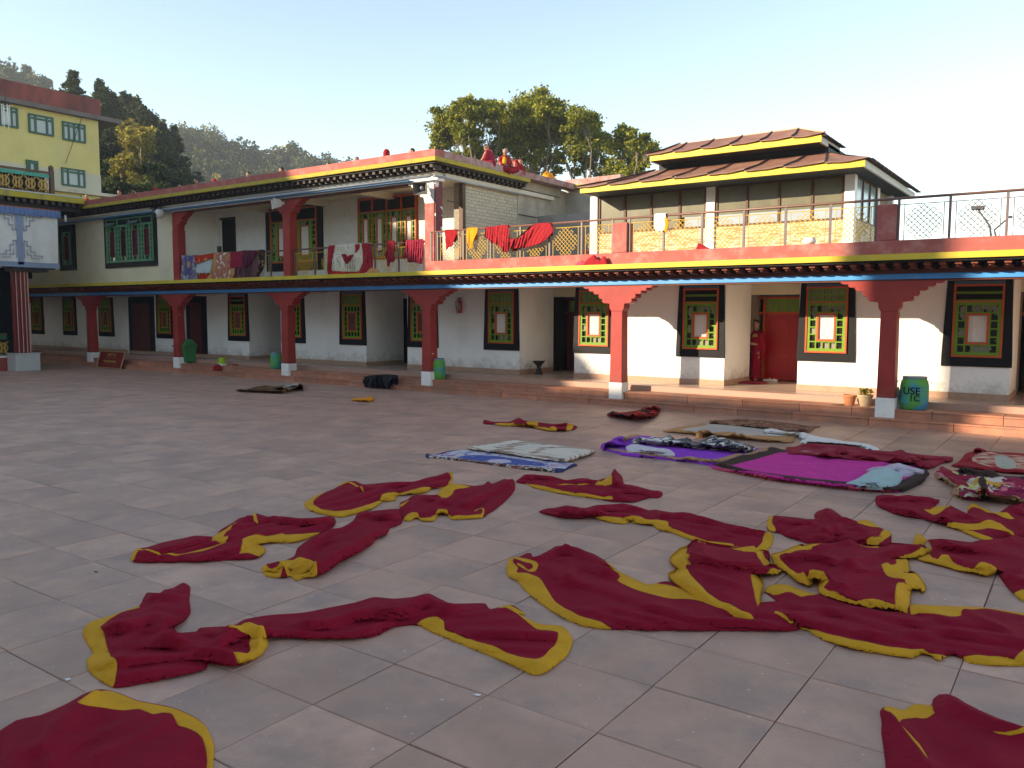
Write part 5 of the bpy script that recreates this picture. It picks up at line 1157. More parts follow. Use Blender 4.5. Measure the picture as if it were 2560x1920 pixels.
# L big robe centre right
robe('wide robe with scalloped yellow border in the middle of the right hand group',
  S(cR5,"30,1060 120,1040 210,1000 290,975 330,985 400,960 520,955 640,935 760,945 860,975 980,985 1060,965 1160,970 1290,985 1370,1000 1410,1020 1370,1060 1280,1080 1150,1090 1110,1100 1200,1085 1220,1140 1230,1210 1260,1215 1300,1240 1360,1330 1365,1360 1340,1400 1290,1350 1245,1370 1230,1480 1235,1560 1180,1560 1100,1530 960,1520 850,1510 700,1480 560,1435 440,1390 430,1290 410,1270 380,1330 330,1325 220,1270 150,1210 60,1150 35,1100"),
  [S(cR5,"24,1056 120,1036 210,995 250,972 300,985 330,960 400,952 520,948 500,960 420,985 370,1018 300,1020 200,1040 105,1065 108,1110 190,1180 300,1240 340,1260 360,1225 420,1208 480,1240 525,1280 520,1300 480,1330 530,1370 640,1420 760,1455 860,1455 920,1450 1040,1480 1100,1490 1095,1440 1105,1360 1120,1330 1190,1330 1260,1335 1250,1370 1232,1480 1240,1568 1180,1568 1100,1538 960,1528 850,1518 700,1488 560,1443 435,1398 425,1295 405,1280 382,1338 330,1332 218,1276 146,1216 54,1156 28,1102"),
   S(cR5,"980,1150 1030,1135 1060,1160 1110,1145 1100,1100 1180,1085 1225,1095 1230,1210 1190,1210 1170,1190 1180,1215 1260,1215 1300,1240 1365,1330 1368,1362 1345,1405 1280,1350 1190,1325 1180,1280 1100,1265 1040,1240 1000,1200"),
   S(cR5,"1110,1095 1160,1060 1250,1040 1340,1010 1400,985 1418,1020 1370,1066 1280,1086 1150,1096"), S(cR5,"760,955 860,985 960,985 960,992 850,990")],
  z0=.03, res=.019, hgt=.05, fold=(-.5,.08,.17), ridges=[(S(cR5,"160,1090 330,1060 600,1110 720,1150"),.08,.07),(S(cR5,"620,1330 700,1220 720,1130 800,1190"),.09,.06),(S(cR5,"320,1270 400,1220 460,1250 500,1290"),.12,.05),(S(cR5,"1130,1420 1170,1345 1250,1350 1330,1370"),.12,.05),(S(cR5,"1080,1100 1080,1040 1150,1000 1300,1000"),.07,.06),(S(cR5,"420,1010 560,960 700,965"),.08,.06)])
# M upper heap
robe('peaked heap of a robe with yellow corner at its right, behind the wide scalloped robe',
  S(cR4,"1440,1140 1445,1120 1480,1065 1560,1070 1700,1085 1850,1100 1850,1060 1880,1030 1960,1002 2000,1010 2060,1050 2110,1085 2180,1105")+S(cR5,"760,765 860,760 930,800 980,830 1040,850 1065,880 1062,960 980,980 860,970 760,960 640,945 520,955 340,955 250,925 140,890 80,860 0,845"),
  [S(cR5,"780,790 760,765 860,756 935,797 985,826 1045,846 1070,880 1000,930 960,960 940,970 870,965 850,950 900,925 950,910 980,870 1000,835 950,820 850,810"), S(cR4,"1438,1148 1440,1115 1475,1062 1500,1068 1490,1095 1490,1130 1520,1200 1460,1185")],
  res=.02, hgt=.05, fold=(-.45,.085,.16), ridges=[(S(cR5,"400,760 440,700 520,665 600,700 700,770"),.14,.07),(S(cR5,"480,860 520,800 600,820 640,870"),.08,.05),(S(cR5,"100,780 250,770 380,790"),.06,.06),(S(cR5,"740,830 860,850 880,910 820,940"),.07,.05)])
# N right robe with corner up
robe('robe with an upturned yellow corner at its left tip, touching the right edge lower down',
  S(cR5,"1280,1090 1330,1065 1370,1055 1410,1010 1390,950 1340,900 1300,875 1270,900 1255,975 1300,985 1350,1000 1380,930 1500,920 1620,935 1750,950 1850,930 1950,920 2050,900 2120,895 2212,900 2400,900 2500,1100 2450,1400 2212,1450 2130,1400 2060,1330 1990,1230 2010,1205 1900,1240 1800,1215 1640,1190 1500,1145 1440,1130"),
  [S(cR5,"1300,870 1345,896 1395,946 1416,1012 1376,1060 1340,1075 1345,1040 1380,990 1340,975 1250,975 1262,900"), S(cR5,"1275,1095 1330,1062 1400,1055 1420,1085 1460,1100 1500,1070 1550,1070 1590,1110 1640,1140 1780,1180 1850,1135 1900,1150 2005,1205 1900,1246 1800,1221 1640,1196 1500,1151 1440,1136"), S(cR5,"2125,1430 2130,1385 2212,1370 2212,1455")],
  res=.02, hgt=.05, fold=(-.15,.08,.18), ridges=[(S(cR5,"1500,960 1700,1010 1900,960 2100,910"),.09,.07),(S(cR5,"1280,900 1340,960 1390,1000"),.10,.05),(S(cR5,"1800,1200 1850,1145 1960,1190"),.06,.05),(S(cR5,"2000,1230 2120,1250 2212,1300"),.08,.06)])
# O top right robe
robe('robe with bright red left fold and double yellow hem, topmost at the right edge',
  S(cR5,"930,560 960,545 1050,540 1120,550 1210,542 1300,555 1390,560 1430,575 1480,580 1480,600 1450,640 1540,640 1570,632 1620,655 1720,700 1720,650 1750,625 1790,615 1830,640 1900,670 1980,700 2080,640 2140,618 2212,625 2450,640 2450,900 2120,895 1960,930 1860,925 1740,880 1640,835 1560,815 1500,785 1350,750 1200,720 1060,690 960,640 930,620"),
  [S(cR5,"1350,665 1400,670 1450,640 1545,634 1572,634 1540,665 1500,700 1440,710 1390,690"), S(cR5,"1560,815 1545,790 1580,775 1700,790 1800,790 1880,775 1930,775 2000,800 2080,850 2140,895 2060,870 1990,845 1900,830 1780,850 1700,845 1640,835"), S(cR5,"1640,838 1740,850 1850,890 1960,925 1860,928 1740,884"), S(cR5,"1715,690 1715,648 1750,620 1795,612 1830,636 1900,668 1990,705 2080,715 2130,750 2100,755 2000,725 1900,695 1840,670 1760,650")],
  res=.021, hgt=.05, fold=(-.3,.08,.16), ridges=[(S(cR5,"1000,580 1120,580 1250,570 1440,590"),.08,.06),(S(cR5,"1520,760 1560,670 1640,690 1720,730"),.10,.06),(S(cR5,"1780,780 1900,770 2000,810 2100,880"),.06,.04),(S(cR5,"2000,710 2140,640 2212,640"),.10,.07),(S(cR5,"960,620 1100,660 1250,700"),.05,.05)])
# P bottom right
robe('robe with a narrow yellow strip, cut off by the bottom right corner',
  S(cR8,"1005,1130 1040,1095 1090,1088 1160,1110 1200,1125 1270,1080 1330,1068 1400,1080 1440,1075 1450,1030 1500,990 1570,985 1640,1010 1720,1060 1860,1130 2000,1190 2212,1260 2500,1360 2600,1700 2300,1900 1400,1950 1100,1850 1060,1700 1050,1560 1030,1400 1015,1300 1020,1220"),
  [S(cR8,"1035,1110 1050,1092 1095,1084 1160,1106 1203,1120 1270,1076 1330,1064 1400,1074 1442,1080 1450,1130 1465,1150 1400,1190 1360,1190 1310,1180 1230,1195 1190,1215 1165,1250 1140,1210 1090,1160"), S(cR8,"1165,1250 1190,1285 1260,1350 1330,1420 1370,1480 1410,1555 1380,1530 1340,1470 1280,1400 1200,1300"), S(cR8,"1950,1300 2050,1320 2150,1328 2260,1330 2260,1350 2100,1340 2000,1320")],
  res=.018, hgt=.04, fold=(-.6,.05,.2), ridges=[(S(cR8,"1480,1060 1600,1040 1800,1130 2000,1220 2212,1300"),.14,.09),(S(cR8,"1030,1150 1150,1250 1300,1420 1420,1600"),.05,.06)])
pb = mat('chalky_patch', (.42,.22,.23), .9, .2, 14, .3, 80)
cloth('robe', '', '', S(cR8,"1440,1075 1455,1035 1500,1018 1545,1060 1575,1110 1560,1150 1520,1165 1480,1150 1445,1120"), base=pb, z0=.145, hgt=.02, fold=(0,.01,.1), res=.02, part='chalky_patch', parent=[o for o in bpy.data.objects if o.get('label','').startswith('robe with a pale worn')][0]) if 0 else None
# Q small far robe
robe('small narrow robe lying alone on the far paving in front of the steps',
  S(cRA,"930,325 945,272 990,280 1060,300 1160,298 1280,300 1350,275 1410,245 1450,255 1520,290 1610,290 1700,305 1800,320 1900,330 2000,325 2060,312 2100,315 2170,340 2230,372 2190,405 2090,418 1900,420 1790,410 1660,385 1580,362 1450,355 1300,350 1180,345 1080,330"),
  [S(cRA,"1080,328 1180,318 1280,318 1350,320 1400,330 1480,330 1540,345 1530,305 1610,290 1700,305 1680,330 1700,370 1800,385 1900,368 1950,400 1960,422 1890,424 1780,414 1650,390 1580,366 1450,359 1300,354 1170,349"), S(cRA,"2075,418 2100,316 2150,330 2180,345 2160,400 2120,422")],
  res=.03, hgt=.05, fold=(0,.06,.18), ridges=[(S(cRA,"1330,290 1410,262 1500,295"),.09,.08),(S(cRA,"1950,345 2080,335"),.07,.08)])
# ------------------------------------------------------------------ blankets, mats, rugs
M['ribbed'] = mat('cream_ribbed_mattress', (.62,.52,.44), .9, .06, 3, .3, 90)
def ribmat():
    m = mat('cream_ribbed_mattress', (.66,.56,.46), .9, .06, 3, .3, 90); t = m.node_tree; b = t.nodes['Principled BSDF']; src = b.inputs['Base Color'].links[0].from_socket
    tc = N(t, 'ShaderNodeTexCoord'); wv = N(t, 'ShaderNodeTexWave', Scale=2.1, Distortion=1.2, Detail=1); wv.bands_direction = 'Y'; wv.inputs['Detail Scale'].default_value = 2; L(t, tc.outputs['Object'], wv.inputs[0])
    f = ramp(t, wv.outputs['Fac'], [(.0, .75), (.16, .6), (.32, 0.0)]); c = mixc(t, f, src, (.26,.13,.09)); L(t, c, b.inputs['Base Color']); return m
M['ribbed'] = ribmat()
M['rugfield'] = pattern('blue_carpet_pattern', [(0,(.55,.5,.55)),(.12,(.5,.4,.45)),(.22,(.06,.09,.28)),(1,(.07,.10,.32))], 3.4, 'voronoi', warp=.1)
M['rugborder'] = pattern('patterned_carpet_border', [(0,(.5,.45,.5)),(.3,(.45,.3,.36)),(.55,(.5,.48,.56)),(.8,(.12,.12,.3)),(1,(.5,.5,.55))], 14, 'cells')
M['rugedge'] = mat('dark_blue_fringe', (.022,.03,.10), .95, .3, 30, .5, 90)
M['rugside'] = pattern('black_white_edge', [(0,(.02,.02,.02)),(.5,(.5,.47,.42)),(.75,(.3,.08,.05)),(1,(.55,.52,.48))], 22, 'cells')
M['purple'] = mat('violet_plush', (.27,.035,.46), .95, .14, 9, .5, 60)
M['purpletan'] = mat('tan_edge_binding', (.42,.22,.12), .95, .12, 7, .3, 60)
M['magenta'] = mat('magenta_plush', (.60,.025,.26), .95, .14, 9, .5, 60)
M['plushbrown'] = mat('dark_brown_plush', (.045,.020,.014), .95, .2, 12, .5, 80)
M['rose'] = mat('rose_underside', (.45,.05,.09), .9, .1, 5)
M['pillowlilac'] = mat('lilac_pillow', (.50,.42,.50), .9, .08, 5, .3, 50)
M['pillowblue'] = pattern('pale_blue_pillow', [(0,(.40,.52,.52)),(.5,(.34,.46,.47)),(.75,(.42,.50,.44)),(1,(.14,.20,.24))], 3.5, 'noise')
M['pillowwhite'] = mat('quilted_white_pillow', (.60,.54,.58), .9, .08, 7, .5, 40)
M['stripecloth'] = pattern('black_white_printed_sheet', [(0,(.03,.03,.04)),(.38,(.60,.57,.50)),(.55,(.12,.13,.15)),(.7,(.66,.62,.56)),(.9,(.2,.18,.17))], 9, 'cells', warp=.5)
M['redflower'] = pattern('crimson_flower_blanket', [(0,(.55,.38,.42)),(.24,(.34,.05,.09)),(.34,(.26,.01,.03)),(1,(.24,.008,.022))], 2.6, 'voronoi', warp=.5)
M['redplain'] = mat('crimson_plush', (.28,.01,.028), .93, .1, 8, .4, 60)
M['tan'] = mat('tan_blanket_edge', (.48,.23,.09), .9, .1, 5, .3, 60)
M['tanprint'] = pattern('faded_beige_print', [(0,(.40,.30,.20)),(.4,(.50,.42,.35)),(.6,(.42,.38,.36)),(1,(.55,.40,.25))], 2.6, 'noise')
M['brownrug'] = pattern('brown_patterned_rug', [(0,(.10,.035,.025)),(.3,(.32,.17,.10)),(.6,(.22,.09,.06)),(1,(.42,.26,.16))], 16, 'cells')
M['redrug'] = pattern('red_printed_blanket', [(0,(.34,.02,.02)),(.42,(.36,.03,.025)),(.55,(.58,.36,.26)),(.72,(.5,.42,.32)),(1,(.30,.02,.02))], 6, 'noise', scale3=(1,2.2,1), warp=.2)
M['redscarf'] = mat('scarlet_plush', (.30,.010,.018), .93, .1, 8, .4, 60)
M['greyprint'] = mat('sage_medallion', (.40,.38,.30), .9, .12, 9)
M['gaudy'] = pattern('pink_yellow_flower_print', [(0,(.28,.01,.05)),(.34,(.62,.16,.20)),(.46,(.55,.50,.18)),(.58,(.60,.30,.04)),(.68,(.25,.012,.05)),(.88,(.55,.5,.4))], 6, 'cells', warp=.5)
M['check'] = pattern('red_black_check', [(0,(.015,.012,.012)),(.48,(.02,.015,.015)),(.52,(.40,.02,.018)),(1,(.45,.03,.02))], 9, 'cells', warp=.15)
M['brownroll'] = pattern('brown_tiger_blanket', [(0,(.03,.014,.01)),(.45,(.05,.02,.012)),(.6,(.30,.15,.06)),(1,(.07,.025,.015))], 5, 'noise', scale3=(1,2,1))
def rib(P, z, d): 
    a = P[:,1]*.985+P[:,0]*.17
    return z+.040*np.abs(np.sin(a*pi/.15))**.7*(1-np.exp(-d/.02))
cloth('mattress_mat', 'cream ribbed mattress mat next to the blue carpet', 'mat', S(cRA,"710,655 760,640 900,628 1060,600 1200,575 1320,555 1400,560 1700,595 2000,635 2212,655 2400,690 2480,700 2410,735 2300,775 2200,808 2100,835 2050,850 1900,830 1600,790 1300,745 1100,715 900,690 740,675"),
  [], base='ribbed', smooth=0, sharp=True, hgt=.04, fold=(0,.004,.2), res=.02, bevelw=.03, part='cover', extra=lambda P, z, d: rib(P, z, d))
cloth('carpet', 'narrow blue patterned carpet with fringed dark ends, left of the cream mat', 'carpet', S(cRA,"130,770 140,740 170,735 250,755 330,735 430,705 640,686 900,700 1040,715 1300,752 1600,796 1900,838 2060,860 2180,870 2230,890 2180,910 2100,945 2030,985 1990,995 1900,985 1600,958 1300,925 1000,880 700,838 400,808 250,795 150,790"),
  [('fringe','rugedge',S(cRA,"120,775 135,735 180,732 178,792 140,795")),('fringe','rugedge',S(cRA,"245,758 330,728 430,698 640,682 600,694 440,720 350,748")),('fringe','rugedge',S(cRA,"1915,990 1920,940 2060,950 2130,900 2190,870 2240,890 2180,915 2100,950 2030,992")),
   ('side_edge','rugside',S(cRA,"180,792 185,755 250,770 290,785 700,812 1040,850 1400,905 1700,925 1915,945 1915,992 1600,965 1300,931 1000,886 700,844 400,814")),
   ('field','rugfield',S(cRA,"560,790 700,765 850,760 1100,775 1400,815 1750,870 1800,900 1760,915 1500,900 1200,880 950,850 700,815")),('medallion','pillowlilac',S(cRA,"975,845 1030,822 1130,818 1240,820 1320,840 1310,862 1200,875 1080,868 1000,860"))],
  base='rugborder', sharp=True, hgt=.012, fold=(0,.008,.3), res=.03, bevelw=.03, part='pile')
cloth('quilt', 'violet plush quilt with tan edges, holding a pillow and a rumpled printed sheet', 'quilt', S(cRB,"10,260 15,225 60,195 120,195 130,165 160,145 210,138 240,140 260,150 330,120 420,112 480,125 700,150 1000,190 1300,220 1600,250 1750,265 1850,262 1900,285 1880,310 1750,325 1650,350 1580,360 1540,385 1420,415 1330,440 1240,440 1000,410 900,398 700,375 400,345 250,330 150,300 60,278"),
  [('edge','purpletan',S(cRB,"255,155 330,118 420,108 490,126 420,135 350,150 290,180")),('edge','purpletan',S(cRB,"80,270 250,285 500,325 700,345 880,370 980,360 1100,385 1230,395 1350,370 1480,330 1540,320 1580,345 1540,352 1450,385 1320,420 1220,420 1100,405 980,385 900,392 700,365 450,335 250,310")),('edge','purpletan',S(cRB,"1580,345 1700,300 1780,268 1850,258 1905,285 1880,300 1780,305 1680,335 1600,358"))],
  base='purple', smooth=4, hgt=.035, fold=(.1,.02,.2), res=.03, bevelw=.07, part='plush', ridges=[(S(cRB,"60,215 130,205 200,160 250,155"),.12,.12),(S(cRB,"150,215 260,235"),.08,.08),(S(cRB,"900,385 1000,372 1240,405 1400,375 1540,335"),.05,.05),(S(cRB,"1600,345 1780,285 1860,278"),.04,.05)])
cloth('pillow', 'white quilted pillow lying on the near edge of the violet quilt', 'pillow', S(cRB,"285,245 320,222 400,220 520,235 650,258 760,270 800,295 830,325 800,335 740,335 650,325 550,310 420,300 320,285"), base='pillowwhite', z0=.06, hgt=.07, fold=(0,.012,.1), res=.03, bevelw=.1, part='cover')
cloth('printed_sheet', 'rumpled black and white printed sheet along the far side of the violet quilt', 'sheet', S(cRB,"350,180 390,150 450,145 520,150 600,142 660,150 720,125 745,108 780,130 810,135 830,165 900,160 1000,155 1020,185 1090,190 1160,165 1230,125 1275,118 1300,155 1380,150 1440,175 1540,190 1620,210 1720,245 1680,275 1600,282 1500,275 1400,258 1300,265 1190,240 1150,250 1040,248 960,240 850,215 740,215 640,205 500,195 370,198"), base='stripecloth', z0=.05, hgt=.06, fold=(.4,.09,.11), res=.028, bevelw=.06, asp=1.6, part='fabric')
cloth('quilt', 'magenta plush quilt with thick dark brown border and two pillows on its right end', 'quilt', S(cF,"1535,1003 1560,997 1600,985 1640,972 1665,965 1700,972 1800,980 1900,990 1960,1000 2000,1012 2008,1022 1990,1035 1960,1050 1935,1060 1880,1058 1800,1050 1700,1038 1620,1024 1560,1015 1538,1010"),
  [('border','plushbrown',S(cF,"1532,1002 1560,994 1600,982 1640,970 1665,962 1700,969 1750,974 1680,978 1640,990 1600,1000 1570,1006 1650,1020 1750,1033 1850,1043 1920,1046 1950,1036 1985,1020 1975,1008 2000,1010 2012,1022 1992,1036 1960,1052 1935,1058 1880,1055 1800,1046 1700,1034 1620,1020 1560,1010")),('border','plushbrown',S(cF,"1750,973 1800,976 1900,986 1985,1005 1960,1006 1900,996 1800,984 1740,977")),('underside','rose',S(cF,"1535,1008 1560,1011 1700,1036 1800,1048 1930,1058 1925,1066 1800,1056 1700,1044 1560,1018"))],
  base='magenta', smooth=4, sharp=True, hgt=.03, fold=(.2,.018,.14), res=.026, bevelw=.06, part='plush', ridges=[(S(cF,"1560,1003 1650,1026 1800,1046 1930,1055 1990,1028"),.05,.06),(S(cF,"1560,1000 1660,968 1800,978"),.04,.05)])
cloth('pillow', 'pale blue green pillow nearer the viewer on the magenta quilt', 'pillow', S(cR5,"675,432 760,400 830,360 900,320 980,305 1060,310 1120,330 1165,360 1150,400 1110,440 1060,450 980,468 900,462 800,450 720,438"), base='pillowblue', z0=.07, hgt=.09, fold=(.5,.03,.12), res=.026, bevelw=.1, part='cover')
cloth('pillow', 'lilac pillow at the far right corner of the magenta quilt', 'pillow', S(cR5,"850,325 920,300 1000,290 1060,270 1120,265 1200,280 1270,305 1350,320 1330,332 1220,350 1160,365 1120,332 1040,308 960,305 900,318"), base='pillowlilac', z0=.07, hgt=.09, fold=(.2,.02,.14), res=.028, bevelw=.1, part='cover')
cloth('blanket', 'crimson blanket with white flowers, behind the magenta quilt', 'blanket', S(cR5,"150,190 160,130 230,125 320,98 450,98 600,110 760,125 900,150 1060,165 1150,150 1200,175 1300,190 1500,208 1595,212 1590,240 1500,265 1430,290 1380,305 1300,295 1200,265 1120,262 1000,270 900,262 700,240 500,215 300,200"),
  [('plain_edge','redplain',S(cR5,"150,192 158,128 230,123 300,130 260,160 400,180 470,190 640,165 720,180 900,215 1100,240 1250,225 1290,205 1320,190 1500,206 1600,210 1595,242 1500,268 1380,308 1300,298 1200,268 1000,273 800,254 500,218"))], base='redflower', hgt=.04, fold=(-.1,.05,.2), res=.03, ridges=[(S(cR5,"480,200 600,165 720,190 900,230"),.08,.07),(S(cR5,"1100,250 1250,230 1300,215"),.10,.08)])
cloth('bolster', 'long white rolled sheet behind the crimson flower blanket', 'bolster', S(cR5,"255,20 270,2 310,0 370,20 450,40 560,55 640,75 760,85 860,100 920,120 960,145 930,155 860,148 760,122 600,105 440,98 330,95 275,85 300,60 265,40"), base='whitecloth', hgt=.09, fold=(-.15,.04,.2), res=.03, bevelw=.09)
cloth('blanket', 'tan blanket with faded floral print in front of the brown rug', 'blanket', S(cR4,"545,332 700,300 850,280 960,275 1100,285 1250,300 1400,315 1500,315 1640,345 1760,350 1700,375 1680,395 1668,430 1560,425 1400,415 1280,402 1160,385 1000,372 920,358 700,348"),
  [('border','tan',S(cR4,"540,334 700,300 850,280 960,275 900,290 760,310 700,330 860,340 960,345 1150,345 1200,370 1400,375 1560,380 1680,375 1780,345 1790,385 1680,400 1675,436 1560,430 1280,406 1000,376 920,362 700,352")),('bundle','whitecloth',S(cR4,"1430,315 1520,320 1600,340 1690,352 1650,370 1560,378 1460,372 1420,345"))], base='tanprint', hgt=.03, fold=(0,.03,.25), res=.035, ridges=[(S(cR4,"860,355 890,335 930,350"),.10,.06),(S(cR4,"1150,375 1190,350 1220,372"),.08,.06),(S(cR4,"1440,345 1560,355 1680,360"),.07,.07)])
cloth('rug', 'brown patterned rug nearest the steps', 'rug', S(cR4,"945,250 960,242 1100,240 1190,232 1350,240 1500,252 1650,270 1800,290 1910,292 1850,315 1800,345 1700,330 1600,332 1450,318 1300,308 1180,290 1020,272 950,266"), base='brownrug', hgt=.02, fold=(0,.02,.3), res=.035, part='pile', ridges=[(S(cR4,"1230,290 1320,285 1430,305"),.07,.07),(S(cR4,"950,255 1000,262"),.06,.05),(S(cR4,"1720,330 1780,325"),.06,.05)])
cloth('blanket', 'scarlet blanket with pale printed centre at the right edge', 'blanket', S(cRC,"775,650 900,590 980,520 1050,430 1120,400 1210,375 1225,330 1290,305 1370,325 1420,365 1600,375 1750,400 1870,395 2212,420 2700,470 2700,900 2212,800 1900,785 1500,740 1200,700 900,670"),
  [('print','redrug',S(cRC,"1210,480 1400,400 1560,390 1700,430 2212,470 2700,520 2700,800 2212,735 1900,730 1650,700 1450,660 1250,600 1190,560")),('medallion','greyprint',S(cRC,"1640,470 1800,465 1960,520 2040,600 2050,700 1950,725 1700,690 1640,600"))], base='redscarf', hgt=.03, fold=(0,.03,.25), res=.028, ridges=[(S(cRC,"1240,350 1300,330 1380,360"),.10,.07),(S(cRC,"1080,560 1180,540"),.05,.05)])
cloth('blanket', 'crumpled flowery pink and yellow blanket with brown edge, below the scarlet one', 'blanket', S(cRC,"430,800 500,750 560,690 600,675 680,710 780,750 900,735 960,720 1080,705 1200,740 1330,785 1600,800 1800,850 2212,880 2700,950 2700,1500 2212,1370 2000,1330 1700,1290 1500,1260 1410,1240 1390,1275 1200,1265 900,1240 790,1190 770,1150 860,1080 760,1010 660,960 500,860"),
  [('brown_edge','plushbrown',S(cRC,"900,760 960,715 1080,700 1200,735 1330,780 1600,795 1800,845 2212,875 2700,945 2700,1000 2212,930 1900,900 1600,890 1400,895 1200,880 1050,850 940,830")),('brown_edge','purpletan',S(cRC,"425,800 470,760 520,840 660,900 760,960 880,1030 940,1060 880,1110 900,1170 940,1250 890,1245 780,1200 765,1150 855,1080 750,1015 650,965 490,865")),('brown_edge','plushbrown',S(cRC,"1310,960 1400,945 1450,1000 1480,1100 1450,1240 1400,1240 1390,1180 1330,1060")),('plain','redplain',S(cRC,"600,680 780,755 780,800 900,850 1000,900 1130,1060 1080,1080 940,1060 880,1030 760,950 640,860 520,800")),('lower_edge','purpletan',S(cRC,"1500,1265 1560,1235 1800,1260 2212,1310 2700,1400 2700,1510 2212,1376 2000,1336 1700,1296"))],
  base='gaudy', hgt=.05, fold=(.4,.09,.13), res=.024, asp=1.8, ridges=[(S(cRC,"960,740 1080,720 1300,800 1600,840"),.10,.07),(S(cRC,"1380,960 1420,1100 1420,1220"),.12,.06)])
cloth('check_shirt', 'crumpled red and black checked cloth near the foot of the steps', 'clothing', S(cR4,"60,190 85,172 110,165 160,175 230,170 290,160 350,150 370,130 430,128 500,120 520,135 505,165 500,190 440,205 380,222 330,224 270,220 250,208 180,205 100,195"), base='check', hgt=.06, fold=(.3,.08,.13), res=.03, asp=1.8, ridges=[(S(cR4,"280,210 310,180 340,200"),.08,.06),(S(cR4,"420,150 500,135"),.10,.07)])
cloth('blanket', 'dark brown blanket with a pale rolled end on the far left paving', 'blanket', S(c4,"515,1155 620,1145 700,1125 780,1118 860,1125 930,1115 1000,1105 1060,1100 1095,1110 1090,1130 1030,1145 940,1168 850,1170 700,1165 600,1160"), [('pale_roll','tanprint',S(c4,"925,1130 960,1112 1060,1102 1050,1135 960,1155 930,1150"))], base='brownroll', hgt=.05, fold=(0,.05,.2), res=.04, ridges=[(S(c4,"900,1140 1000,1125 1080,1115"),.12,.12)])
cloth('orange_cloth', 'small bright orange cloth alone on the far paving', 'cloth', S(c4,"1510,1240 1560,1225 1640,1222 1680,1212 1710,1225 1710,1240 1650,1248 1560,1246"), base='saffron', hgt=.05, fold=(.2,.04,.15), res=.03)
# ================================================================== THINGS HUNG ON THE RAILINGS
def hung(label, outline, Y, mats, patches=(), amp=.035, wl=.12, name='hanging_cloth', cat='cloth', zrail=None, drape=.0, group='clothes and blankets hung on the railings', lean=0.0):
    """cloth over a rail: outline in the picture, on the plane Y, folds run down"""
    g = lambda pts: np.array([yp(x, y, Y) for x, y in pts])
    res = .022
    out = catmull(g(outline), .03); pp = [(nm, m, catmull(g(pl), .03)) for nm, m, pl in patches]
    lo, hi = out.min(0), out.max(0); X, Zg = np.meshgrid(np.arange(lo[0], hi[0], res), np.arange(lo[1], hi[1], res))
    Q = np.stack([X.ravel(), Zg.ravel()], 1)+rng.uniform(-.3,.3,(X.size,2))*res; Q = Q[inpoly(Q, out)]; Q = Q[pdist(Q, out) > res*.5]
    for _, _, pl in pp:
        if len(Q): Q = Q[pdist(Q, pl) > res*.35]
    V = [Vector(p) for p in out]; E = [(i,(i+1)%len(out)) for i in range(len(out))]
    for _, _, pl in pp: o = len(V); V += [Vector(p) for p in pl]; E += [(o+i, o+(i+1)%len(pl)) for i in range(len(pl))]
    V += [Vector(p) for p in Q]; r = geometry.delaunay_2d_cdt(V, E, [], 0, 1e-5)
    P = np.array([tuple(v) for v in r[0]]); T = np.array([f for f in r[2] if len(f) == 3]); C = P[T].mean(1); T = T[inpoly(C, out)]; C = P[T].mean(1)
    sd = rng.random()*40; zt = hi[1]; dn = np.clip((zt-P[:,1])/.5, 0, 1)
    f = folds(np.stack([P[:,1]*1.0, P[:,0]], 1), lean, wl, 6, sd)
    f2 = pleats(np.stack([P[:,1], P[:,0]], 1), lean, .085, sd)
    dy = -(.028+amp*f*(.25+.75*dn)+amp*1.3*f2*(.45+.55*dn)+.012*dn)
    dy = np.where(P[:,1] > zt-.03, dy+.02, dy)
    Yn = Y+dy; k = Yn/Y; XYZ = np.stack([P[:,0]*k, Yn, H+(P[:,1]-H)*k], 1)
    cx, cz = XYZ[:,0].mean(), XYZ[:,2].min()
    t = thing(name, label, cat, (float(cx), Y, float(cz)), group)
    own = np.full(len(T), -1)
    for i, (_, _, pl) in enumerate(pp): own[inpoly(C, pl)] = i
    for i in range(-1, len(pp)):
        Tm = T[own == i]
        if not len(Tm): continue
        a, b_, c = XYZ[Tm[:,0]], XYZ[Tm[:,1]], XYZ[Tm[:,2]]; ny = np.cross(b_-a, c-a)[:,1]; fl = ny > 0; Tm = Tm.copy(); Tm[fl] = Tm[fl][:, ::-1]
        ids, inv = np.unique(Tm, return_inverse=True); me = bpy.data.meshes.new('fabric'); me.from_pydata([tuple(map(float,p)) for p in XYZ[ids]], [], [tuple(map(int,q)) for q in inv.reshape(-1,3)]); me.update()
        nm, m = ('fabric', mats) if i < 0 else (pp[i][0], pp[i][1])
        o = obj(nm, me, M[m], t, smooth=True); s = o.modifiers.new('thickness', 'SOLIDIFY'); s.thickness = .012; s.offset = 1
    # back half over the rail
    w0, w1 = lo[0]+.04, hi[0]-.04; zr = zt-.01; b = MB(); n = 24; vs = []
    top = [max([p[1] for p in out if abs(p[0]-(w0+(w1-w0)*i/n)) < .08] or [zr]) for i in range(n+1)]
    for i in range(n+1):
        x = w0+(w1-w0)*i/n; q = .012*sin(i*1.7+sd)
        vs += [(x, Y-.03, top[i]-.005), (x, Y+.0, top[i]+.012), (x, Y+.032+q, top[i]-.01), (x, Y+.05+q*2, top[i]-.28-.05*vnoise(np.array([i*.4+sd]), np.array([1.0]))[0])]
    b.add(vs, [(4*i+j, 4*i+4+j, 4*i+5+j, 4*i+1+j) for i in range(n) for j in range(3)]); obj('fabric_back', b, M[mats], t, smooth=True)
    return t
M['prayermat'] = pattern('blue_tiger_mat', [(0,(.06,.08,.24)),(.5,(.08,.08,.22)),(.7,(.22,.16,.22)),(1,(.10,.09,.18))], 8, 'noise')
M['matedge'] = pattern('grey_mat_border', [(0,(.15,.15,.22)),(.5,(.35,.35,.40)),(.75,(.16,.12,.2)),(1,(.4,.38,.4))], 12, 'cells')
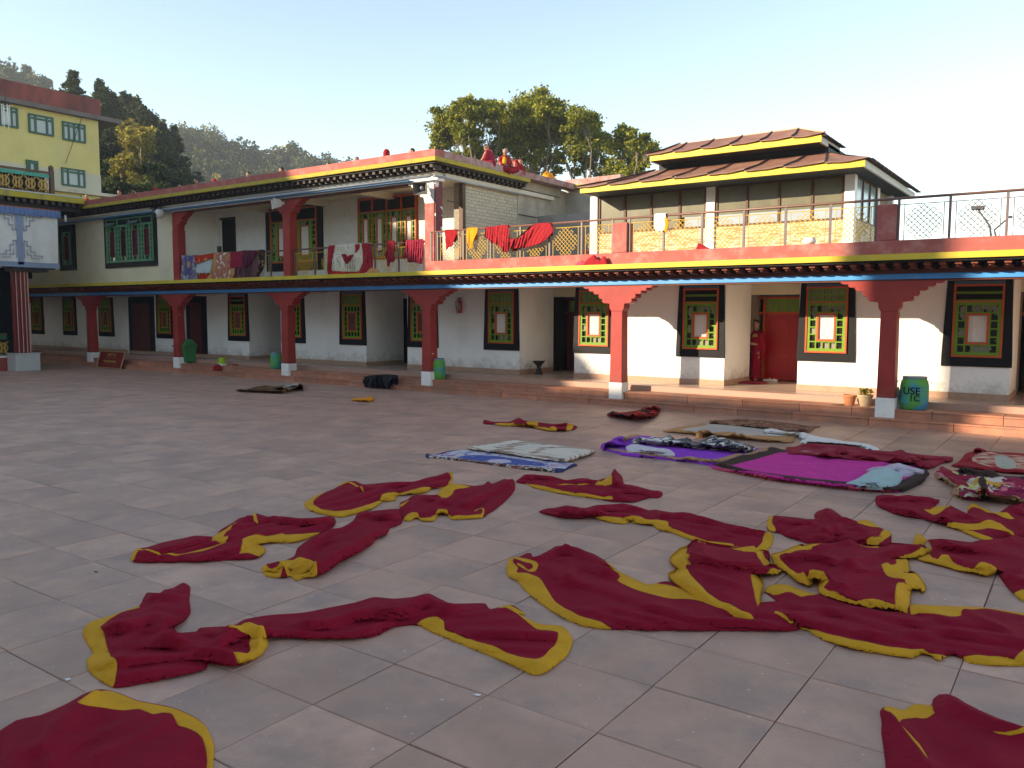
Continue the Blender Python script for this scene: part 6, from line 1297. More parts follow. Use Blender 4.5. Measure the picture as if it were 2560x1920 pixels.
M['lotus'] = pattern('orange_white_flower_blanket', [(0,(.72,.68,.62)),(.30,(.66,.60,.52)),(.36,(.36,.07,.04)),(.5,(.50,.26,.12)),(.62,(.3,.04,.06)),(1,(.66,.6,.5))], 6.5, 'voronoi', warp=.35)
M['cream_rose'] = pattern('cream_rose_print', [(0,(.62,.57,.46)),(.45,(.5,.45,.34)),(.6,(.66,.6,.5)),(.78,(.3,.24,.16)),(1,(.6,.55,.45))], 4.0, 'noise', warp=.5)
M['redpaper'] = pattern('red_gold_print', [(0,(.42,.02,.012)),(.55,(.45,.03,.015)),(.66,(.7,.35,.15)),(1,(.6,.1,.04))], 8, 'noise')
M['leopard'] = pattern('leopard_print', [(0,(.03,.015,.01)),(.4,(.36,.2,.07)),(.6,(.05,.02,.012)),(1,(.42,.27,.12))], 13, 'cells')
M['mauve'] = mat('mauve_plush', (.12,.045,.06), .92, .15, 7, .3, 60)
M['greycloth'] = mat('pale_grey_cloth', (.42,.47,.50), .9, .06, 5, .2, 40)
M['wine'] = mat('wine_red_cloth', (.24,.008,.03), .9, .08, 6, .2, 60)
YB = 17.7
hung('dark patterned hem showing below the grey cloth on the balcony railing', S(cBL,"430,1120 640,1110 660,1200 640,1330 560,1345 440,1350"), YB+.03, 'redpaper', name='blanket', cat='blanket', group=None)
hung('small blue mat with gold dragon medallion hung at the left end of the balcony railing', S(cBL,"115,870 200,862 300,860 390,862 400,1000 395,1150 425,1200 420,1340 260,1350 110,1352 105,1200 120,1050"), YB-.02, 'matedge', [('field','prayermat',S(cBL,"180,880 320,880 325,1100 320,1240 180,1240 175,1100")),('medallion','tan',S(cBL,"225,990 275,975 290,1040 280,1090 235,1110 222,1060"))], amp=.01, name='small_mat', cat='mat')
hung('pale grey cloth hanging between the blue mat and the orange flower blanket', S(cBL,"400,1000 460,960 560,950 700,905 720,960 700,1100 670,1200 520,1210 395,1205 400,1130 420,1040"), YB-.01, 'greycloth', amp=.015)
hung('red and gold printed cloth hung over the grey one', S(cBL,"380,870 450,858 560,850 680,830 740,825 725,900 620,945 520,985 400,1020 375,1000"), YB-.05, 'redpaper', amp=.015)
hung('orange blanket with large white flowers on the balcony railing', S(cBL,"745,812 860,806 980,800 1080,800 1085,900 1080,1050 1100,1110 1170,1110 1160,1220 1100,1320 950,1340 760,1340 640,1362 590,1345 670,1230 710,1060 730,920"), YB-.03, 'lotus', [('orange_border','tan',S(cBL,"740,810 815,806 800,900 790,1050 760,1180 690,1290 640,1366 585,1350 668,1230 708,1060 728,920")),('orange_border','tan',S(cBL,"1085,1110 1175,1110 1165,1220 1105,1322 1040,1330 1080,1230"))], amp=.025, name='blanket', cat='blanket')
hung('mauve plush blanket behind the wine red cloth', S(cBL,"1170,1100 1330,1085 1450,1000 1550,800 1600,770 1620,900 1640,1020 1640,1180 1660,1300 1500,1310 1300,1330 1120,1335 1160,1220"), YB-.02, 'mauve', amp=.04, name='blanket', cat='blanket')
hung('plain wine red cloth hung over the mauve blanket', S(cBL,"1075,800 1160,795 1260,780 1330,775 1320,900 1310,1080 1250,1095 1150,1100 1075,1100 1080,950"), YB-.06, 'wine', amp=.015)
hung('dark plum cloth bunched beside the wine red one', S(cBL,"1330,775 1420,765 1500,765 1590,770 1580,850 1520,950 1470,1040 1400,1110 1320,1060 1300,950"), YB-.06, 'plum', amp=.04)
hung('leopard print cloth hanging at the right end of the left group on the balcony', S(cBL,"1600,770 1680,750 1745,765 1760,850 1765,980 1740,1100 1690,1200 1600,1260 1610,1150 1650,1020 1640,930 1600,880"), YB-.05, 'leopard', amp=.03)
hung('red and cream rose blanket hung on the balcony railing right of the middle column', S(cBR,"150,518 260,508 400,495 550,485 700,472 860,470 880,540 905,700 915,820 915,940 830,960 740,995 600,1000 400,1005 180,1022 140,1010 128,880 135,720"), YB-.03, 'cream_rose', [('red_side','redscarf',S(cBR,"148,516 262,506 250,600 220,750 200,900 210,990 140,1016 122,880 130,720")),('red_side','redscarf',S(cBR,"725,470 862,466 885,540 910,700 920,825 918,945 830,965 740,1000 620,1003 690,930 740,800 745,650")),('red_heart','redscarf',S(cBR,"370,660 450,665 480,700 520,680 590,665 560,740 510,800 470,835 430,800 400,730")),('red_patch','redscarf',S(cBR,"610,500 690,490 690,560 640,620 600,640 615,570")),('red_hem','redpaper',S(cBR,"180,950 400,960 600,965 700,950 640,1002 400,1010 170,1026"))], amp=.035, name='blanket', cat='blanket')
hung('narrow red robe hanging in long folds, left of the corner column', S(cBR,"1175,445 1230,430 1285,445 1290,560 1285,680 1300,765 1250,800 1215,800 1200,870 1170,872 1150,760 1128,690 1130,640 1155,560"), YB-.03, 'redscarf', amp=.05, name='hanging_robe', cat='robe')
hung('wide wine red robe hanging against the corner column', S(cBR,"1495,425 1600,418 1700,412 1790,408 1785,540 1780,700 1768,830 1700,815 1620,800 1520,800 1515,725 1470,728 1430,720 1460,620 1480,520"), YB-.03, 'wine', amp=.05, name='hanging_robe', cat='robe')
YT = 17.27
hung('small dark red robe on the terrace railing just right of the corner column', S(c5,"528,885 580,882 630,880 634,920 610,960 590,1020 560,1030 540,1055 535,1000 530,940"), YT-.02, 'maroonred', amp=.05, name='hanging_robe', cat='robe')
hung('orange cloth on the terrace railing', S(c5,"720,868 770,865 812,865 805,910 785,950 770,990 765,1050 740,1030 722,980 718,920"), YT-.02, 'saffron', amp=.05)
hung('crimson robe bunched on the terrace railing, left half of the pair', S(c5,"878,858 940,855 1000,845 1060,840 1080,855 1085,950 1080,1040 1070,1075 1030,1068 1005,1030 960,1000 925,990 905,965 870,940 875,900"), YT-.03, 'redscarf', amp=.06, name='hanging_robe', cat='robe')
hung('crimson robe swagged along the terrace railing between two posts', S(c5,"1080,960 1160,955 1230,900 1290,845 1340,826 1400,822 1435,825 1465,870 1460,900 1410,960 1330,1005 1250,1030 1170,1038 1090,1040 1085,1000"), YT-.02, 'redscarf', amp=.06, lean=.6, name='hanging_robe', cat='robe')
hung('small white towel with yellow edge on the terrace railing in front of the pavilion', S(c7,"820,885 870,880 912,878 915,910 930,920 940,960 935,1010 915,1045 905,1030 890,1025 830,1028 818,990"), YT-.03, 'whitecloth', [('yellow_edge','saffron',S(c7,"905,915 940,920 945,1010 915,1050 900,1030 912,970"))], amp=.015)
def lump(name, label, cat, pts, Y, z, m, h=.12, w=.12, parts=()):
    """crumpled cloth lying on a ledge"""
    x0, x1 = pts; n = 28; k = 12; b = MB(); vs = []
    sd = rng.random()*30
    for i in range(n+1):
        for j in range(k+1):
            u, v = i/n, j/k; X = x0+(x1-x0)*u; e = (sin(pi*u)**.5)*(sin(pi*v)**.5)
            a = folds(np.array([[X, v*.3]]), .6, .09, 1.6, sd)[0]
            vs.append((X, Y-w+2*w*v-.03*e*a, z+e*(h*.12+h*1.25*a*(.5+.8*vnoise(np.array([X*9+sd]),np.array([v*2+sd]))[0]))))
    b.add(vs, [(i*(k+1)+j,(i+1)*(k+1)+j,(i+1)*(k+1)+j+1,i*(k+1)+j+1) for i in range(n) for j in range(k)])
    t = thing(name, label, cat, ((x0+x1)/2, Y, z)); obj('fabric', b, M[m], t, smooth=True); return t
a = yp(1450,640,17.1)[0]; c = yp(1522,640,17.1)[0]
lump('crumpled_cloth', 'crumpled crimson cloth lying on the yellow ledge below the terrace parapet', 'cloth', (a+.1, c), 17.09, 3.36, 'redscarf', .2, .075)
lump('crumpled_cloth', 'pale pink end of cloth on the yellow ledge left of the crimson one', 'cloth', (a-.1, a+.28), 17.09, 3.36, 'rose', .1, .07)
a = yp(1750,615,17.3)[0]; c = yp(1777,615,17.3)[0]
lump('crumpled_cloth', 'small crimson cloth on the terrace parapet top in front of the pavilion', 'cloth', (a-.05, c), 17.23, 3.63, 'redscarf', .13, .05)
lump('crumpled_cloth', 'small brown cloth bundle on the balcony ledge beside the rose blanket', 'cloth', (yp(930,678,17.5)[0], yp(955,678,17.5)[0]), 17.35, 3.36, 'tan', .16, .1)
lump('crumpled_cloth', 'small orange cloth on the roof parapet above the plaster wall', 'cloth', (-15.0,-14.65), 22.9, 6.6, 'saffron', .2, .25)
# ================================================================== SMALL THINGS ON THE STEPS
YS = 17.90
def at(px, py=950, Y=YS): return yp(px, py, Y)[0]
M['barrel'] = pattern('blue_green_painted_plastic', [(0,(.03,.20,.42)),(.34,(.05,.26,.48)),(.46,(.06,.32,.20)),(.56,(.09,.36,.08)),(1,(.16,.42,.05))], 3.3, 'noise', rough=.45, scale3=(1,1,1.2), warp=.1, bump=.1)
def text(parent, s, loc, size, m, rot=(pi/2,0,0), bend=None, name='lettering', ext=.0015):
    cu = bpy.data.curves.new(name, 'FONT'); cu.body = s; cu.size = size; cu.extrude = ext; cu.align_x = 'CENTER'; cu.align_y = 'CENTER'; cu.offset = .002
    o = bpy.data.objects.new(name, cu); COL.objects.link(o); dg = bpy.context.evaluated_depsgraph_get(); me = bpy.data.meshes.new_from_object(o.evaluated_get(dg)); bpy.data.objects.remove(o)
    me.name = name; Rm = Matrix.Rotation(rot[2],4,'Z') @ Matrix.Rotation(rot[0],4,'X')
    me.transform(Rm)
    if bend:
        for v in me.vertices: 
            a = v.co.x/bend; d = v.co.y; v.co.x = (bend-d)*sin(a); v.co.y = -(bend-d)*cos(a)+bend
    o = bpy.data.objects.new(name, me); COL.objects.link(o); me.materials.clear(); me.materials.append(m)
    o.parent = parent; o.location = Vector(loc)-parent.location; return o
def barrel(x, y, z, r, h, label, words=None):
    t = thing('barrel', label, 'barrel', (x,y,z), 'blue green plastic litter barrels')
    b = MB(); b.lathe([(0,0),(r*.82,0),(r*.9,h*.03),(r*.98,h*.2),(r,h*.24),(r*.985,h*.26),(r,h*.30),(r*1.0,h*.66),(r*.985,h*.68),(r*1.0,h*.70),(r*.96,h*.80),(r*.84,h*.92),(r*.80,h*.95),(0,h*.95)], (x,y,z), 40); obj('drum', b, M['barrel'], t, smooth=True)
    b = MB(); b.lathe([(0,h*.93),(r*.86,h*.93),(r*.86,h*.99),(r*.80,h),(0,h*.985)], (x,y,z), 36); obj('lid_rim', b, mat('grey_blue_lid',(.16,.24,.30),.5,.1,5), t)
    for s in (-1,1):
        b = MB(); b.tube([(x+s*r*.9,y,z+h*.86),(x+s*r*1.1,y-.02,z+h*.86),(x+s*r*1.22,y-.04,z+h*.78)], .008, 6); obj('handle', b, M['pipe'], t)
    if words:
        for s, dz, sz, dx in words:
            text(t, s, (x+dx, y-r-.012, z+h*dz), sz, M['black'], bend=r+.012)
barrel(at(2287), YS, Z2, .262, .66, 'blue green barrel with black stencilled letters beside the fifth red column', [('USE', .57, .20, -.01), ('1C', .36, .17, .05)])
barrel(at(1094,900), YS, Z2, .225, .60, 'mottled green and blue barrel standing right of the third column, behind the black bag')
barrel(at(691,900), YS, Z2, .20, .56, 'mostly turquoise barrel standing left of the column beside the grey pot')
# tilting wheelie bin
bx, by = at(460,880), YS+.05
t = thing('litter_bin', 'scratched green litter bin with arched red lid by the shaded column', 'bin', (bx,by,Z2))
b = MB(); b.add([(bx-.27,by-.2,Z2+.03),(bx+.27,by-.2,Z2+.03),(bx+.27,by+.22,Z2+.03),(bx-.27,by+.22,Z2+.03),(bx-.34,by-.27,Z2+.62),(bx+.34,by-.27,Z2+.62),(bx+.34,by+.28,Z2+.62),(bx-.34,by+.28,Z2+.62)], [(0,3,2,1),(0,1,5,4),(1,2,6,5),(2,3,7,6),(3,0,4,7),(4,5,6,7)]); obj('body', b, mat('scratched_green_plastic',(.03,.20,.07),.5,.15,4,.1,30,spots=((.25,.06,.04),5,.68)), t, bevel=.02)
b = MB(); b.box(bx-.37,bx+.37,by-.3,by+.3,Z2+.6,Z2+.66); obj('rim', b, mat('green_rim',(.04,.16,.06),.5), t, bevel=.01)
for nm, xa, xb_, m in (('lid', bx-.36, bx-.02, mat('faded_red_lid',(.30,.05,.045),.5)), ('lid_side', bx-.02, bx+.36, mat('green_lid',(.04,.19,.07),.5))):
    b = MB(); P = [(by-.27+.54*k/10, Z2+.66+.24*sin(pi*k/10)) for k in range(11)]; b.prism(P, xa, xb_, ax='x'); obj(nm, b, m, t, bevel=.01)
b = MB(); P = [(bx-.20,Z2+.67),(bx-.2,Z2+.74),(bx-.1,Z2+.80),(bx+.02,Z2+.74),(bx+.02,Z2+.67)]; b.prism(P, by-.285, by-.262); obj('opening', b, M['void'], t)
# lime bucket, dustpan, brush
lx = at(556,905); t = thing('bucket', 'lime green bucket tipped over on the steps beside a red dustpan', 'bucket', (lx,YS-.02,Z2))
b = MB(); b.lathe([(.15,0),(.155,.02),(.12,.26),(.118,.27),(0,.27)], (lx,YS-.02,Z2), 20); obj('shell', b, mat('lime_plastic',(.35,.55,.02),.4), t, smooth=True)
b = MB(); b.lathe([(.15,0),(.165,0),(.165,.05),(.15,.06)], (lx,YS-.02,Z2), 20); obj('rim', b, M['whitecloth'], t)
dx = at(562,915)+.12; t = thing('dustpan', 'red plastic dustpan lying below the lime bucket', 'dustpan', (dx,17.5,Z1))
b = MB(); b.prism([(dx-.16,Z1+.005),(dx+.14,Z1+.005),(dx+.18,Z1+.12),(dx+.05,Z1+.24),(dx-.12,Z1+.15)], 17.42, 17.58); obj('pan', b, M['redscarf'], t, bevel=.01)
t = thing('hand_brush', 'thin red hand brush on the step right of the dustpan', 'brush', (dx+.35,17.95,Z2)); b = MB(); b.tube([(dx+.18,18.0,Z2+.03),(dx+.5,18.02,Z2+.04)], .022, 6); obj('handle', b, M['redscarf'], t)
# pots
def pot(x, y, z, r, h, label, col, plant):
    t = thing('flower_pot', label, 'flower pot', (x,y,z), 'flower pots')
    b = MB(); b.lathe([(0,0),(r*.66,0),(r*.92,h*.8),(r,h*.8),(r,h),(r*.88,h),(r*.84,h*.85),(0,h*.85)], (x,y,z), 24); obj('pot', b, col, t, smooth=False)
    if plant:
        P = clump_pts((x,y,z+h+.06), r*1.0, 130, .5); leaf_cloud('leaves', P, .06, M['gold_leaf'], t, .8)
tc_ = mat('terracotta', (.45,.17,.08), .8, .12, 6); tp_ = mat('pale_clay', (.50,.36,.22), .85, .12, 6)
pot(at(2127), YS-.03, Z2, .135, .22, 'empty terracotta pot on the steps left of the fifth column', tc_, False)
pot(at(2166), YS-.03, Z2, .15, .24, 'pale clay pot with a small green plant against the fifth column', tp_, True)
pot(at(730,918), YS-.05, Z2, .11, .17, 'small grey pot at the foot of the column next to the turquoise barrel', mat('grey_pot',(.36,.36,.33),.8), False)
sx_ = at(2098); t = thing('saucer', 'shallow pale saucer on the step beside the terracotta pot', 'saucer', (sx_,YS-.05,Z2)); b = MB(); b.lathe([(0,0),(.09,0),(.13,.025),(.12,.027),(0,.012)], (sx_,YS-.05,Z2), 20); obj('dish', b, tp_, t)
sx_ = at(2238); t = thing('stone_slab', 'grey stone slab leaning between the column and the lettered barrel', 'slab', (sx_,YS,Z2))
for k in range(2):
    b = MB(); b.add([(sx_-.02+k*.07,YS-.12,Z2),(sx_+.10+k*.05,YS-.12,Z2),(sx_+.02+k*.03,YS-.1,Z2+.42-k*.0),(sx_-.09+k*.05,YS-.1,Z2+.40)]+[(sx_-.02+k*.07,YS+.15,Z2),(sx_+.10+k*.05,YS+.15,Z2),(sx_+.02+k*.03,YS+.15,Z2+.42),(sx_-.09+k*.05,YS+.15,Z2+.40)], [(0,1,2,3),(7,6,5,4),(0,4,5,1),(1,5,6,2),(2,6,7,3),(3,7,4,0)]); obj('slab', b, mat('grey_slate',(.24,.23,.21),.8,.2,5,.3), t, bevel=.004)
# black bag slumped against the lowest step
hung('limp black bag or umbrella cloth slumped against the lowest step', S(c4,"1615,1078 1640,1050 1690,1035 1750,1030 1830,1026 1918,1034 1915,1048 1870,1065 1850,1090 1855,1120 1850,1145 1780,1140 1700,1135 1635,1130 1625,1105"), 17.33, 'black', name='black_bag', cat='bag', amp=.12, wl=.2, group=None)
# stand in the recess
q = gp(1347,936,Z3); t = thing('metal_stand', 'dark hourglass shaped stand in the doorway recess behind the fourth column', 'stand', (q[0],q[1],Z3))
b = MB(); b.lathe([(0,0),(.14,0),(.13,.03),(.06,.2),(.08,.26),(.2,.37),(.2,.39),(0,.36)], (q[0],q[1],Z3), 6); obj('stand', b, M['dark'], t)
# door mat and sandals
q = gp(1860,958,Z3); t = thing('door_mat', 'flat red door mat before the open doorway', 'mat', (q[0],q[1],Z3)); b = MB(); b.box(q[0]-.45,q[0]+.45,q[1]-.12,q[1]+.45,Z3,Z3+.03); obj('mat', b, M['redplain'], t, bevel=.01)
for k, (px, py, col, lab) in enumerate(((1858,948,'redscarf','red slipper nearest the wall by the door mat'),(1870,949,'redscarf','red slipper beside the first one by the door mat'),(1893,951,'dark','dark shoe at the feet of the monk in the doorway'),(1919,953,'whitecloth','pale sandal in front of the crimson door, left one'),(1931,954,'whitecloth','pale sandal in front of the crimson door, right one'))):
    q = gp(px, py, Z3); t = thing('slipper', lab, 'slipper', (q[0],q[1],Z3), 'footwear by the doorway')
    b = MB(); b.tube([(q[0]-.11,q[1]-.02,Z3+.02),(q[0],q[1],Z3+.025),(q[0]+.12,q[1]+.03,Z3+.02)], [.03,.035,.045], 8); obj('sole', b, M[col], t, smooth=True)
    b = MB(); b.tube([(q[0]+.03,q[1]-.05,Z3+.02),(q[0]+.05,q[1],Z3+.08),(q[0]+.06,q[1]+.07,Z3+.02)], .014, 6); obj('strap', b, M[col], t, smooth=True)
# fire extinguisher
ex, ez = yp(1151, 765, YW-.08); t = thing('fire_extinguisher', 'red fire extinguisher with black hose hanging on the white wall', 'extinguisher', (ex,YW-.1,ez-.2))
b = MB(); b.lathe([(0,-.21),(.062,-.21),(.065,-.19),(.065,.12),(.05,.17),(.02,.20),(.02,.23),(0,.23)], (ex,YW-.1,ez), 20); obj('cylinder', b, mat('extinguisher_red',(.42,.02,.02),.35,.05,5,0,coat=.3), t, smooth=True)
b = MB(); b.box(ex-.045,ex+.03,YW-.168,YW-.16,ez-.1,ez+.08); obj('label_plate', b, mat('grey_label',(.3,.3,.28),.6), t)
b = MB(); b.tube([(ex,YW-.1,ez+.2),(ex-.06,YW-.1,ez+.25),(ex-.15,YW-.1,ez+.14),(ex-.15,YW-.1,ez-.02),(ex-.1,YW-.12,ez-.14),(ex-.07,YW-.13,ez-.2)], .014, 8); obj('hose', b, M['black'], t, smooth=True)
b = MB(); b.box(ex-.02,ex+.08,YW-.11,YW-.09,ez+.23,ez+.25); b.box(ex-.01,ex+.01,YW-.09,YW-.001,ez+.1,ez+.14); obj('lever', b, M['dark'], t)
# sign board
sa = yp(246, 920, 17.25); sb = yp(309, 922, 17.25); sxx = (sa[0]+sb[0])/2
t = thing('sign_board', 'dark red notice board with yellow lettering leaning on the lowest step at left', 'sign', (sxx,17.28,0))
W2 = .90; b = MB(); b.add([(sxx-W2,17.16,.04),(sxx+W2,17.16,.04),(sxx+W2,17.34,.64),(sxx-W2,17.34,.64),(sxx-W2,17.19,.03),(sxx+W2,17.19,.03),(sxx+W2,17.37,.63),(sxx-W2,17.37,.63)], [(0,1,2,3),(7,6,5,4),(0,4,5,1),(1,5,6,2),(2,6,7,3),(3,7,4,0)]); obj('board', b, mat('sign_red',(.20,.018,.012),.5), t)
fm = mat('gilt_frame', (.42,.25,.12), .5)
b = MB(); 
for p, q in (((sxx-W2,17.15,.02),(sxx-W2,17.35,.66)),((sxx+W2,17.15,.02),(sxx+W2,17.35,.66)),((sxx-W2,17.15,.02),(sxx+W2,17.15,.02)),((sxx-W2,17.345,.66),(sxx+W2,17.345,.66))): b.tube([p, q], .022, 4)
obj('frame', b, fm, t)
ym = mat('sign_lettering', (.55,.36,.10), .6); tilt = math.atan2(.18, .6)
for s, z, sz in (('WAY TO', .53, .15), ('*GOLDEN STUPA', .27, .12)):
    text(t, s, (sxx+(-.0 if z > .5 else -.02), 17.16+(z-.04)*.3-.006, z), sz, ym, rot=(pi/2-tilt,0,0))
b = MB(); b.box(sxx-.45,sxx+.42,17.275,17.281,.39,.43); obj('underline', b, ym, t)
b = MB()
for k in range(9):
    if k != 5: b.box(sxx-.76+k*.15,sxx-.66+k*.15,17.19,17.193,.12+.01*(k%2),.17+.008*(k%3))
obj('faint_lettering', b, mat('faded_lettering',(.30,.08,.05),.6), t)
# loudspeakers and flood light
def horn(px, py, Y, rz, rx, label, sc=1):
    x, z = yp(px, py, Y); t = thing('loudspeaker', label, 'loudspeaker', (0,0,0), 'horn loudspeakers under the upper roof')
    def fr(z, w, d): return [(-w,d,-w*.8),(w,d,-w*.8),(w,d,w*.8),(-w,d,w*.8)]
    b = MB(); v = fr(0,.20,-.16)+fr(0,.155,-.11)+fr(0,.07,.02)+fr(0,.05,.2); f = []
    for k in range(3): f += [(4*k+i,4*k+(i+1)%4,4*k+4+(i+1)%4,4*k+4+i) for i in range(4)]
    f += [(12,13,14,15)]; o1 = len(v); v += fr(0,.205,-.16)+fr(0,.12,.1); f += [(o1+i+4,o1+4+(i+1)%4,o1+(i+1)%4,o1+i) for i in range(4)]
    f += [(i,(i+1)%4,o1+(i+1)%4,o1+i) for i in range(4)]
    b.add(v, f); h = obj('horn', b, M['eavew'] if sc == 1 else mat('dark_grey_horn',(.10,.10,.095),.5), t)
    b2 = MB(); b2.lathe([(0,0),(.06,0),(.075,.02),(.045,.06),(0,.08)], (0,0,0), 16); me = b2.mesh('m'); me.transform(Matrix.Rotation(pi/2,4,'X')); o = obj('driver_cone', me, mat('cone_grey',(.3,.3,.29),.5), t, smooth=True); 
    b3 = MB(); b3.tube([(0,.1,0),(0,.28,.02),(0,.3,.1)], .02, 6); o3 = obj('bracket', b3, M['dark'], t)
    for q in (h, o, o3): q.location = (0,0,0)
    t.location = (x, Y, z); t.rotation_euler = (rx, 0, rz)
horn(694, 509, 17.25, -.5, .1, 'pale horn loudspeaker on the middle balcony column')
horn(1055, 470, 17.25, .35, .25, 'dark rimmed horn loudspeaker tilted at the corner column', .9)
x, z = yp(399, 535, 17.2); t = thing('flood_light', 'white swivelling flood light on a bracket above the jade window', 'flood light', (x,17.2,z))
b = MB(); b.lathe([(0,-.16),(.12,-.14),(.17,-.04),(.17,.06),(.1,.16),(0,.18)], (x,17.2,z), 20); obj('housing', b, M['eavew'], t, smooth=True)
b = MB(); b.lathe([(0,-.0),(.09,0),(.09,.03),(0,.03)], (0,0,0), 16); me = b.mesh('m'); me.transform(Matrix.Translation((x-.05,17.03,z-.04)) @ Matrix.Rotation(pi/2,4,'X')); obj('lens', me, M['dark'], t)
b = MB(); b.tube([(x-.6,17.3,z+.18),(x+.02,17.28,z+.34),(x+.35,17.3,z+.38)], .025, 6); b.tube([(x+.02,17.26,z+.34),(x,17.22,z+.12)], .02, 6); b.add([(x-.55,17.1,z+.20),(x+.1,17.1,z+.36),(x+.12,17.4,z+.42),(x-.5,17.4,z+.27)],[(0,1,2,3)]); obj('bracket', b, M['dark'], t)
# white jug on the parapet
x, z = yp(2022, 612, 17.27); z = 3.63; t = thing('jug', 'white enamel jug on the terrace parapet behind the railing', 'jug', (x,17.27,z))
b = MB(); b.lathe([(0,0),(.10,0),(.13,.05),(.13,.09),(.11,.12),(.12,.14),(0,.13)], (x,17.30,z), 20); obj('body', b, M['whitecloth'], t, smooth=True)
b = MB(); b.tube([(x-.11,17.3,z+.05),(x-.18,17.3,z+.08),(x-.2,17.3,z+.15)], .018, 6); obj('spout', b, M['whitecloth'], t, smooth=True)
# bits of litter and dried spots on the paving
for k, (px, py) in enumerate(((990,1097),(169,1700),(1193,1739),(240,1430))):
    q = gp(px, py); t = thing('litter_scrap', ['small dark twig on the far paving','tiny white scrap near the big left robe','white chip at a paving joint in the foreground','little black twig beside the twisted robe'][k], 'scrap', (q[0],q[1],0))
    b = MB(); b.add([(q[0]-.025,q[1]-.008,.004),(q[0]+.02,q[1]-.012,.006),(q[0]+.025,q[1]+.01,.012),(q[0]-.01,q[1]+.012,.006)],[(0,1,2,3)]); obj('scrap', b, M['dark'] if k in (0,3) else M['whitecloth'], t)
# ================================================================== PEOPLE
def blob(name, caps, m, parent, voxel=.014, noise=0, seed=0, sub=1):
    """caps: list of [(point, radius), ...] chains; fused into one continuous skin"""
    b = MB()
    for ch in caps:
        pts = [p for p, _ in ch]; rs = [r if not isinstance(r, tuple) else min(r) for _, r in ch]
        if len(ch) > 1: b.tube(pts, rs, 14)
        for p, r in ch:
            r3 = r if isinstance(r, tuple) else (r, r, r)
            n = 12; vs = [(p[0]+r3[0]*sin(pi*i/8)*cos(2*pi*j/n), p[1]+r3[1]*sin(pi*i/8)*sin(2*pi*j/n), p[2]+r3[2]*cos(pi*i/8)) for i in range(1,8) for j in range(n)]
            f = [(i*n+j,(i+1)*n+j,(i+1)*n+(j+1)%n,i*n+(j+1)%n) for i in range(6) for j in range(n)]; o = len(vs); vs += [(p[0],p[1],p[2]+r3[2]),(p[0],p[1],p[2]-r3[2])]
            f += [(o,j,(j+1)%n) for j in range(n)]+[(o+1,6*n+(j+1)%n,6*n+j) for j in range(n)]; b.add(vs, f)
    me = b.mesh('t'); o = bpy.data.objects.new('t', me); COL.objects.link(o); r = o.modifiers.new('r','REMESH'); r.mode = 'VOXEL'; r.voxel_size = voxel
    s = o.modifiers.new('s','SMOOTH'); s.iterations = 5; s.factor = .5
    me2 = bpy.data.meshes.new_from_object(o.evaluated_get(bpy.context.evaluated_depsgraph_get())); bpy.data.objects.remove(o); me2.name = name
    if noise:
        n = len(me2.vertices); co = np.empty(n*3); me2.vertices.foreach_get('co', co); co = co.reshape(-1,3); nn = np.empty(n*3); me2.vertices.foreach_get('normal', nn); nn = nn.reshape(-1,3)
        an = np.arctan2(co[:,0], co[:,1]); f = folds(np.stack([co[:,2], an*.16+co[:,2]*.25], 1), 0, .05, 5, seed); co += nn*(f[:,None]-.5)*noise; me2.vertices.foreach_set('co', co.ravel()); me2.update()
    me2.materials.clear(); ob_ = obj(name, me2, m, parent, smooth=True, loc=None); ob_.location = (0,0,0); return ob_
def face(c, r, parent, yaw):
    """small eyes and brows on the head"""
    cs_, sn = cos(yaw), sin(yaw)
    for s in (-1, 1):
        b = MB(); p = (c[0]+(s*.033)*cs_+.083*r/.09*sn, c[1]+(s*.033)*sn-.083*r/.09*cs_, c[2]+.005); b.lathe([(0,-.007),(.009,0),(0,.007)], p, 8); e = obj('eye', b, M['hair'], parent); e.location = (0,0,0)
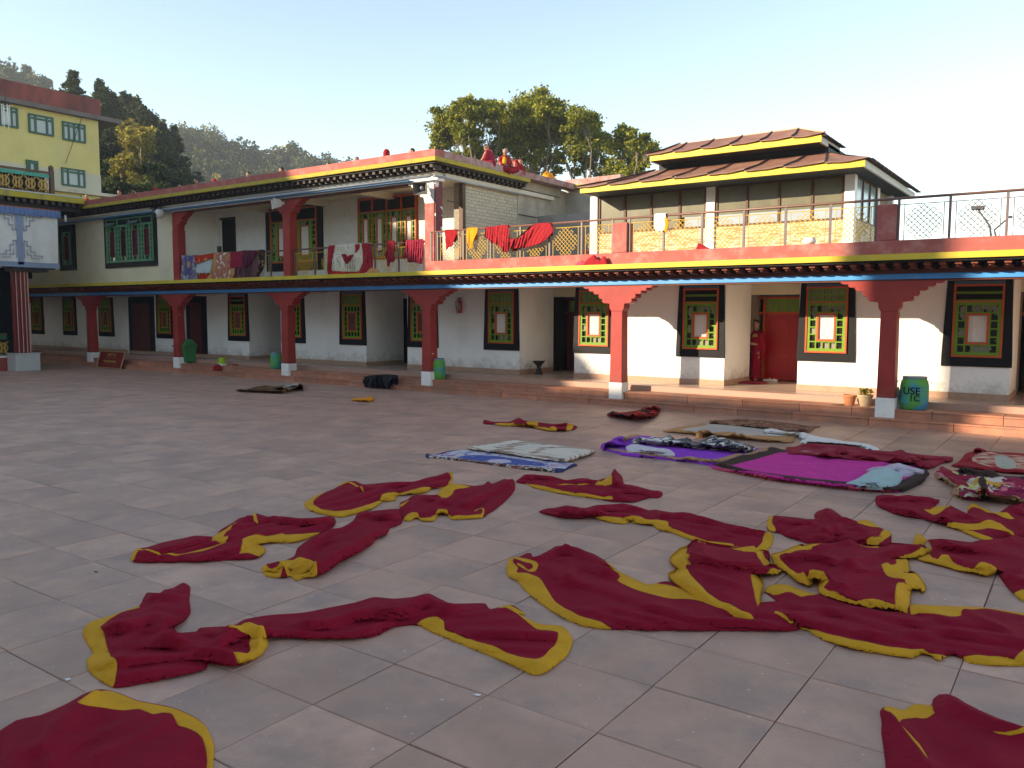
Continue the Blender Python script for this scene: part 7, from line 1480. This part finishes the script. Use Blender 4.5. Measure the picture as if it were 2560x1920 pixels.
def seated(label, yaw=0, hunch=0, hood=False, shirt='mustard', rc='maroonred', arms=True):
    t = thing('person', label, 'person', (0,0,0), 'monks sitting on the roof')
    c, s = cos(yaw), sin(yaw)
    R_ = lambda p: (p[0]*c-p[1]*s, p[0]*s+p[1]*c, p[2])
    hd = R_((0, -.05-hunch*.22, .66-hunch*.12))
    body = [[(hd, (.074,.084,.10))], [((hd[0]*.98, hd[1]*.98, hd[2]-.03-.02), .055), (R_((0,-hunch*.1,.50)), .055)], [(R_((0,-.095-hunch*.22+.0,.645-hunch*.12)), .018)],
            [(R_((-.078,-.04-hunch*.22,.66-hunch*.12)), .02)], [(R_((.078,-.04-hunch*.22,.66-hunch*.12)), .02)],
            [(R_((0,0,.48)), .09), (R_((0,.02,.1)), .1)]]
    for sd in (-1, 1):
        body.append([(R_((sd*.16,-.0-hunch*.1,.44)), .045), (R_((sd*.22,-.10,.26)), .036), (R_((sd*.10,-.27,.22)), .028)])
        hx, hy = sd*.09, -.28
        for fi in range(4): body.append([(R_((hx+(fi-1.5)*.016,hy,.215)), .010), (R_((hx+(fi-1.5)*.018-sd*.01,hy-.05+.005*fi,.205)), .008), (R_((hx+(fi-1.5)*.016,hy-.075,.185)), .007)])
        body.append([(R_((hx-sd*.04,hy+.0,.22)), .010), (R_((hx-sd*.055,hy-.03,.215)), .008)])
    blob('body', body, M['skin'], t, .011)
    robe_ = [[(R_((0,.03,.12)), .17), (R_((0,-hunch*.05,.34)), .155), (R_((0,-hunch*.1,.455)), .12)], [(R_((-.15,-hunch*.1,.45)), .065), (R_((-.2,-.05,.28)), .065), (R_((-.14,-.2,.22)), .05)],
             [(R_((.12,-hunch*.1,.46)), .06), (R_((.18,-.03,.30)), .07)], [(R_((.1,0,.1)), .12), (R_((.3,-.22,.13)), .085), (R_((0,-.36,.07)), .06)], [(R_((-.1,0,.1)), .12), (R_((-.3,-.22,.13)), .085), (R_((0,-.34,.07)), .06)], [(R_((0,-.15,.07)), .12)]]
    if hood: robe_ += [[((hd[0], hd[1]+.02, hd[2]+.02), (.098,.10,.118))], [(hd, .09), (R_((0,0,.5)), .12)]]
    blob('robe', robe_, M[rc], t, .016, .02, rng.random()*9)
    if not hood:
        blob('hair', [[((hd[0]+.012*s*-1*-1, hd[1]+.012*c, hd[2]+.022), (.077,.085,.088))]], M['hair'], t, .012)
    if shirt: blob('undershirt', [[(R_((-.06,-.10-hunch*.1,.44)), .06), (R_((-.09,-.14,.30)), .07)]], M[shirt], t, .014)
    face(hd, .09, t, yaw)
    return t
A = seated('tmp', 0); B = seated('tmp', 0, hood=True, shirt=None); Cc = seated('tmp', 0, shirt=None)
heads = [(217,488,A,.9,'small dark head peering over the roof corner, leftmost of all'),(300,478,A,.3,'seated monk with a yellow shirt near the left end of the roof'),(335,481,Cc,-.5,'monk with a pale sunlit head, close beside the yellow shirted one at left'),(390,473,B,.2,'low red hooded figure barely above the left roof parapet'),
 (450,463,Cc,.8,'dark small head between the two yellow shirted monks'),(493,448,A,-.2,'seated monk with bright yellow shirt in front of the bluish hill'),(538,452,B,.4,'low red shoulders right of the bright yellow shirted monk'),(623,433,Cc,.2,'monk head alone against the grey hillside, middle of the roof'),(707,420,Cc,-.9,'dark haired monk in profile left of the small skyline tree'),
 (823,409,Cc,.1,'very low dark head where hill meets sky'),(893,395,Cc,.5,'dark round head against the sky, left of the hooded figure'),(968,378,B,.0,'pointed red hooded figure against the sky'),(1034,373,Cc,-.7,'brown head nearest the roof corner against the sky')]
used = set()
for px, py, src, rz, lab in heads:
    x, z = yp(px, py-3, 19.3); loc = (x, 19.3, z-.77)
    if src in used: dup(src, loc, rz, lab)
    else: used.add(src); src.location = loc; src.rotation_euler = (0,0,rz); src['label'] = lab
def edge_monk(px, py, Y, yaw, label, **k):
    X = -14.80; Y, z = xp(px, py, X); t = seated(label, yaw, **k); t.location = (X, Y, z-.73+k.get('hunch',0)*.12); return t
m1 = edge_monk(1224, 362, 20.67, -1.5, 'monk with yellow sleeve facing left, leftmost of the three on the roof edge', hunch=.3, rc='redplain')
m2 = edge_monk(1262, 374, 21.74, 1.1, 'shaven headed monk in crimson, middle of the three on the roof edge', rc='redscarf')
for ch in m2.children:
    if ch.name.startswith('hair'): bpy.data.objects.remove(ch); break
m3 = edge_monk(1300, 396, 22.7, -1.3, 'monk bent forward holding his head, rightmost of the three on the roof edge', hunch=1.1, rc='redscarf', shirt=None)
g_ = 'monks sitting on the roof'
# standing monk in the doorway
t = thing('person', 'young monk in a wine red robe standing in the doorway, hands on the wall', 'person', (0,0,0))
hz = 1.49
body = [[((0.0,0,hz), (.078,.09,.112))], [((0,-.088,hz-.015), (.014,.02,.02))], [((0,-.055,hz-.075), .03)], [((-.08,.0,hz), (.014,.02,.028))], [((.08,0,hz), (.014,.02,.028))], [((0,0,hz-.08), .052), ((0,.01,1.28), .06), ((0,.01,1.2), .12)],
        [((0,0,1.2), (.16,.09,.1)), ((0,0,.9), (.14,.10,.1))], [((-.07,0,.85), .09), ((-.08,-.02,.48), .06), ((-.08,.01,.10), .04), ((-.08,-.10,.035), .035)], [((.07,0,.85), .09), ((.08,0,.48), .06), ((.08,.02,.10), .04), ((.08,-.09,.035), .035)],
        [((-.17,0,1.2), .05), ((-.17,-.05,.98), .042), ((-.13,-.22,1.06), .034), ((-.20,-.26,1.10), .026)], [((.17,0,1.2), .05), ((.18,.0,.95), .042), ((.02,-.2,.98), .036), ((-.12,-.26,1.02), .027)]]
for (hx, hy, hz2, d) in ((-.21,-.27,1.12,1),(-.14,-.27,1.03,0)):
    for fi in range(4): body.append([((hx-.005,hy,hz2+fi*.016), .011), ((hx-.045,hy-.005,hz2+.01+fi*.018), .008), ((hx-.072+.006*fi,hy+.012,hz2+.012+fi*.018), .0075)])
    body.append([((hx,hy+.0,hz2-.01), .011), ((hx-.02,hy-.03,hz2+.03), .009)])
blob('body', body, M['skin'], t, .0085)
blob('hair', [[((0,.012,hz+.022), (.081,.09,.10))]], M['hair'], t, .012)
face((0,-.005,hz+.012), .095, t, 0)
blob('skirt', [[((0,0,.98), (.15,.12,.1)), ((0,0,.55), (.155,.13,.1)), ((.0,0,.13), (.17,.14,.06))]+[], [((0,0,.98), .125), ((0,0,.5), .135), ((0,0,.12), .15)]], M['maroon'], t, .016, .035, 3)
blob('shawl', [[((.0,.01,1.26), (.15,.11,.07))], [((-.10,0,1.22), .09), ((.0,-.03,1.05), .13), ((.06,.0,.9), .14)], [((.15,0,1.22), .085), ((.2,.02,.98), .09), ((.19,.03,.72), .075), ((.17,.03,.62), .05)], [((-.16,0,1.2), .07), ((-.17,-.03,1.02), .06)]], M['maroon'], t, .015, .022, 5)
blob('undershirt', [[((-.03,-.10,1.12), (.05,.03,.09))]], M['mustard'], t, .014)
px_ = yp(1887, 940, 21.36); t.location = (px_[0], 21.36, Z3); t.rotation_euler = (0,0,-.25)
SC.frame_set(1)
